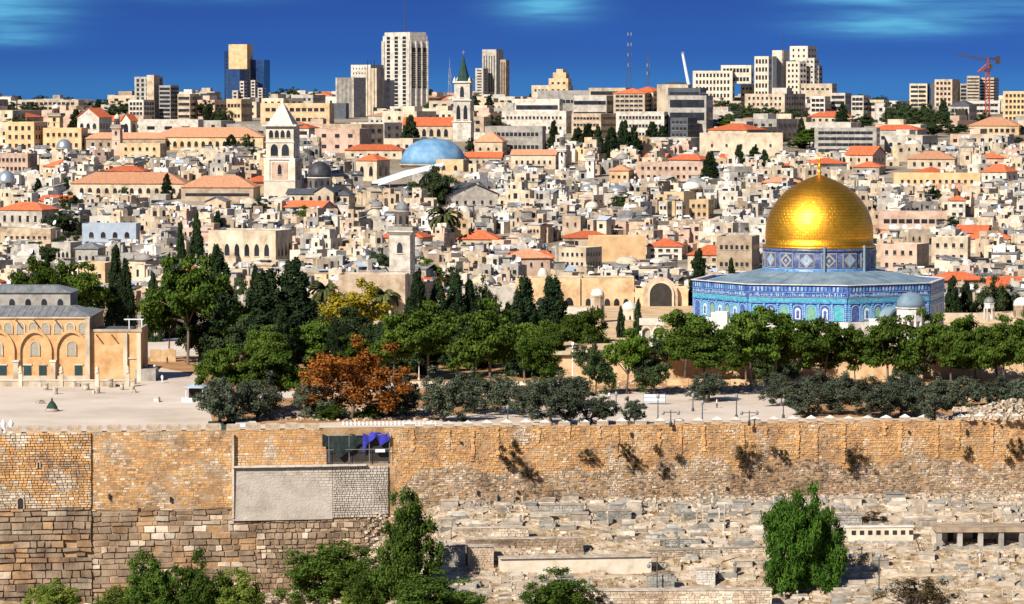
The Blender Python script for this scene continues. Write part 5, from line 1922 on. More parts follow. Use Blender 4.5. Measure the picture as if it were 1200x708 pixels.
multi('terraced_housing', 'row of bright white terraced flats stepping down the skyline', 'apartment block', [
    ('wall', 950, 975, 113, 132, 10, -20, 'white', (3, 3, 1.8, 1.4, 'p'), dict(y=20)),
    ('wall', 974, 1000, 109, 130, 10, -24, 'white', (4, 3, 1.6, 1.4, 'p'), dict(y=30)),
    ('wall', 998, 1020, 112, 130, 10, -24, 'white', (3, 3, 1.6, 1.4, 'p'), dict(y=26)),
    ('wall', 1018, 1044, 117, 132, 10, -20, 'cream', (4, 2, 1.6, 1.4, 'p'), dict(y=30)),
    ('wing', 1027, 1037, 121, 145, 8, 0, 'dome_white', (1, 2, 1.4, 1.4), dict(y=0))], anch='the white terraced flats')
multi('apartment_slabs', 'beige apartment slabs with deep balconies above the wooded hill', 'apartment block', [
    ('wall', 1066, 1092, 98, 126, 12, -14, 'cream', (2, 5, 4.2, 1.4, 'p'), dict(y=30)),
    ('wing', 1090, 1100, 97, 126, 10, -10, 'slate', None, dict(y=32)),
    ('wing', 1096, 1127, 93, 126, 14, -30, 'tan', (4, 5, 1.6, 1.6, 'p'), dict(y=26, swin=(1, 1, .01, .01))),
    ('wing', 1125, 1136, 98, 122, 10, -8, 'grey', (1, 5, 3.2, 1.4, 'p'), dict(y=30))], anch='the beige apartment slabs')
multi('banded_tower', 'cream tower block with horizontal bands standing behind the red crane', 'apartment block', [
    ('wall', 1133, 1152, 89, 124, 12, -10, 'cream', (1, 9, 6.0, .7, 'p'), dict(y=30)),
    ('wing', 1150, 1173, 91, 124, 12, -20, 'cream', (1, 9, 8.0, .7, 'p'), dict(y=34)),
    ('wing', 1133, 1176, 118, 134, 12, -10, 'white', (8, 2, 1.8, 1.4, 'p'), dict(y=18))], anch='the banded tower')
bld('peach_flats', 'peach coloured flats with four rows of small windows at the right edge', 'apartment block', 1176, 1216, 107, 142, 14, -16, 'peach', 'flat', 'roofpale', (6, 5, 1.2, 1.4), anch='the peach flats')
multi('museum_villa', 'dark-hipped white villa with a square dark porch under the crane', 'villa', [
    ('wall', 1114, 1148, 118, 142, 14, -24, 'white', (5, 2, 1.4, 1.4), dict(roof='hip', roofmat='slate', hr=2.6)),
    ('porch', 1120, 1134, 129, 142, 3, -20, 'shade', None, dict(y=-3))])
bld('orange_villa', 'wide yellow villa with spreading orange roof below the peach flats', 'villa', 1136, 1204, 138, 158, 16, -14, 'ochre', 'hip', 'oldred', (8, 1, 1.4, 1.6), hr=3.4, anch='the spreading orange roof')
bld('housing_slab', 'long grey housing slab with pitted balconies in the middle distance', 'apartment block', 955, 1034, 150, 180, 12, -12, 'grey', 'flat', 'roofpale', (9, 4, 2.2, 1.1, 'p'), anch='the grey housing slab')
bld('walled_convent', 'long low cream convent wall below the wooded garden', 'building', 820, 920, 156, 183, 14, -4, 'cream', 'flat', 'roofpale', (5, 1, .8, 1.0), anch='the long cream convent')
bld('red_villa', 'orange-roofed low villa by the college garden', 'villa', 947, 1002, 131, 144, 12, -8, 'cream', 'hip', 'red', (6, 1, 1.2, 1.2), hr=2.4)
bld('yellow_hostel', 'yellow hostel with stepped gable and big square windows', 'building', 305, 390, 121, 146, 14, -6, 'ochre', 'flat', 'roofpale', (10, 2, 2.0, 1.6), anch='the yellow hostel')
bld('yellow_hostel', 'yellow villa with three tall windows beside the glass tower foot', 'building', 265, 294, 116, 142, 12, -24, 'ochre', 'flat', 'roofpale', (4, 2, 1.3, 1.6))
bld('black_box_building', 'small black building beside the yellow hostel', 'building', 388, 408, 121, 139, 8, -8, 'slate', 'flat', 'roofdark', None)
bld('gabled_church', 'white church with scalloped twin gables and bright orange roof', 'church', 90, 128, 127, 157, 12, -20, 'white', 'gabley', 'red', (3, 1, 1.6, 2.4, 'a'), hr=4, anch='the twin-gabled church')
bld('gabled_church', 'white round-gabled end with a big dark arched window', 'church', 142, 160, 134, 158, 10, -30, 'white', 'gabley', 'red', (1, 1, 2.4, 4, 'a'), hr=3)
bld('orange_nave', 'orange tiled roof between the two white gables', 'church', 116, 148, 136, 153, 9, -4, 'white', 'gable', 'red', (5, 1, 1.2, 1.4, 'a'), hr=2.2)
bld('white_depot', 'long low white depot with a curved dark entrance', 'building', 162, 236, 140, 158, 12, -6, 'white', 'flat', 'roofpale', (3, 1, 3.2, 1.4, 'p'))
bld('hill_flats', 'low pale flats on the wooded skyline at the far left', 'apartment block', 20, 96, 117, 130, 12, -8, 'cream', 'flat', 'roofpale', (12, 2, 1.8, 1.4))

# ---- masts, boom, crane
def lattice(name, label, pc, pt, pb, w, D, mat='metal', arms=3, cat='mast'):
    p = P(pc, pb, D)
    g = G(D)
    e = empty(name, (p.x, D, g), 0, label, cat)
    h = P(pc, pt, D).z - g
    b = MB()
    for sx_, sy_ in ((-1, -1), (1, -1), (1, 1), (-1, 1)):
        b.tube((sx_ * w, sy_ * w, 0), (sx_ * w * .3, sy_ * w * .3, h * .8), .18, .12, 4)
    n = 14
    for i in range(n):
        t0, t1 = i / n * .8, (i + 1) / n * .8
        w0, w1 = w * (1 - .7 * t0 / .8), w * (1 - .7 * t1 / .8)
        for a, c in (((-1, -1), (1, -1)), ((1, -1), (1, 1)), ((-1, 1), (1, 1)), ((-1, -1), (-1, 1))):
            b.tube((a[0] * w0, a[1] * w0, h * t0), (c[0] * w1, c[1] * w1, h * t1), .09, .09, 4)
    b.build('lattice_frame', [mat], e)
    MB().tube((0, 0, h * .78), (0, 0, h), .14, .06, 5).build('top_rod', [mat], e)
    for i in range(arms):
        z = h * (.5 + .12 * i)
        m = MB()
        for a in (0, 2.1, 4.2):
            m.box(math.cos(a) * w * .7, math.sin(a) * w * .7, z, .4, .4, 1.8, 0)
        m.build('antenna_panel', ['metal'], e)


lattice('radio_mast', 'tallest grey lattice radio mast above the grand hotel', 737, 28, 103, 1.6, 1980, 'pole', 4)
lattice('radio_mast', 'thinner lattice mast just right of the tallest one', 759, 48, 103, 1.0, 1990, 'pole', 2)
lattice('radio_mast', 'short lattice mast between the tallest tower and the green spire', 527, 68, 112, 1.2, 1950, 'metal', 2)
lattice('antenna_rod', 'fine antenna rod on top of the ribbed office tower', 584, 42, 62, .5, 2030, 'pole', 0)
lattice('antenna_rod', 'fine antenna rod above the stepped towers', 917, 32, 62, .5, 2030, 'pole', 0)


def boom():
    D = 1990
    p, q = P(808, 104, D), P(800, 63, D)
    e = empty('crane_boom', (p.x, D, G(D)), 0, 'plain white telescopic boom leaning up beside the shallow dome', 'crane')
    o = e.location
    MB().tube((0, 0, p.z - o.z), (q.x - p.x, 0, q.z - o.z), 1.0, .7, 8).build('boom', ['whitemetal'], e)
    MB().box(0, 0, 0, 4, 6, 2.4, 0).box(0, 0, 2.4, 2.4, 2.4, p.z - o.z - 2, 0).build('carrier', ['whitemetal'], e)
    MB().box(q.x - p.x, 0, q.z - o.z, 1.6, 1.4, 1.0, 0).build('boom_head', ['metal'], e)


boom()


def crane():
    D = 1700
    s = D / F
    p = P(1157, 140, D)
    g = G(D)
    e = empty('tower_crane', (p.x, D, g), 0, 'red tower crane with dark luffing jib in front of the banded tower', 'crane')
    Z = lambda py: P(1157, py, D).z - g
    zt = Z(84)
    w = .95
    b = MB()
    for sx_ in (-1, 1):
        for sy_ in (-1, 1):
            b.tube((sx_ * w, sy_ * w, 0), (sx_ * w, sy_ * w, zt), .2, n=4)
    n = 14
    for i in range(n):
        z0, z1 = zt * i / n, zt * (i + 1) / n
        for a, c in (((-1, -1), (1, -1)), ((1, -1), (1, 1)), ((-1, 1), (1, 1)), ((-1, -1), (-1, 1))):
            b.tube((a[0] * w, a[1] * w, z0), (c[0] * w, c[1] * w, z1), .14, n=4)
            b.tube((a[0] * w, a[1] * w, z1), (c[0] * w, c[1] * w, z1), .14, n=4)
    b.build('tower_mast', ['cranered'], e)
    MB().box(0, 0, zt, 2.6, 2.6, 1.6, 0).box(1.4, -1, zt + 1.6, 1.4, 1.4, 2, 0).build('slewing_cab', ['crane2'], e)
    X = lambda px: (px - 1157) * s
    j = MB()
    for (a, c) in (((1160, 70), (1122, 63)), ((1160, 73), (1122, 65)), ((1168, 70), (1160, 71))):
        j.tube((X(a[0]), 0, Z(a[1])), (X(c[0]), 0, Z(c[1])), .3, .2, 4)
    for k in range(9):
        t0, t1 = k / 9, (k + 1) / 9
        j.tube((X(1160 - 38 * t0), 0, Z(70 - 7 * t0)), (X(1160 - 38 * t1), 0, Z(73 - 8 * t1)), .14, n=4)
    j.build('jib', ['crane2'], e)
    m = MB()
    m.tube((-.6, 0, zt + 1), (X(1158), 0, Z(68)), .35, n=5).tube((.8, 0, zt + 1), (X(1158), 0, Z(68)), .35, n=5).tube((-1, 0, zt + 1.4), (X(1145), 0, Z(85)), .5, n=5).tube((X(1145), 0, Z(85)), (X(1155), 0, Z(76)), .4, n=5)
    m.build('a_frame', ['cranered'], e)
    MB().tube((X(1158), 0, Z(68)), (X(1171), 0, Z(69)), .35, n=5).box(X(1169), 0, Z(75), 2.0, 1.6, (75 - 66) * s, 0).build('counterweight', ['crane2'], e)


crane()

# ================================================================ CROWDED HOUSES
rh = random.Random(2024)
WALLS = {'stone_house': ['cream', 'tan', 'ochre', 'cream', 'pink', 'cream'], 'white_house': ['white', 'white', 'dome_white'], 'domed_house': ['cream', 'cream', 'white', 'grey', 'tan'],
         'tiled_house': ['cream', 'white', 'pink', 'ochre'], 'concrete_house': ['grey', 'grey', 'tan', 'white'], 'courtyard_house': ['cream', 'tan', 'limestone']}
CW = {'limestone': 'limestone', 'cream': 'cream', 'tan': 'tan', 'ochre': 'ochre', 'pink': 'pink', 'white': 'white', 'dome_white': 'whitewashed', 'grey': 'grey', 'peach': 'peach', 'slate': 'dark'}


def overlap(a0, a1, b0, b1):
    return min(a1, b1) - max(a0, b0)


def cap_height(px0, px1, D, z0):
    """tallest top (z) that leaves the named buildings behind in view"""
    lim = 1e9
    for (a, c, pb, RD, pt) in RECTS:
        if RD > D + 2 and overlap(px0, px1, a, c) > 3:
            lim = min(lim, P(600, pb - 1.5, D).z)
    return lim


def hidden(px0, px1, pt, pb, D):
    for (a, c, rb, RD, rt) in RECTS:
        mg = 22 if RD < 760 and c < 1150 else 0
        if RD < D and a + mg <= px0 and px1 <= c - mg and rt <= pt and pb <= rb + 6:
            return True
    return False


def taken(x, y, w, d):
    for (fx, fy, fw, fd) in FOOT:
        if abs(fx - x) < fw + w * .42 and abs(fy - y) < fd + d * .42:
            return True
    return False


SMALLWIN = [(.8, 1.2), (.7, 1.0), (1.0, 1.1), (.6, 1.3)]
nh = 0


def house(x, D, kind, zone_red):
    global nh
    g = G(D)
    px, _ = proj(x, D, g)
    w, d = rh.uniform(7, 11.5), rh.uniform(7, 10)
    if kind == 'tiled_house':
        w, d = rh.uniform(8, 14), rh.uniform(7, 10)
    h = rh.uniform(3.0, 6.4)
    hw = w * .62 * F / D
    if taken(x, D, w, d):
        return
    lim = cap_height(px - hw, px + hw, D - d / 2, g) - g
    extra = {'tiled_house': 1.8, 'domed_house': 1.5}.get(kind, .8)
    if h + extra > lim:
        h = lim - extra
    if h < 2.2:
        return
    pt, pb = proj(x, D, g + h)[1], proj(x, D, g)[1]
    if hidden(px - hw, px + hw, pt - 5, pb - 6, D):
        return
    if px < -70 or px > 1270:
        return
    rot = R(rh.choice((-28, -20, -14, -34, -8, 16, 28, -40)) + rh.uniform(-5, 5))
    e = empty(kind, (x, D, g), rot)
    mat = rh.choice(WALLS[kind])
    wl_, rf = MB(), MB()
    vols = []
    if kind == 'tiled_house':
        wl_.box(0, 0, -3, w, d, h + 3)
        if rh.random() < .35:
            hr = rh.uniform(1.6, 2.4)
            wl_.gend(0, 0, h, w - .1, d - .1, hr)
            rf.gable(0, 0, h, w, d, hr, .45)
        else:
            rf.hip(0, 0, h, w, d, rh.uniform(1.4, 2.2), .5)
        rm = 'red' if rh.random() < .75 else 'oldred'
        if rh.random() < .5:
            wl_.box(rh.uniform(-.3, .3) * w, -d / 2 - 2, -3, w * .5, 4, h * .6 + 3)
        vols.append((0, 0, w, d, h))
    else:
        rm = rh.choice(('roofpale', 'roofpale', 'roofpale', 'roofdark') if kind != 'concrete_house' else ('roofdark', 'roofpale'))
        mw, md = w * rh.uniform(.5, .75), d * rh.uniform(.6, .9)
        vols.append((rh.uniform(-.5, .5) * (w - mw), rh.uniform(0, .5) * (d - md), mw, md, h))
        for i in range(rh.choice((4, 5, 6, 7, 8))):
            a = rh.random()
            ww, dd = rh.uniform(1.8, 4.8), rh.uniform(1.8, 4.5)
            if a < .3:      # roof room
                hh = min(h + rh.uniform(1.6, 2.8), max(h, lim - .8))
                ww, dd = min(ww, mw * .6), min(dd, md * .6)
                if hh > h + 1:
                    vols.append((vols[0][0] + rh.uniform(-.5, .5) * (mw - ww), vols[0][1] + rh.uniform(-.3, .5) * (md - dd), ww, dd, hh))
            else:
                vols.append((rh.uniform(-.55, .55) * w, rh.uniform(-.75, .35) * d, ww, dd, min(lim - .8, h * rh.uniform(.4, 1.02))))
        for (vx, vy, ww, dd, hh) in vols:
            wl_.box(vx, vy, -3, ww, dd, hh + 3)
            pp = rh.choice((.15, .5, .9))
            t = .25
            for (bx, by, a, c) in ((0, -dd / 2 + t / 2, ww, t), (0, dd / 2 - t / 2, ww, t), (-ww / 2 + t / 2, 0, t, dd - 2 * t), (ww / 2 - t / 2, 0, t, dd - 2 * t)):
                if rh.random() < .8:
                    wl_.box(vx + bx, vy + by, hh, a, c, pp)
            rr_ = rh.random()
            if rr_ < .16 and hh < h + .5:       # lean-to sheet
                z_ = hh + pp + .05
                rf.add([(vx - ww / 2 - .2, vy - dd / 2 - .3, z_), (vx + ww / 2 + .2, vy - dd / 2 - .3, z_), (vx + ww / 2 + .2, vy + dd / 2, z_ + 1.1), (vx - ww / 2 - .2, vy + dd / 2, z_ + 1.1),
                        (vx - ww / 2 - .2, vy - dd / 2 - .3, z_ - .1), (vx + ww / 2 + .2, vy - dd / 2 - .3, z_ - .1), (vx + ww / 2 + .2, vy + dd / 2, z_ + 1.0), (vx - ww / 2 - .2, vy + dd / 2, z_ + 1.0)],
                       [(0, 1, 2, 3), (7, 6, 5, 4), (0, 4, 5, 1), (1, 5, 6, 2), (2, 6, 7, 3), (3, 7, 4, 0)], rh.choice((0, 1, 2)))
            elif rr_ < .34 and min(ww, dd) > 2.6 and hh < h + .5:
                r_ = min(ww, dd) * .44
                k_ = rh.uniform(.4, .75)
                rf.lathe([(r_, 0)] + [(r_ * math.cos(t * math.pi / 12), .1 + r_ * k_ * math.sin(t * math.pi / 12)) for t in range(0, 6)] + [(.05, .1 + r_ * k_)], 12, vx, vy, hh, rh.choice((0, 0, 2)))
            rf.box(vx, vy, hh + .003, ww - .55, dd - .55, .06, rh.choice((0, 0, 0, 1)))
    wo = wl_.build('wall', [mat], e)
    rf.build('roof', [rm, 'roofdark', rh.choice(('dome_white', 'metal', 'cream', 'bluegrey', 'roofpale'))], e)
    item = ''
    if kind == 'domed_house':
        nd = rh.choice((1, 1, 2, 3))
        dm = rh.choice(('dome_white', 'dome_white', 'grey', 'cream'))
        r = min(vols[0][2] / nd, vols[0][3]) * .46
        for i in range(nd):
            X = vols[0][0] + (i - (nd - 1) / 2) * vols[0][2] / nd
            ry = rh.uniform(.5, .85)
            MB().lathe([(r * 1.02, 0), (r * 1.02, .3)] + [(r * math.cos(t * math.pi / 14), .3 + r * ry * math.sin(t * math.pi / 14)) for t in range(0, 7)] + [(.1, .3 + r * ry)], 16).build('dome', [dm], e, (X, vols[0][1], h + .05))
        item = ('one roof dome', 'two roof domes', 'three roof domes')[nd - 1]
    # windows
    v = vols[0]
    if kind != 'tiled_house' and rh.random() < .75:
        cb = MB()
        for _ in range(rh.randint(4, 12)):
            vx, vy, ww, dd, hh = rh.choice(vols)
            a = rh.uniform(.3, 1.3)
            cb.box(vx + rh.uniform(-.4, .4) * ww, vy + rh.uniform(-.4, .4) * dd, hh + .07, a, rh.uniform(.3, 1.2), rh.uniform(.3, 1.3), rh.choice((0, 0, 1, 2)), rh.uniform(0, 1.5))
        tag(cb.build('roof_clutter', ['tankw', 'roofdark', mat], e), kind='stuff')
    cols = rh.choice((2, 2, 3, 3))
    ws = rh.choice(SMALLWIN)
    me = WINA if rh.random() < .3 else WIN
    nrow = 2 if h > 6.4 else 1
    for rr in range(nrow):
        zc = h - 1.7 - rr * 3.0
        for c in range(cols):
            if rh.random() < .82:
                inst('window', me, e, (v[0] + (c + .5) / cols * v[2] * .86 - v[2] * .43, v[1] - v[3] / 2 - .03, zc), 0, (ws[0], 1, ws[1]))
        for c in range(2):
            if rh.random() < .6:
                sgn = 1 if rot < 0 else -1
                inst('window', me, e, (v[0] + sgn * (v[2] / 2 + .03), v[1] + (c - .5) * v[3] * .45, zc), sgn * math.pi / 2, (ws[0], 1, ws[1]))
    for (vx, vy, ww, dd, hh) in vols[1:]:
        inst('window' if rh.random() < .7 else 'door', WINP, e, (vx + rh.uniform(-.25, .25) * ww, vy - dd / 2 - .03, hh - 1.3), 0, (rh.uniform(.8, 1.3), 1, rh.uniform(1.1, 1.9)))
    # things bolted to the roof
    if kind != 'tiled_house':
        roll = rh.random()
        if roll < .42:
            nt = rh.choice((1, 2, 2, 3))
            col = rh.random() < .68
            for i in range(nt):
                inst('water_tank', TANKW if col else TANKB, e, (v[0] + rh.uniform(-.38, .38) * v[2], v[1] + rh.uniform(-.3, .3) * v[3], h + .06))
            item = item or f"{('one', 'two', 'three')[nt - 1]} {'white' if col else 'black'} tank{'s' if nt > 1 else ''}"
        elif roll < .68:
            inst('solar_heater', HEATER, e, (v[0] + rh.uniform(-.38, .38) * v[2], v[1] + rh.uniform(-.3, .3) * v[3], h + .06), -rot)
            item = item or 'a solar heater'
        elif roll < .88:
            inst('satellite_dish', DISH, e, (v[0] + rh.uniform(-.38, .38) * v[2], v[1] + rh.uniform(-.3, .3) * v[3], h + .06), rh.uniform(-.6, .6), (1.4, 1.4, 1.4))
            item = item or 'a satellite dish'
        if rh.random() < .3:
            MB().box(0, 0, 0, rh.uniform(1.5, 3), rh.uniform(1.5, 2.5), 2.0).box(0, 0, 2.0, 3.2, 2.8, .12, 1).build('roof_shed', ['grey', 'roofdark'], e, (v[0] + rh.uniform(-.38, .38) * v[2], v[1] + rh.uniform(-.3, .3) * v[3], h + .06))
    roofw = {'tiled_house': 'red-tiled' if rm == 'red' else 'faded-tiled', 'domed_house': 'domed'}.get(kind, 'dark-roofed' if rm == 'roofdark' else 'flat-roofed')
    size = '' if item else ('tall ' if h > 7.2 else 'low ' if h < 5 else '')
    feat = f'{size}{CW[mat]} {roofw} house' + (f' with {item}' if item else '')
    e['category'] = 'house'
    e['group'] = 'houses crowded on the old town hillside'
    auto(e, feat, px, (pt + pb) / 2)
    nh += 1


D = 889.0
row = 0
while D < 1352:
    half = .5 * 1330 / F * D
    x = -half + rh.uniform(0, 12)
    while x < half:
        px, py = proj(x, D, G(D))
        pred = .05
        if px > 900 and py < 215:
            pred = .16
        if 330 < px < 600 and py < 215:
            pred = .12
        if px > 1000 and py > 270:
            pred = .10
        r = rh.random()
        kind = 'tiled_house' if r < pred else 'white_house' if r < pred + .16 else 'domed_house' if r < pred + .38 else 'concrete_house' if r < pred + .56 else 'courtyard_house' if r < pred + .72 else 'stone_house'
        house(x + rh.uniform(-1.5, 1.5), D + rh.uniform(-3, 3), kind, pred)
        x += rh.uniform(10, 12.8)
    D += 9.4 + (D - 889) * .012
    row += 1
print('houses', nh)

# ---- new town blocks between the old town and the skyline
SKY = [(0, 116), (60, 115), (140, 122), (150, 110), (235, 106), (262, 110), (330, 106), (392, 110), (450, 112), (505, 108), (560, 112), (625, 112), (700, 108), (810, 106), (870, 110), (950, 106), (1040, 118), (1065, 124), (1130, 116), (1200, 112)]


def skycap(px):
    for (a, ya), (b_, yb) in zip(SKY, SKY[1:]):
        if a <= px <= b_:
            return ya + (yb - ya) * (px - a) / (b_ - a)
    return 114


nb = 0
D = 1372.0
while D < 2450:
    half = .5 * 1240 / F * D
    x = -half + rh.uniform(0, 20)
    while x < half:
        g = G(D)
        w, d = rh.uniform(11, 22), rh.uniform(10, 15)
        X, Y = x + rh.uniform(-3, 3), D + rh.uniform(-10, 10)
        px, pb = proj(X, Y, g)
        x += rh.uniform(22, 31) + (D - 1372) * .010
        h = rh.uniform(5, 11)
        hw = w * .6 * F / D
        if taken(X, Y, w, d) or (1040 < px < 1112 and D < 1900 and D > 1500) or (640 < px < 784 and 1370 < D < 1560):
            continue
        lim = min(cap_height(px - hw, px + hw, Y - d / 2, g), P(600, skycap(px) + rh.uniform(-2, 4), Y).z) - g
        red = rh.random() < (.20 if px > 820 or 330 < px < 600 else .08)
        h = min(h, lim - (2 if red else .8))
        if h < 3:
            continue
        pt = proj(X, Y, g + h)[1]
        if hidden(px - hw, px + hw, pt - 3, pb - 4, Y):
            continue
        mat = rh.choice(('white', 'cream', 'white', 'pink', 'cream', 'tan', 'grey'))
        rot = R(rh.choice((-30, -20, -12, -38)) + rh.uniform(-5, 5))
        nm = 'villa' if red else 'apartment_building'
        e = empty(nm, (X, Y, g), 0)
        rows_ = max(1, int(h / 3.1))
        volume(e, 'wall', 0, 0, w, d, h, rot, mat, 'hip' if red else 'flat', 'red' if red and rh.random() < .8 else 'oldred' if red else rh.choice(('roofpale', 'roofdark')), (rh.choice((3, 4, 5)), rows_, rh.choice((1.4, 2.2, 1.8)), 1.4, 'p'), hr=rh.uniform(1.8, 2.6))
        if not red and rh.random() < .6:
            volume(e, 'roof_room', rh.uniform(-.2, .2) * w, 1, w * .35, d * .4, 2.4, rot, mat, 'flat', 'roofpale', z0=h, parapet=.2)
        st = ('tall ' if rows_ > 2 else 'low ' if rows_ < 2 else '')
        e['category'] = 'villa' if red else 'apartment block'
        e['group'] = 'blocks of the new town'
        auto(e, f"{st}{CW[mat]} {'tiled villa' if red else 'flat-roofed block'}", px, (pt + pb) / 2)
        nb += 1
    D += 46
print('blocks', nb)

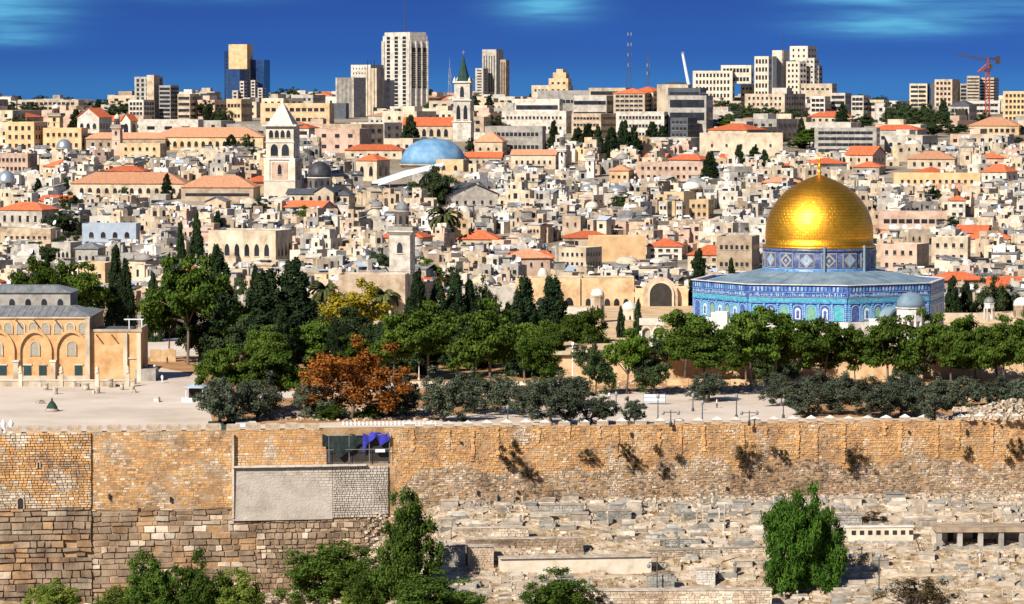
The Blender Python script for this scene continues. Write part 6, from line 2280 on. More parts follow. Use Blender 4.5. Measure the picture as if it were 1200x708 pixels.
# ================================================================ TREES
# kind, px0, px1, ptop, pfoot, ground or None, words
T = [
 ('pine', 16, 70, 304, 380, 800, 'dark round pine behind the prayer hall roof'), ('pine', 58, 122, 308, 384, 805, 'broad dark pine beside the tall twin cypress'),
 ('cypress', 50, 62, 294, 380, 812, 'thin cypress rising out of the dark pines'), ('cypress', 126, 146, 290, 384, 815, 'tall pointed cypress right of the prayer hall roof'),
 ('cypress', 138, 158, 306, 386, 812, 'shorter cypress joined to the tall pointed one'), ('cypress', 171, 188, 320, 396, 812, 'slim cypress in the gap before the houses'),
 ('cypress', 190, 206, 300, 398, 825, 'slim pointed cypress left of the big light pine'), ('pine', 178, 262, 300, 424, 742, 'big light green pine beside the plaza'),
 ('pine', 172, 222, 338, 420, 752, 'lower half-shaded pine at the soil bank'), ('broad', 206, 262, 362, 426, 748, 'dark rounded broadleaf tree under the big light pine'),
 ('cypress', 238, 274, 292, 424, 770, 'massive dark cypress beside the big light pine'), ('cypress', 206, 218, 262, 320, 960, 'small cypress among houses left of the convent'),
 ('cypress', 223, 238, 250, 312, 990, 'taller cypress among houses left of the convent'), ('cypress', 248, 262, 248, 290, 1060, 'slight cypress above the convent roof'),
 ('broad', 262, 310, 330, 420, 790, 'greyish thin tree before the arched-window convent'), ('cypress', 286, 338, 318, 424, 745, 'wide dark cypress with a blunt top'),
 ('cypress', 318, 370, 306, 426, 748, 'widest and darkest cypress of the grove'), ('cypress', 292, 306, 312, 380, 850, 'thin cypress tip beside the wide dark ones'),
 ('pine', 234, 292, 404, 484, 'plaza', 'round green pine at the plaza rim'), ('pine', 280, 358, 402, 486, 'plaza', 'round green pine leaning over the plaza rim'),
 ('olive', 228, 286, 446, 497, 'plaza', 'grey olive tree with black leaning trunk'), ('olive', 272, 330, 444, 492, 'plaza', 'grey olive tree under the round pine'),
 ('autumn', 358, 464, 404, 492, 'plaza', 'large orange autumn tree'), ('yellow', 368, 452, 335, 418, 790, 'bright yellow autumn tree'),
 ('broad', 376, 446, 362, 424, 742, 'dark grey-green tree under the yellow one'), ('pine', 338, 402, 378, 440, 720, 'bright topped pine beside the orange tree'),
 ('pine', 430, 492, 372, 446, 700, 'pine with the pale pole before it'), ('pine', 462, 542, 356, 450, 705, 'broad dark pine in the middle of the grove'),
 ('cypress', 478, 502, 318, 420, 760, 'pointed cypress right of the broad minaret'), ('cypress', 500, 526, 328, 420, 765, 'ragged cypress in the middle grove'),
 ('cypress', 520, 548, 322, 420, 770, 'tall ragged conifer of the middle grove'), ('cypress', 540, 560, 330, 420, 772, 'narrow ragged conifer of the middle grove'),
 ('cypress', 470, 492, 348, 420, 750, 'low ragged cypress beside the broad minaret foot'), ('broad', 556, 586, 334, 420, 780, 'dark rounded tree before the western range'),
 ('pine', 534, 614, 354, 462, 'plaza', 'large flat-layered pine at the path'), ('cypress', 596, 632, 326, 452, 712, 'tall dark cypress with a neighbour of equal height'),
 ('cypress', 628, 666, 326, 430, 740, 'tallest broad cypress before the white portico'), ('cypress', 586, 604, 356, 430, 745, 'thin cypress behind the layered pine'),
 ('pine', 610, 660, 394, 468, 'plaza', 'small light green pine beside the lamp pole'), ('pine', 668, 720, 362, 430, 735, 'round pine before the white portico'),
 ('cypress', 722, 733, 360, 425, 750, 'very thin cypress left of the arcade'), ('cypress', 742, 753, 352, 425, 750, 'very thin cypress touching the arcade'),
 ('brightpine', 708, 760, 386, 462, 'plaza', 'bright green round pine under the arcade'), ('broad', 676, 720, 404, 462, 'plaza', 'grey-green tree behind the lamp pole'),
 ('broad', 742, 790, 398, 462, 'plaza', 'dark tree under the arcade steps'), ('pine', 766, 838, 364, 452, 695, 'dark pine left of the tiled shrine'),
 ('pine', 786, 866, 384, 462, 'plaza', 'leaning pine in front of the gate shelter'), ('cypress', 806, 830, 294, 380, 870, 'ragged cypress behind the tiled shrine corner'),
 ('cypress', 851, 862, 304, 350, 900, 'small cypress behind the tiled shrine'), ('pine', 846, 916, 360, 458, 'plaza', 'pine with split pale trunk before the shrine'),
 ('pine', 862, 952, 366, 456, 'plaza', 'wide pine hiding the shrine base'), ('pine', 928, 1004, 376, 458, 'plaza', 'flat-topped pine below the shrine corner'),
 ('pine', 985, 1020, 386, 458, 680, 'small pine between two wide ones'), ('pine', 1004, 1078, 372, 462, 'plaza', 'largest pine below the domed pavilion'),
 ('pine', 1054, 1110, 368, 462, 'plaza', 'dark pine right under the domed pavilion'), ('pine', 1100, 1160, 372, 454, 'plaza', 'pine with reddish bare limbs'),
 ('pine', 1146, 1206, 372, 456, 'plaza', 'pine near the frame edge with pale trunk'), ('pine', 1180, 1240, 366, 460, 'plaza', 'cut-off pine at the frame edge'),
 ('cypress', 1106, 1126, 326, 392, 830, 'dark conifer right of the tiled shrine'), ('cypress', 1122, 1142, 332, 392, 835, 'second dark conifer right of the tiled shrine'),
 ('broad', 1138, 1180, 326, 390, 840, 'dense green tree behind the small pavilion'), ('broad', 1164, 1192, 336, 390, 845, 'dense green tree touching the small pavilion'),
 ('olive', 340, 388, 446, 490, 'plaza', 'grey olive tree left of the orange tree foot'), ('olive', 448, 500, 440, 488, 'plaza', 'grey olive tree right of the orange tree'),
 ('olive', 494, 548, 440, 494, 'plaza', 'wide grey olive tree on the path edge'), ('olive', 530, 580, 436, 484, 'plaza', 'grey olive tree under the layered pine'),
 ('olive', 566, 622, 440, 486, 'plaza', 'grey olive tree beside the pale bank'), ('olive', 600, 640, 446, 490, 'plaza', 'small grey olive tree'),
 ('olive', 616, 676, 446, 498, 'plaza', 'rounded olive tree close to the wall top'), ('olive', 672, 718, 464, 497, 'plaza', 'low spreading olive tree close to the wall top'),
 ('olive', 724, 754, 468, 497, 'plaza', 'thin young olive tree with bare stems'), ('olive', 806, 856, 438, 470, 'plaza', 'feathery tree before the leaning pine'),
 ('olive', 634, 700, 440, 478, 'plaza', 'olive tree beside the lamp pole foot'),
 ('olive', 895, 935, 436, 476, 'plaza', 'shrubby olive at the start of the olive belt'), ('olive', 920, 972, 446, 488, 'plaza', 'first rounded olive of the belt'),
 ('olive', 958, 1010, 440, 486, 'plaza', 'second rounded olive of the belt'), ('olive', 994, 1046, 444, 490, 'plaza', 'third rounded olive of the belt'),
 ('olive', 1030, 1082, 440, 488, 'plaza', 'fourth rounded olive of the belt'), ('olive', 1068, 1120, 446, 492, 'plaza', 'fifth rounded olive of the belt'),
 ('olive', 1104, 1154, 444, 480, 'plaza', 'sixth rounded olive above the rubble heap'), ('olive', 1144, 1190, 442, 476, 'plaza', 'seventh rounded olive above the rubble heap'),
 ('olive', 1176, 1226, 444, 478, 'plaza', 'last olive of the belt at the frame edge'), ('olive', 938, 984, 438, 474, 'plaza', 'olive standing behind the first rounded one'),
 ('olive', 1046, 1094, 438, 474, 'plaza', 'olive standing behind the fourth rounded one'),
 ('bush', 552, 570, 438, 456, 'plaza', 'low dark bush beside the path'), ('bush', 420, 452, 470, 490, 'plaza', 'low dark bush beneath the orange tree'),
 ('bush', 372, 404, 474, 492, 'plaza', 'low dark bush left of the orange tree trunk'),
 # old and new town
 ('broad', 486, 530, 196, 246, None, 'brown-green tree under the slanting canopy'), ('broad', 348, 372, 236, 262, None, 'yellow-green tree before the white bell tower'),
 ('cypress', 472, 490, 136, 176, None, 'solitary cypress left of the green spire'), ('pine', 498, 524, 118, 142, None, 'flat pine above the orange-tiled nave'),
 ('cypress', 643, 655, 142, 176, None, 'cypress in front of the strip-windowed convent'), ('cypress', 632, 640, 156, 178, None, 'small cypress by the round minaret'),
 ('cypress', 668, 686, 150, 186, None, 'broad cypress under the grand hotel'), ('cypress', 680, 698, 146, 186, None, 'second broad cypress under the grand hotel'),
 ('cypress', 694, 708, 148, 186, None, 'dark cypress beside the hotel side wing'), ('cypress', 708, 726, 150, 188, None, 'wide cypress in the garden below the hotel'),
 ('cypress', 722, 740, 142, 188, None, 'tallest garden cypress below the hotel'), ('cypress', 736, 750, 148, 188, None, 'dark cypress right of the tallest garden one'),
 ('cypress', 757, 772, 143, 172, None, 'cypress before the hotel front windows'), ('cypress', 769, 784, 148, 174, None, 'cypress at the hotel corner'),
 ('cypress', 823, 841, 178, 216, None, 'lone dark cypress below the cream convent'), ('cypress', 860, 872, 170, 200, None, 'cypress by the cream convent wall'),
 ('cypress', 876, 892, 172, 202, None, 'bushy cypress by the cream convent wall'), ('cypress', 890, 902, 176, 206, None, 'thin cypress right of the cream convent wall'),
 ('broad', 778, 800, 208, 222, None, 'round tree among roofs below the pink row'), ('broad', 838, 866, 118, 142, None, 'dark tree under the pierced complex'),
 ('broad', 862, 890, 124, 148, None, 'dark tree left of the college'), ('broad', 884, 918, 126, 150, None, 'dark tree before the college front'),
 ('broad', 912, 944, 128, 152, None, 'dark tree at the college shaded side'), ('cypress', 980, 994, 122, 148, None, 'cypress before the white terraced flats'),
 ('broad', 996, 1026, 134, 152, None, 'rounded trees left of the wooded hill'),
 ('broad', 1034, 1062, 120, 158, 1640, 'tall dark tree on the wooded hill, furthest left of them'), ('broad', 1052, 1078, 124, 162, 1600, 'dark tree in the middle of the wooded hill'),
 ('broad', 1070, 1098, 122, 160, 1620, 'dark tree on the crest of the wooded hill'), ('broad', 1088, 1116, 130, 164, 1580, 'dark tree at the right flank of the wooded hill'),
 ('broad', 1042, 1070, 140, 168, 1500, 'lower green tree at the foot of the wooded hill'), ('broad', 1074, 1104, 146, 172, 1480, 'lower olive-green tree below the wooded hill'),
 ('cypress', 1098, 1112, 118, 150, 1650, 'cypress tip beside the museum villa'), ('broad', 1108, 1136, 146, 168, 1500, 'bushy tree before the museum villa'),
 ('broad', 1128, 1154, 160, 192, 1430, 'pale brown-green tree above the stone villa'), ('broad', 1176, 1206, 168, 194, 1420, 'dark tree by the red hipped roof'),
 ('broad', 905, 925, 168, 192, 1420, 'green tree beside the dome tip'), ('broad', 924, 948, 172, 194, 1400, 'green tree behind the dome tip'),
 ('cypress', 1063, 1073, 166, 192, 1440, 'slim cypress left of the stone villa'), ('cypress', 972, 982, 176, 200, 1400, 'cypress beside the red gabled house'),
 ('broad', 0, 26, 120, 142, 1800, 'dark tree at the far left skyline'), ('broad', 22, 50, 120, 143, 1780, 'dark round tree on the far left skyline'),
 ('broad', 72, 88, 122, 148, 1700, 'dark tree behind the bell turret'), ('broad', 128, 152, 112, 136, 1850, 'tree on the slope left of the stepped apartments'),
 ('broad', 232, 254, 118, 144, 1700, 'dark tree between apartments and glass tower'), ('cypress', 240, 250, 122, 148, 1700, 'dark cypress between apartments and glass tower'),
 ('cypress', 264, 278, 158, 178, 1370, 'cypress before the long tiled roof'), ('broad', 282, 298, 158, 178, 1370, 'small tree before the long tiled roof'),
 ('cypress', 190, 201, 204, 234, None, 'cypress in front of the tiled market hall'), ('cypress', 40, 50, 210, 236, None, 'cypress right of the big silver-blue dome'),
 ('cypress', 74, 82, 208, 236, None, 'cypress at the left end of the market hall'), ('broad', 140, 154, 220, 238, None, 'small dark tree under the market hall'),
 ('cypress', 348, 356, 186, 222, None, 'dark cypress squeezed beside the white bell tower'), ('broad', 546, 558, 162, 180, None, 'dark tree at the blue dome shoulder'),
 ('broad', 1020, 1050, 228, 240, None, 'flat green tree top among the roofs right of the golden dome'), ('broad', 1166, 1198, 286, 312, None, 'spreading green tree among low roofs'),
 ('broad', 276, 296, 256, 272, None, 'grey tree behind the convent roof'), ('cypress', 252, 258, 326, 350, 900, 'tiny cypress by the convent corner'),
]
for (kd, a, b_, pt, pb, gr, lab) in T:
    if gr == 'plaza':
        e = tree_px(kd, a, b_, pt, pb, ground='plaza')
    elif gr is None:
        e = tree_px(kd, a, b_, pt, pb)
    else:
        e = tree_px(kd, a, b_, pt, pb, D=gr)
        if gr < 860:
            e.location.z = -56.2
            q = P((a + b_) / 2, pt, gr)
            e.scale.z = q.z + 56.2
        elif gr > 862:
            zz = G(gr)
            q = P((a + b_) / 2, pt, gr)
            e.scale.z = max(3, q.z - zz)
            e.location.z = zz
    e['label'] = lab

gv = random.Random(12)
for i in range(40):
    kd = gv.choice(('pine', 'broad', 'cypress', 'pine', 'cypress'))
    px = gv.uniform(262, 655)
    pf = gv.uniform(420, 446)
    hh, ww = (gv.uniform(48, 78), gv.uniform(40, 62)) if kd != 'cypress' else (gv.uniform(60, 90), gv.uniform(20, 28))
    if pf - hh < 380 and 335 < px < 490:
        hh = pf - 382
    e = tree_px(kd, px - ww / 2, px + ww / 2, pf - hh, pf, ground='plaza')
    auto(e, {'pine': 'shaded pine', 'broad': 'dark leafy tree', 'cypress': 'dark cypress'}[kd] + ' in the grove', px, pf - hh / 2, 'grove')
for i in range(6):
    px = gv.uniform(790, 1210)
    kd = gv.choice(('pine', 'pine', 'broad'))
    pf = gv.uniform(430, 446)
    ww, hh = gv.uniform(44, 66), gv.uniform(50, 64)
    e = tree_px(kd, px - ww / 2, px + ww / 2, pf - hh, pf, D=697)
    e.location.z = -56.2
    auto(e, {'pine': 'shaded pine', 'broad': 'dark leafy tree'}[kd] + ' in the terrace row', px, pf - hh / 2, 'grove')
for ph, px, py in (('the orange tree', 410, 440), ('the yellow tree', 415, 350), ('the pale pole', 457, 385), ('the widest cypress', 345, 360), ('the layered pine', 574, 400), ('the equal cypresses', 625, 370), ('the floodlight pole', 253, 395),
                   ('the tiled shrine', 925, 370), ('the domed pavilion', 1067, 370), ('the small pavilion', 1160, 365), ('the gate shelter', 845, 380), ('the splitting pine', 880, 410)):
    anchor(ph, px, py, 'grove')

# scattered small trees in the town
nt = 0
for i in range(150):
    D = rh.uniform(1380, 2300) if i > 22 else rh.uniform(900, 1340)
    px = rh.uniform(-5, 1205)
    x = P(px, 300, D).x
    g = G(D)
    if taken(x, D, 4, 4):
        continue
    kd = rh.choice(('cypress', 'broad', 'broad', 'pine', 'bush'))
    w = rh.uniform(6, 13) if kd != 'cypress' else rh.uniform(3, 5)
    h = rh.uniform(6, 10) if kd != 'cypress' else rh.uniform(8, 13)
    if D > 1380:
        w, h = w * 1.15, h * 1.1
    lim = min(cap_height(px - 8, px + 8, D, g), P(600, skycap(px) - 3, D).z) - g
    h = min(h, lim)
    if h < 4:
        continue
    if kd == 'bush':
        kd = 'broad'
    py = proj(x, D, g + h * .6)[1]
    plant(kd, (x, D, g), w, h, feat={'cypress': 'dark cypress', 'broad': 'round leafy tree', 'pine': 'spreading pine'}[kd] + ' among houses', px=px, py=py, group='trees scattered through the town')
    nt += 1


# ---- palm
def palm(pc, pt, pb, label, D=None):
    D = D_of(pb) if D is None else D
    p = P(pc, pb, D)
    g = min(G(D), p.z)
    e = empty('palm_tree', (p.x, D, g), 0, label, 'tree')
    h = P(pc, pt, D).z - g
    MB().tube((0, 0, 0), (.3, 0, h * .72), .45, .32, 8).build('trunk', ['trunk'], e)
    c = MB()
    r_ = random.Random(7)
    L = h * .5
    for k in range(54):
        a = r_.uniform(0, 6.28)
        el = r_.uniform(-.7, 1.3)
        prev = Vector((.3, 0, h * .72))
        side = Vector((-math.sin(a), math.cos(a), 0))
        for s in range(6):
            ang = el - s * .33
            nx = prev + Vector((math.cos(a) * math.cos(ang), math.sin(a) * math.cos(ang), math.sin(ang))) * L / 6
            for sg in (-1, 1):
                c.add([prev, nx, nx + side * sg * .55 - Vector((0, 0, .35)), prev + side * sg * .5 - Vector((0, 0, .3))], [(0, 1, 2, 3)])
            prev = nx
    c.build('fronds', ['palm'], e)


palm(520, 238, 292, 'big palm with drooping fronds above the bright orange roof')
palm(449, 334, 372, 'dark palm behind the yellow tree', D=866)
palm(380, 326, 368, 'palm head showing left of the yellow tree', D=868)

# ================================================================ THINGS ON THE PLAZA
def lamp(px, pt, pb, label, style='single', D=None, mat='pole', gr='plaza', grp=None):
    p = plaza_pt(px, pb) if gr == 'plaza' else hit_ground(px, pb)
    h = P(px, pt, p.y).z - p.z
    e = empty('street_lamp', p, 0, label, 'lamp', grp)
    t = .11 if style != 'flood' else .2
    MB().lathe([(t * 2.4, -.3), (t * 2.2, .5), (t, .7), (t * .7, h * .93)], 8).build('post', [mat], e)
    if style == 'curved':
        m = MB()
        m.tube((0, 0, h * .92), (-.5, 0, h), t * .8).tube((-.5, 0, h), (-2.4, 0, h), t * .7).box(-2.6, 0, h - .15, 1.1, .5, .2)
        m.build('arm', [mat], e)
    elif style == 'double':
        m = MB()
        m.tube((-1.3, 0, h * .78), (1.3, 0, h * .78), .07)
        m.build('crossarm', [mat], e)
        for s in (-1.3, 1.3):
            MB().lathe([(.1, 0), (.28, .15), (.3, .5), (.05, .75), (0, .8)], 8).build('lantern', ['metal'], e, (s, 0, h * .62))
    elif style == 'pole':
        MB().box(0, 0, h * .93, .5, .5, h * .07).build('head', [mat], e)
    else:
        MB().lathe([(.1, 0), (.26, .1), (.3, .55), (.08, .8), (0, .85)], 8).build('lantern', ['metal'], e, (0, 0, h * .9))
    return e


lamp(253, 376, 416, 'tall pale curved floodlight pole in front of the big light pine', 'curved', mat='whitemetal')
lamp(457, 364, 412, 'straight pale pole rising in the middle of the pine grove', 'pole', mat='tombstone')
lamp(671, 401, 452, 'tall thin pale lamp pole left of the bright green pine', 'pole', mat='whitemetal')
lamp(491, 424, 446, 'short pale post between the olive trees', 'pole', mat='tombstone')
for px, pt, pb, st, lab in ((722, 462, 485, 'single', 'slim dark lamp left of the pale banner'), (771, 464, 494, 'single', 'taller dark lamp just under the pale banner'),
                            (786, 479, 498, 'double', 'double-armed dark lamp near the wall top'), (812, 464, 482, 'single', 'slim dark lamp right of the banner'),
                            (823, 472, 496, 'single', 'dark lamp rising close to the wall top'), (863, 464, 490, 'single', 'thin dark lamp before the leaning pine'),
                            (878, 480, 497, 'double', 'second double-armed lamp along the wall top'), (595, 478, 498, 'single', 'dark lamp beside the small grey olive'),
                            (685, 462, 478, 'single', 'short dark lamp left of the low spreading olive'), (918, 470, 490, 'single', 'dark lamp at the start of the olive belt')):
    lamp(px, pt, pb, lab, st)
# banner
p = plaza_pt(767, 474)
e = empty('banner', p, R(-3), 'pale blue and white banner on two posts on the plaza', 'banner')
s = p.y / F
bm = MB()
for i in range(4):
    bm.box(0, 0, .35 + i * .36, 25 * s, .08, .36, i % 2)
bm.build('sheet', ['bluegrey', 'tankw'], e)
for k in (-1, 1):
    MB().tube((k * 12.6 * s, 0, 0), (k * 12.6 * s, 0, 1.9), .07).build('post', ['metal'], e)
# green fountain cap
p = plaza_pt(61, 482)
s = p.y / F
e = empty('fountain_cover', p, 0, 'small dark green pointed cover on a white round base alone on the plaza', 'fountain')
MB().lathe([(8 * s, 0), (8 * s, .35), (6.5 * s, .4), (6.5 * s, .55)], 20).build('base', ['tombstone'], e)
MB().lathe([(6.8 * s, .55), (6 * s, .9), (3.6 * s, 1.5), (1.2 * s, 1.9), (.15, 2.2), (0, 2.5)], 12, smooth=False).build('cap', ['greencloth'], e)
# scattered antique stones
for i, (px, py, w, h, k) in enumerate(((44, 453, 8, 5, 0), (54, 457, 6, 6, 1), (65, 462, 7, 7, 2), (88, 453, 12, 5, 0), (101, 457, 8, 6, 1), (114, 461, 8, 7, 2), (130, 454, 6, 8, 1), (143, 457, 5, 6, 1), (155, 460, 7, 7, 2), (158, 450, 4, 5, 1),
                                       (47, 473, 10, 3, 0), (184, 471, 9, 4, 0), (120, 441, 5, 5, 1), (129, 444, 5, 6, 2))):
    p = plaza_pt(px, py)
    s = p.y / F
    w, h = w * s, h * s
    b = MB()
    if k == 0:
        b.box(0, 0, 0, w, w * .6, h, 0, jit=.08)
        b.box(w * .1, 0, h, w * .6, w * .5, h * .4, 0, jit=.06)
    elif k == 1:
        b.lathe([(w * .5, 0), (w * .48, h * .8), (w * .3, h), (0, h)], 10)
        b.lathe([(w * .3, h * .9), (w * .55, h * 1.1), (w * .55, h * 1.25)], 8)
    else:
        b.lathe([(w * .5, 0), (w * .42, h * .3), (w * .42, h * .75), (w * .5, h)], 8)
        b.box(w * .5, .1, 0, w * .4, w * .4, h * .5, 0, rot=.4)
    o = b.build('antique_stone', ['tombstone'], None, p, i * .7)
    tag(o, cat='stone', group='antique stones laid out before the prayer hall')
    auto(o, ('flat carved stone slab', 'upright column stump', 'weathered stone capital')[k], px, py, 'plaza')
anchor('the green fountain cover', 61, 478, 'plaza')
anchor('the prayer hall corner', 160, 448, 'plaza')
anchor('the low plaza wall', 80, 448, 'plaza')
# kiosk with blue roof
p = plaza_pt(230, 470)
s = p.y / F
e = empty('market_kiosk', p, R(-8), 'small shelter with pale blue roof and dark open sides at the plaza rim', 'kiosk')
for sx_ in (-1, 1):
    for sy_ in (-1, 1):
        MB().tube((sx_ * 10 * s, sy_ * 1.5, 0), (sx_ * 10 * s, sy_ * 1.5, 2.5), .09).build('post', ['whitemetal'], e)
MB().box(0, .8, .2, 18 * s, 1.6, 2.0).build('counter_box', ['shade'], e)
MB().hip(0, 0, 2.5, 23 * s, 3.6, .6, .1).build('roof', ['bluegrey'], e)
MB().box(-1.2, -1.9, 0, 2, .8, .7).build('bench', ['tankw'], e)
# sheets lying by the wall
for (a, b_, pa, pb, mt, lab) in ((244, 276, 497, 503, 'greencloth', 'dark green sheet lying on the plaza edge by the olive'), (262, 300, 497, 501, 'tankw', 'white sheet lying beside the dark green one')):
    q = [plaza_pt(a, pb), plaza_pt(b_, pb), plaza_pt(b_, pa), plaza_pt(a, pa)]
    b = MB()
    b.prism([(v.x, v.y) for v in q], -56.1, -55.7)
    tag(b.build('ground_sheet', [mt]), lab, 'sheet')
for i in range(24):
    px = 402 + i * 4.7
    p = plaza_pt(px, 498)
    o = MB().box(0, 0, 0, .26, .26, .45).lathe([(.08, .45), (.14, .55), (0, .7)], 6).build('white_post', ['tankw'], None, p, 0)
    tag(o, cat='post', group='white posts in a line behind the wall top')
    o['label'] = 'one of the small white posts lined up behind the wall near the tarpaulins'
# rubble heap
rr = random.Random(4)
b = MB()
for i in range(900):
    px, py = rr.uniform(1118, 1240), rr.uniform(478, 493)
    p = plaza_pt(px, py)
    t = max(0, 1 - abs(px - 1190) / 72) * max(0, 1 - abs(py - 485) / 9)
    s = rr.uniform(.25, .8)
    b.box(p.x, p.y, -56.2 + t * rr.uniform(.2, 2.6), s, s, s * .7, 0, rr.uniform(0, 3), .12)
o = b.build('rubble_heap', ['rubble'])
tag(o, kind='stuff')
b = MB()
for i in range(500):
    px, py = rr.uniform(300, 520), rr.uniform(478, 494)
    p = plaza_pt(px, py)
    s = rr.uniform(.2, .6)
    b.box(p.x, p.y, -56.15, s, s, s * .6, 0, rr.uniform(0, 3), .08)
for i in range(500):
    px, py = rr.uniform(560, 1200), rr.uniform(448, 462)
    p = plaza_pt(px, py)
    s = rr.uniform(.2, .6)
    b.box(p.x, p.y, -56.15, s, s, s * .6, 0, rr.uniform(0, 3), .08)
tag(b.build('loose_stones', ['rubble']), kind='stuff')
# low walls under the trees
for (a, b_, py, h, mt, lab) in ((655, 720, 452, 1.5, 'ochre', 'low orange retaining wall behind the lamp pole'), (782, 905, 452, 1.3, 'ochre', 'long low orange wall behind the leaning pine'), (176, 206, 424, 2.6, 'ochre', 'short orange wall at the foot of the big light pine'),
                                (480, 640, 452, .8, 'tombstone', 'low pale kerb wall through the pine grove'), (300, 372, 488, .9, 'tombstone', 'low rubble wall left of the orange tree'), (560, 640, 470, .7, 'tombstone', 'pale low wall by the grey olives'),
                                (930, 1000, 452, 1.4, 'ochre', 'low orange wall left of the largest pine'), (1090, 1200, 470, 1.2, 'tan', 'low tan wall behind the olive belt')):
    p, q = plaza_pt(a, py), plaza_pt(b_, py)
    b = MB()
    n = 10
    for i in range(n):
        t = (i + .5) / n
        b.box(p.x + (q.x - p.x) * t - (p.x + q.x) / 2, rr.uniform(-.1, .1), 0, (q.x - p.x) / n, .6, h * rr.uniform(.85, 1.1), 0)
    tag(b.build('garden_wall', [mt], None, ((p.x + q.x) / 2, p.y, -56.2)), lab, 'wall')


# ---- people
def person(p, h, rz, top, bottom, label, stride=.12):
    """one continuous standing figure: skinned skeleton turned to mesh"""
    k = h / 1.72
    J = [(0, 0, .93), (0, 0, 1.18), (0, 0, 1.40), (0, 0, 1.50), (0, -.02, 1.62), (0, -.02, 1.70),
         (.10, 0, .88), (.11, -stride, .48), (.11, -stride * .6, .06), (.11, -stride * .6 - .14, .03),
         (-.10, 0, .88), (-.11, stride * .6, .48), (-.11, stride, .06), (-.11, stride - .14, .03),
         (.19, 0, 1.38), (.24, .03, 1.10), (.25, -.08, .86), (.25, -.1, .78), (-.19, 0, 1.38), (-.24, .03, 1.10), (-.25, -.08, .86), (-.25, -.1, .78)]
    E = [(0, 1), (1, 2), (2, 3), (3, 4), (4, 5), (0, 6), (6, 7), (7, 8), (8, 9), (0, 10), (10, 11), (11, 12), (12, 13), (2, 14), (14, 15), (15, 16), (16, 17), (2, 18), (18, 19), (19, 20), (20, 21)]
    Rd = [.15, .14, .15, .06, .10, .07, .10, .07, .05, .04, .10, .07, .05, .04, .07, .05, .04, .03, .07, .05, .04, .03]
    me = bpy.data.meshes.new('person')
    me.from_pydata([(x * k, y * k, z * k) for x, y, z in J], E, [])
    o = bpy.data.objects.new('person', me)
    COL.objects.link(o)
    m = o.modifiers.new('s', 'SKIN')
    for i, v in enumerate(me.skin_vertices[0].data):
        v.radius = (Rd[i] * k, Rd[i] * k)
        v.use_root = i == 0
    o.modifiers.new('d', 'SUBSURF').levels = 1
    dg = bpy.context.evaluated_depsgraph_get()
    me2 = bpy.data.meshes.new_from_object(o.evaluated_get(dg))
    o.modifiers.clear()
    o.data = me2
    for mt in (top, bottom, 'skin', 'shade'):
        me2.materials.append(MT[mt])
    for f in me2.polygons:
        z = f.center.z / k
        f.material_index = 3 if z > 1.67 else 2 if z > 1.47 or (abs(f.center.x / k) > .2 and z < .86) else 0 if z > .88 else 1 if z > .08 else 3
        f.use_smooth = True
    o.location = p
    o.rotation_euler = (0, 0, rz)
    tag(o, label, 'person')


for (px, py, rz, t, b_, lab) in ((174, 437, .5, 'cloth2', 'cloth2', 'person in dark clothes by the prayer hall shadow'), (181, 436, -.4, 'cloth1', 'cloth2', 'person in white shirt beside the prayer hall corner'),
                                 (196, 427, 1.2, 'cloth2', 'cloth2', 'person in black walking at the soil bank'), (231, 430, 2, 'cloth2', 'cloth1', 'person standing alone on the far plaza'),
                                 (714, 470, .4, 'cloth1', 'cloth2', 'person in pale shirt near the bright green pine'), (736, 474, -2, 'cloth2', 'cloth2', 'person in dark coat left of the pale banner'),
                                 (840, 478, 1.6, 'cloth1', 'cloth2', 'person in pale top right of the pale banner'), (190, 449, 2.6, 'cloth1', 'cloth1', 'person all in white on the sunny plaza')):
    person(plaza_pt(px, py), 1.72, rz, t, b_, lab)
for px in (4, 13):
    p = plaza_pt(px, 508)
    o = MB().lathe([(.62, 0), (.66, .3), (.42, .5), (.38, 1.4), (.5, 1.6), (.3, 1.9), (.16, 2.2), (0, 2.3)], 12).build('white_finial', ['tankw'], None, p)
    tag(o, 'white carved finial behind the wall top, ' + ('nearer the frame edge' if px < 8 else 'farther from the frame edge'), 'finial')

# ================================================================ BEFORE THE WALL
for (px, py, w, h) in ((597, 537, 26, 26), (690, 537, 16, 14), (731, 530, 12, 14), (740, 543, 16, 16), (776, 553, 12, 14), (875, 537, 26, 26), (795, 538, 8, 9), (1003, 541, 24, 26), (1191, 528, 18, 18), (906, 530, 8, 10), (918, 536, 9, 12), (1133, 533, 8, 14),
                       (622, 556, 14, 10), (770, 528, 8, 10), (1181, 541, 7, 10)):
    p = wp(px, py + h * .4, .35)
    s = p.y / F
    e = plant('dry', p, w * s * 1.2, h * s * 1.15, px=px, py=py, zone='wall', feat='dry shrub rooted in the wall face' if w > 15 else 'small dry tuft rooted in the wall face', group='dry shrubs growing from the wall')
for ph, px, py in (('the joint crack', 107, 560), ('the round green tree', 940, 600), ('the big green bush', 470, 600), ('the concrete canopy', 1150, 600), ('the brown sarcophagus row', 610, 560), ('the tall lamp pole', 770, 560)):
    anchor(ph, px, py, 'wall')
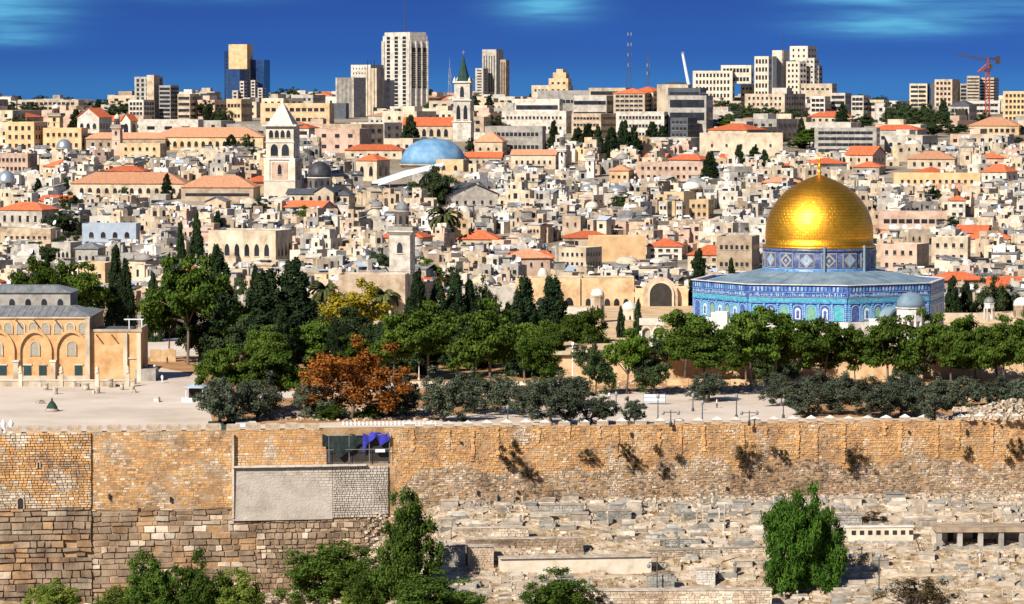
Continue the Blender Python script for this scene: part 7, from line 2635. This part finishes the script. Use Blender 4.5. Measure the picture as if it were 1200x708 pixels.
for (kd, a, b_, pt, pb, lab, v) in (('bush', 142, 208, 652, 704, 'dark green rounded bush at the wall foot', 0), ('bush', 200, 262, 648, 712, 'mid green bush beside the dark rounded one', 1), ('limebush', 250, 312, 670, 716, 'yellow-green bush at the bottom edge', 0),
                                    ('bush', 338, 428, 638, 704, 'broad dark bush below the square ashlars', 2), ('tallbush', 446, 506, 578, 704, 'tall loose bright green bush climbing to the wall', 0), ('bush', 456, 566, 676, 726, 'wide bush along the bottom edge', 3),
                                    ('bush', 616, 692, 668, 722, 'dark bush under the long terrace wall', 1), ('limebush', 40, 98, 684, 722, 'small lime bush in the bottom corner', 1), ('bush', 896, 990, 586, 696, 'large round green tree casting a long shadow', 0),
                                    ('limebush', 112, 160, 690, 722, 'low lime bush left of the dark rounded one', 0), ('dry', 1040, 1112, 678, 716, 'brown dry thicket at the bottom edge', 1), ('dry', 680, 708, 692, 712, 'small brown thicket beside the dark bush', 0),
                                    ('dry', 372, 440, 600, 640, 'pale dry scrub on the rubble slope', 2), ('bush', 408, 470, 656, 712, 'dark bush between the broad bush and the tall one', 1), ('limebush', 398, 436, 690, 724, 'small lime bush at the bottom edge under the tall bush', 0), ('dry', 1010, 1040, 600, 612, 'dry weeds behind the round tree', 0)):
    if kd == 'bush' and a == 896:
        p = hit_ground(943, 690)
        s = p.y / F
        hh = P(943, 586, p.y).z - p.z
        e = empty('broadleaf_tree', p, 0, lab, 'tree')
        for j, (dx, w_, h_, v_) in enumerate(((-1.1, 10.4, hh, 0), (2.8, 8.2, hh * .76, 1))):
            o = bpy.data.objects.new('crown', PROTO['pepper'][v_][0])
            COL.objects.link(o)
            o.parent = e
            o.location = (dx, j * .8, 0)
            o.scale = (w_ * 1.05, w_ * 1.0, h_ * 1.02)
            o.rotation_euler = (0, 0, 1.1 + j)
        MB().tube((0, 0, -.3), (-.5, 0, hh * .5), .35, .2, 8).tube((0, 0, 0), (2.8, .5, hh * .5), .25, .12, 7).build('trunk', ['trunk'], e)
        continue
    if a < 330:
        pc = (a + b_) / 2
        D = 577
        p = P(pc, pb, D)
        zz = FG(p.x, D)
        q = P(pc, pt, D)
        plant(kd, (p.x, D, zz), (b_ - a) * D / F * 1.05, q.z - zz, lab, var=v)
    else:
        tree_px(kd, a, b_, pt, pb, ground='slope', label=lab, var=v)


# ---- tombs
def tproto(kind, mat):
    """list of (part name, mesh)"""
    out = []
    r_ = random.Random(hash_(kind))
    if kind == 'slab':
        out.append(('plinth', MB().box(0, 0, -.4, 2.3, 1.15, .65, 0, jit=.03).mesh('plinth', [mat])))
        out.append(('slab', MB().box(0, 0, .25, 2.0, .85, .28, 0, jit=.03).mesh('slab', [mat])))
    elif kind == 'headed':
        out.append(('plinth', MB().box(0, 0, -.4, 2.2, 1.0, .75, 0, jit=.03).mesh('plinth', [mat])))
        m = MB().box(0, 0, 0, .14, .5, 1.15, 0).lathe([(.25, 1.1), (.15, 1.3), (0, 1.35)], 8).mesh('headstone', [mat])
        out.append(('headstone', m, (1.0, 0, .2)))
        out.append(('headstone', m, (-1.0, 0, 0)))
    elif kind == 'chest':
        out.append(('plinth', MB().box(0, 0, -.5, 2.7, 1.5, .7, 0, jit=.03).mesh('plinth', [mat])))
        out.append(('chest', MB().box(0, 0, .2, 2.2, 1.0, .75, 0, jit=.02).mesh('chest', [mat])))
        out.append(('lid', MB().box(0, 0, .95, 2.4, 1.2, .16, 0, jit=.02).mesh('lid', [mat])))
    elif kind == 'stepped':
        out.append(('plinth', MB().box(0, 0, -.5, 2.8, 1.7, .75, 0, jit=.03).mesh('plinth', [mat])))
        out.append(('step', MB().box(0, 0, .25, 2.2, 1.15, .25, 0, jit=.03).mesh('step', [mat])))
        out.append(('coping', MB().gend(0, 0, .5, 1.8, .75, .4, 0).mesh('coping', [mat])))
    else:
        b = MB()
        for (x, y, w, d) in ((0, -.6, 2.4, .25), (0, .6, 2.4, .25), (-1.1, 0, .25, 1.0), (1.1, 0, .25, 1.0)):
            b.box(x, y, -.4, w, d, .8, 0, jit=.02)
        out.append(('kerb', b.mesh('kerb', [mat])))
        out.append(('headstone', MB().box(0, 0, 0, .2, .7, .9, 0, jit=.04).mesh('headstone', [mat]), (1.0, 0, .2)))
    return out


def hash_(s):
    return sum(ord(c) * (i + 3) for i, c in enumerate(s))


PATHS = []


def dirt_path(pts, w):
    P3 = [hit_ground(*q) for q in pts]
    fine = []
    for p, q in zip(P3, P3[1:]):
        for k in range(12):
            fine.append(p.lerp(q, k / 12))
    fine.append(P3[-1])
    vs = []
    for i, p in enumerate(fine):
        a = fine[max(0, i - 1)]
        b_ = fine[min(len(fine) - 1, i + 1)]
        dr = Vector((b_.x - a.x, b_.y - a.y, 0)).normalized()
        nr_ = Vector((-dr.y, dr.x, 0))
        for sg in (-1, -.5, 0, .5, 1):
            ww = w / 2 * (1 + .15 * math.sin(i * 1.7))
            x, y = p.x + nr_.x * sg * ww, p.y + nr_.y * sg * ww
            vs.append((x, y, FG(x, y) + (.10 if abs(sg) < 1 else -.05)))
        PATHS.append((p.x, p.y, w / 2 + .5))
    fs = [(i * 5 + j, (i + 1) * 5 + j, (i + 1) * 5 + j + 1, i * 5 + j + 1) for i in range(len(fine) - 1) for j in range(4)]
    b = MB()
    b.add(vs, fs, 0, True)
    tag(b.build('dirt_path', 'path'), kind='structure')


MT['path'] = M('trodden_path', [(.30, .22, .14), (.46, .36, .255), (.55, .455, .345)], .5, rnd=0, bump=.3, bscale=3)
dirt_path([(290, 704), (400, 694), (500, 684), (600, 680), (760, 676), (900, 646), (985, 640)], 2.2)
dirt_path([(690, 704), (900, 699), (1040, 676), (1230, 668)], 1.8)
dirt_path([(520, 612), (700, 618), (880, 610), (1000, 606), (1230, 604)], 1.2)
dirt_path([(1000, 700), (1100, 690), (1230, 694)], 1.4)


def on_path(x, y):
    return any((x - a) ** 2 + (y - b_) ** 2 < r * r for a, b_, r in PATHS)


TP = {(k, m): tproto(k, m) for k in ('slab', 'headed', 'chest', 'stepped', 'kerbed') for m in ('tombstone', 'tombgrey')}
TW = {'slab': 'flat slab tomb', 'headed': 'tomb with two upright headstones', 'chest': 'raised chest tomb', 'stepped': 'stepped tomb with ridged top', 'kerbed': 'open kerbed tomb with headstone'}
keep = []      # screen boxes kept free: (x0, x1, y0, y1)
for bx_ in ((505, 600, 636, 668), (525, 700, 622, 646), (978, 1086, 614, 642), (1092, 1260, 614, 648), (575, 770, 636, 676), (688, 905, 680, 720), (895, 990, 640, 696), (435, 520, 600, 700)):
    keep.append(bx_)
rr = random.Random(31)
cnt = 0
placed = []
tries = 0
while cnt < 285 and tries < 9000:
    tries += 1
    px = rr.uniform(490, 1215)
    py = 588 + 118 * rr.random() ** 1.25
    if px < 560 and py < 594:
        continue
    if any(a < px < c and y0 < py < y1 for a, c, y0, y1 in keep):
        continue
    p = hit_ground(px, py)
    if on_path(p.x, p.y):
        continue
    if any(abs(p.x - q.x) < 2.6 and abs(p.y - q.y) < 1.7 for q in placed):
        continue
    placed.append(p)
    kd = rr.choice(('slab', 'slab', 'headed', 'chest', 'stepped', 'kerbed', 'headed'))
    mt = 'tombstone' if rr.random() < .68 else 'tombgrey'
    e = empty('tomb', (p.x, p.y, p.z), R(rr.gauss(4, 9)), None, 'tomb', 'tombs on the slope below the wall')
    sc_ = rr.uniform(.85, 1.45)
    e.scale = (sc_, sc_, sc_ * rr.uniform(.8, 1.2))
    for it in TP[(kd, mt)]:
        inst(it[0], it[1], e, it[2] if len(it) > 2 else (0, 0, 0))
    auto(e, ('pale ' if mt == 'tombstone' else 'grey ') + ('small ' if sc_ < 1.0 else 'large ' if sc_ > 1.28 else '') + TW[kd], px, py, 'tombs')
    cnt += 1
print('tombs', cnt)
# loose stones among the tombs
b = MB()
for i in range(6000):
    px = rr.uniform(440, 1225)
    py = 580 + 132 * rr.random() ** 1.3
    if px < 520 and rr.random() < .5:
        continue
    p = hit_ground(px, py)
    if on_path(p.x, p.y) and rr.random() < .93:
        continue
    s = rr.choice((.12, .15, .2, .25, .3, .4, .5)) * rr.uniform(.8, 1.3)
    b.box(p.x, p.y, p.z - .12, s * rr.uniform(1, 3), s, s * rr.uniform(.25, .7) + .1, 0, rr.uniform(-.4, .4), s * .12)
for i in range(1500):     # scree at the foot of the wall
    px = rr.uniform(330, 1225)
    p = wp(px, 600, 0)
    off = rr.random() ** 1.6 * 5
    q = p + WN * off
    s = rr.uniform(.15, .6)
    b.box(q.x, q.y, FG(q.x, q.y) - .1, s * 1.4, s, s * .8, 0, rr.uniform(0, 3), s * .12)
for i in range(1500):     # slope below the plaster panel
    px, py = rr.uniform(335, 520), rr.uniform(600, 712)
    p = hit_ground(px, py, hi=600)
    s = rr.uniform(.12, .5)
    b.box(p.x, p.y, p.z - .1, s * 1.4, s, s * .7, 0, rr.uniform(0, 3), s * .12)
tag(b.build('loose_rubble', ['rubble']), kind='stuff')
# dry grass tufts
b = MB()
for i in range(2600):
    px, py = rr.uniform(440, 1225), rr.uniform(596, 712)
    if math.sin(px * .03) * math.sin(py * .11 + 1) < .15:
        continue
    p = hit_ground(px, py)
    for k in range(6):
        a, L = rr.uniform(0, 6.28), rr.uniform(.25, .6)
        x, y = p.x + rr.uniform(-.5, .5), p.y + rr.uniform(-.5, .5)
        b.add([(x - .06, y, p.z), (x + .06, y, p.z), (x + .3 * math.cos(a) * L, y + .3 * math.sin(a), p.z + L)], [(0, 1, 2)])
tag(b.build('dry_grass', [M('dry_grass_blades', [(.16, .11, .04), (.34, .23, .09)], 2, rnd=0, island=.4)]), kind='stuff')


def slope_box(name, label, cat, px0, px1, py, h, dep, mat, rot=4, extra=None, dz=0, blocks=True):
    p = hit_ground((px0 + px1) / 2, py)
    s = p.y / F
    w = (px1 - px0) * s
    e = empty(name, (p.x, p.y + dep / 2, p.z + dz), R(rot), label, cat)
    if extra is None:
        b = MB()
        b.box(0, .12, -1.5, w, dep - .2, h + 1.5, 0)
        if blocks:
            z = -1.0
            while z < h - .1:
                hh = min(rr.uniform(.25, .5), h - z)
                x = -w / 2
                while x < w / 2 - .05:
                    ww = min(rr.uniform(.35, 1.1), w / 2 - x)
                    b.box(x + ww / 2, -dep / 2 + .2 + rr.uniform(-.05, .05), z, ww - .05, .6, hh - .04, 0, jit=.03)
                    x += ww
                z += hh
        b.build('wall_body', [mat], e)
        b = MB()
        b.box(0, 0, h * 1.03, w + .2, dep + .25, .16, 0, jit=.02)
        b.build('coping', ['tombstone'], e)
    return e, w, s


slope_box('stone_sarcophagus', 'big grey double sarcophagus block with two sunken panels', 'tomb', 511, 545, 664, 3.2, 3.0, 'tombgrey')
slope_box('stone_sarcophagus', 'big brown sarcophagus block joined to the grey one', 'tomb', 547, 578, 664, 3.0, 3.0, 'tan')
slope_box('terrace_wall', 'long weathered brown terrace wall above the pale ramp', 'wall', 545, 684, 643, 1.5, 1.6, 'w_brown', 5)
slope_box('terrace_wall', 'short pale terrace wall under the tallest rubble slope', 'wall', 530, 620, 628, 1.2, 1.2, 'w_pale', 5)
slope_box('terrace_wall', 'low smooth peach ramp wall descending across the tombs', 'wall', 584, 764, 672, 2.4, 2.6, 'limestone', 7, blocks=False)
slope_box('terrace_wall', 'thin pale stone wall climbing towards the round tree', 'wall', 756, 900, 652, 1.1, 1.2, 'w_pale', 14)
slope_box('terrace_wall', 'grey kerb wall with square ends in the middle tombs', 'wall', 762, 822, 641, 1.2, 1.0, 'tombgrey', 3)
slope_box('tomb_enclosure', 'dark grey oblong enclosure near the wall foot', 'tomb', 634, 684, 604, 1.6, 2.0, 'tombgrey', 3)
slope_box('tomb_enclosure', 'grey oblong enclosure with a dark niche', 'tomb', 700, 740, 612, 1.8, 2.0, 'tombgrey', 3)
slope_box('tomb_enclosure', 'grey boxy enclosure right of the round tree', 'tomb', 980, 1010, 616, 1.7, 2.0, 'tombgrey', 3)
slope_box('tomb_enclosure', 'square grey enclosure beside the dark lamp pole', 'tomb', 758, 790, 690, 2.0, 2.0, 'tombgrey', 3)
slope_box('tomb_enclosure', 'white block tomb with stepped foot left of the grey boxes', 'tomb', 816, 838, 686, 2.4, 1.6, 'dome_white', 3)
slope_box('stone_bank', 'rough fieldstone wall along the bottom edge', 'wall', 690, 905, 711, 2.4, 2.2, 'w_pale', 2)
slope_box('stone_bank', 'pale path kerb at the bottom left of the slope', 'wall', 300, 450, 700, .6, 1.0, 'w_pale', 9)

# perforated parapet and concrete canopy
e, w, s = slope_box('perforated_parapet', 'long cream parapet pierced by a row of small square holes', 'wall', 985, 1070, 634, 0, 0, 'cream', 3, extra=1)
MB().box(0, 0, -1, w, 1.2, 3.3, 0).box(0, 0, 2.3, w + .3, 1.5, .2, 1).build('wall_body', ['limestone', 'dome_white'], e)
for i in range(8):
    MB().box(0, 0, 0, .7, .1, .7).build('square_hole', ['shade'], e, (-w / 2 + 2 + i * 1.35, -.62, 1.1))
MB().box(0, -1.4, -1.5, w, 1.0, 1.6, 0).build('base_step', ['tombgrey'], e)
e, w, s = slope_box('concrete_canopy', 'long low concrete canopy on square pillars open to the front', 'shelter', 1096, 1250, 642, 0, 0, 'grey', 2, extra=1)
MB().box(0, 2.2, 2.6, w, 5.6, .75, 0).build('roof_slab', ['tan'], e)
for i in range(7):
    MB().box(0, 0, -1, .8, .8, 3.6, 0).build('pillar', ['grey'], e, (-w / 2 + .5 + i * (w - 1) / 6, 0, 0))
MB().box(0, 4.6, -1, w, .4, 3.6, 0).build('rear_wall', ['tombstone'], e)
MB().box(0, .2, -1.2, w + .4, 1.6, 1.5, 0).build('plinth', ['tombgrey'], e)
for i in range(4):
    MB().box(0, 0, .3, .9, .5, 1.9).build('dark_doorway', ['shade'], e, (-w / 2 + 3 + i * 4.2, 4.3, 0))
lamp(770, 650, 692, 'dark iron lamp pole with three heads among the middle tombs', 'double', gr='slope')
lamp(1030, 650, 694, 'dark iron lamp pole right of the round green tree', 'single', gr='slope')
# thin bare sapling
p = hit_ground(1080, 648)
e = empty('bare_sapling', p, 0, 'bare leaning sapling beside the perforated parapet', 'tree')
m = MB().tube((0, 0, -.2), (-.9, 0, 2.2), .14, .08).tube((-.9, 0, 2.2), (-1.6, 0, 3.4), .08, .03).tube((-.5, 0, 1.3), (.2, 0, 2.6), .07, .03).tube((-.9, 0, 2.2), (-.7, .3, 3.2), .05, .02)
m.build('stem', ['trunk'], e)

for ph, px, py in (('the grey sarcophagus', 528, 655), ('the weathered terrace wall', 615, 636), ('the peach ramp wall', 670, 662), ('the iron lamp pole', 770, 670), ('the round green tree', 943, 650), ('the perforated parapet', 1028, 626),
                   ('the concrete canopy', 1160, 630), ('the fieldstone wall', 800, 700), ('the niched enclosure', 720, 606), ('the dark enclosure', 659, 600), ('the kerb wall', 792, 637), ('the slender lamp pole', 1030, 680),
                   ('the brown thicket', 1076, 698), ('the boxy enclosure', 995, 606), ('the climbing wall', 840, 645), ('the bottom corner', 1190, 700), ('the big wall foot', 850, 592), ('the shaded wall foot', 930, 592), ('the canopy roof end', 1200, 600)):
    anchor(ph, px, py, 'tombs')

place_labels()
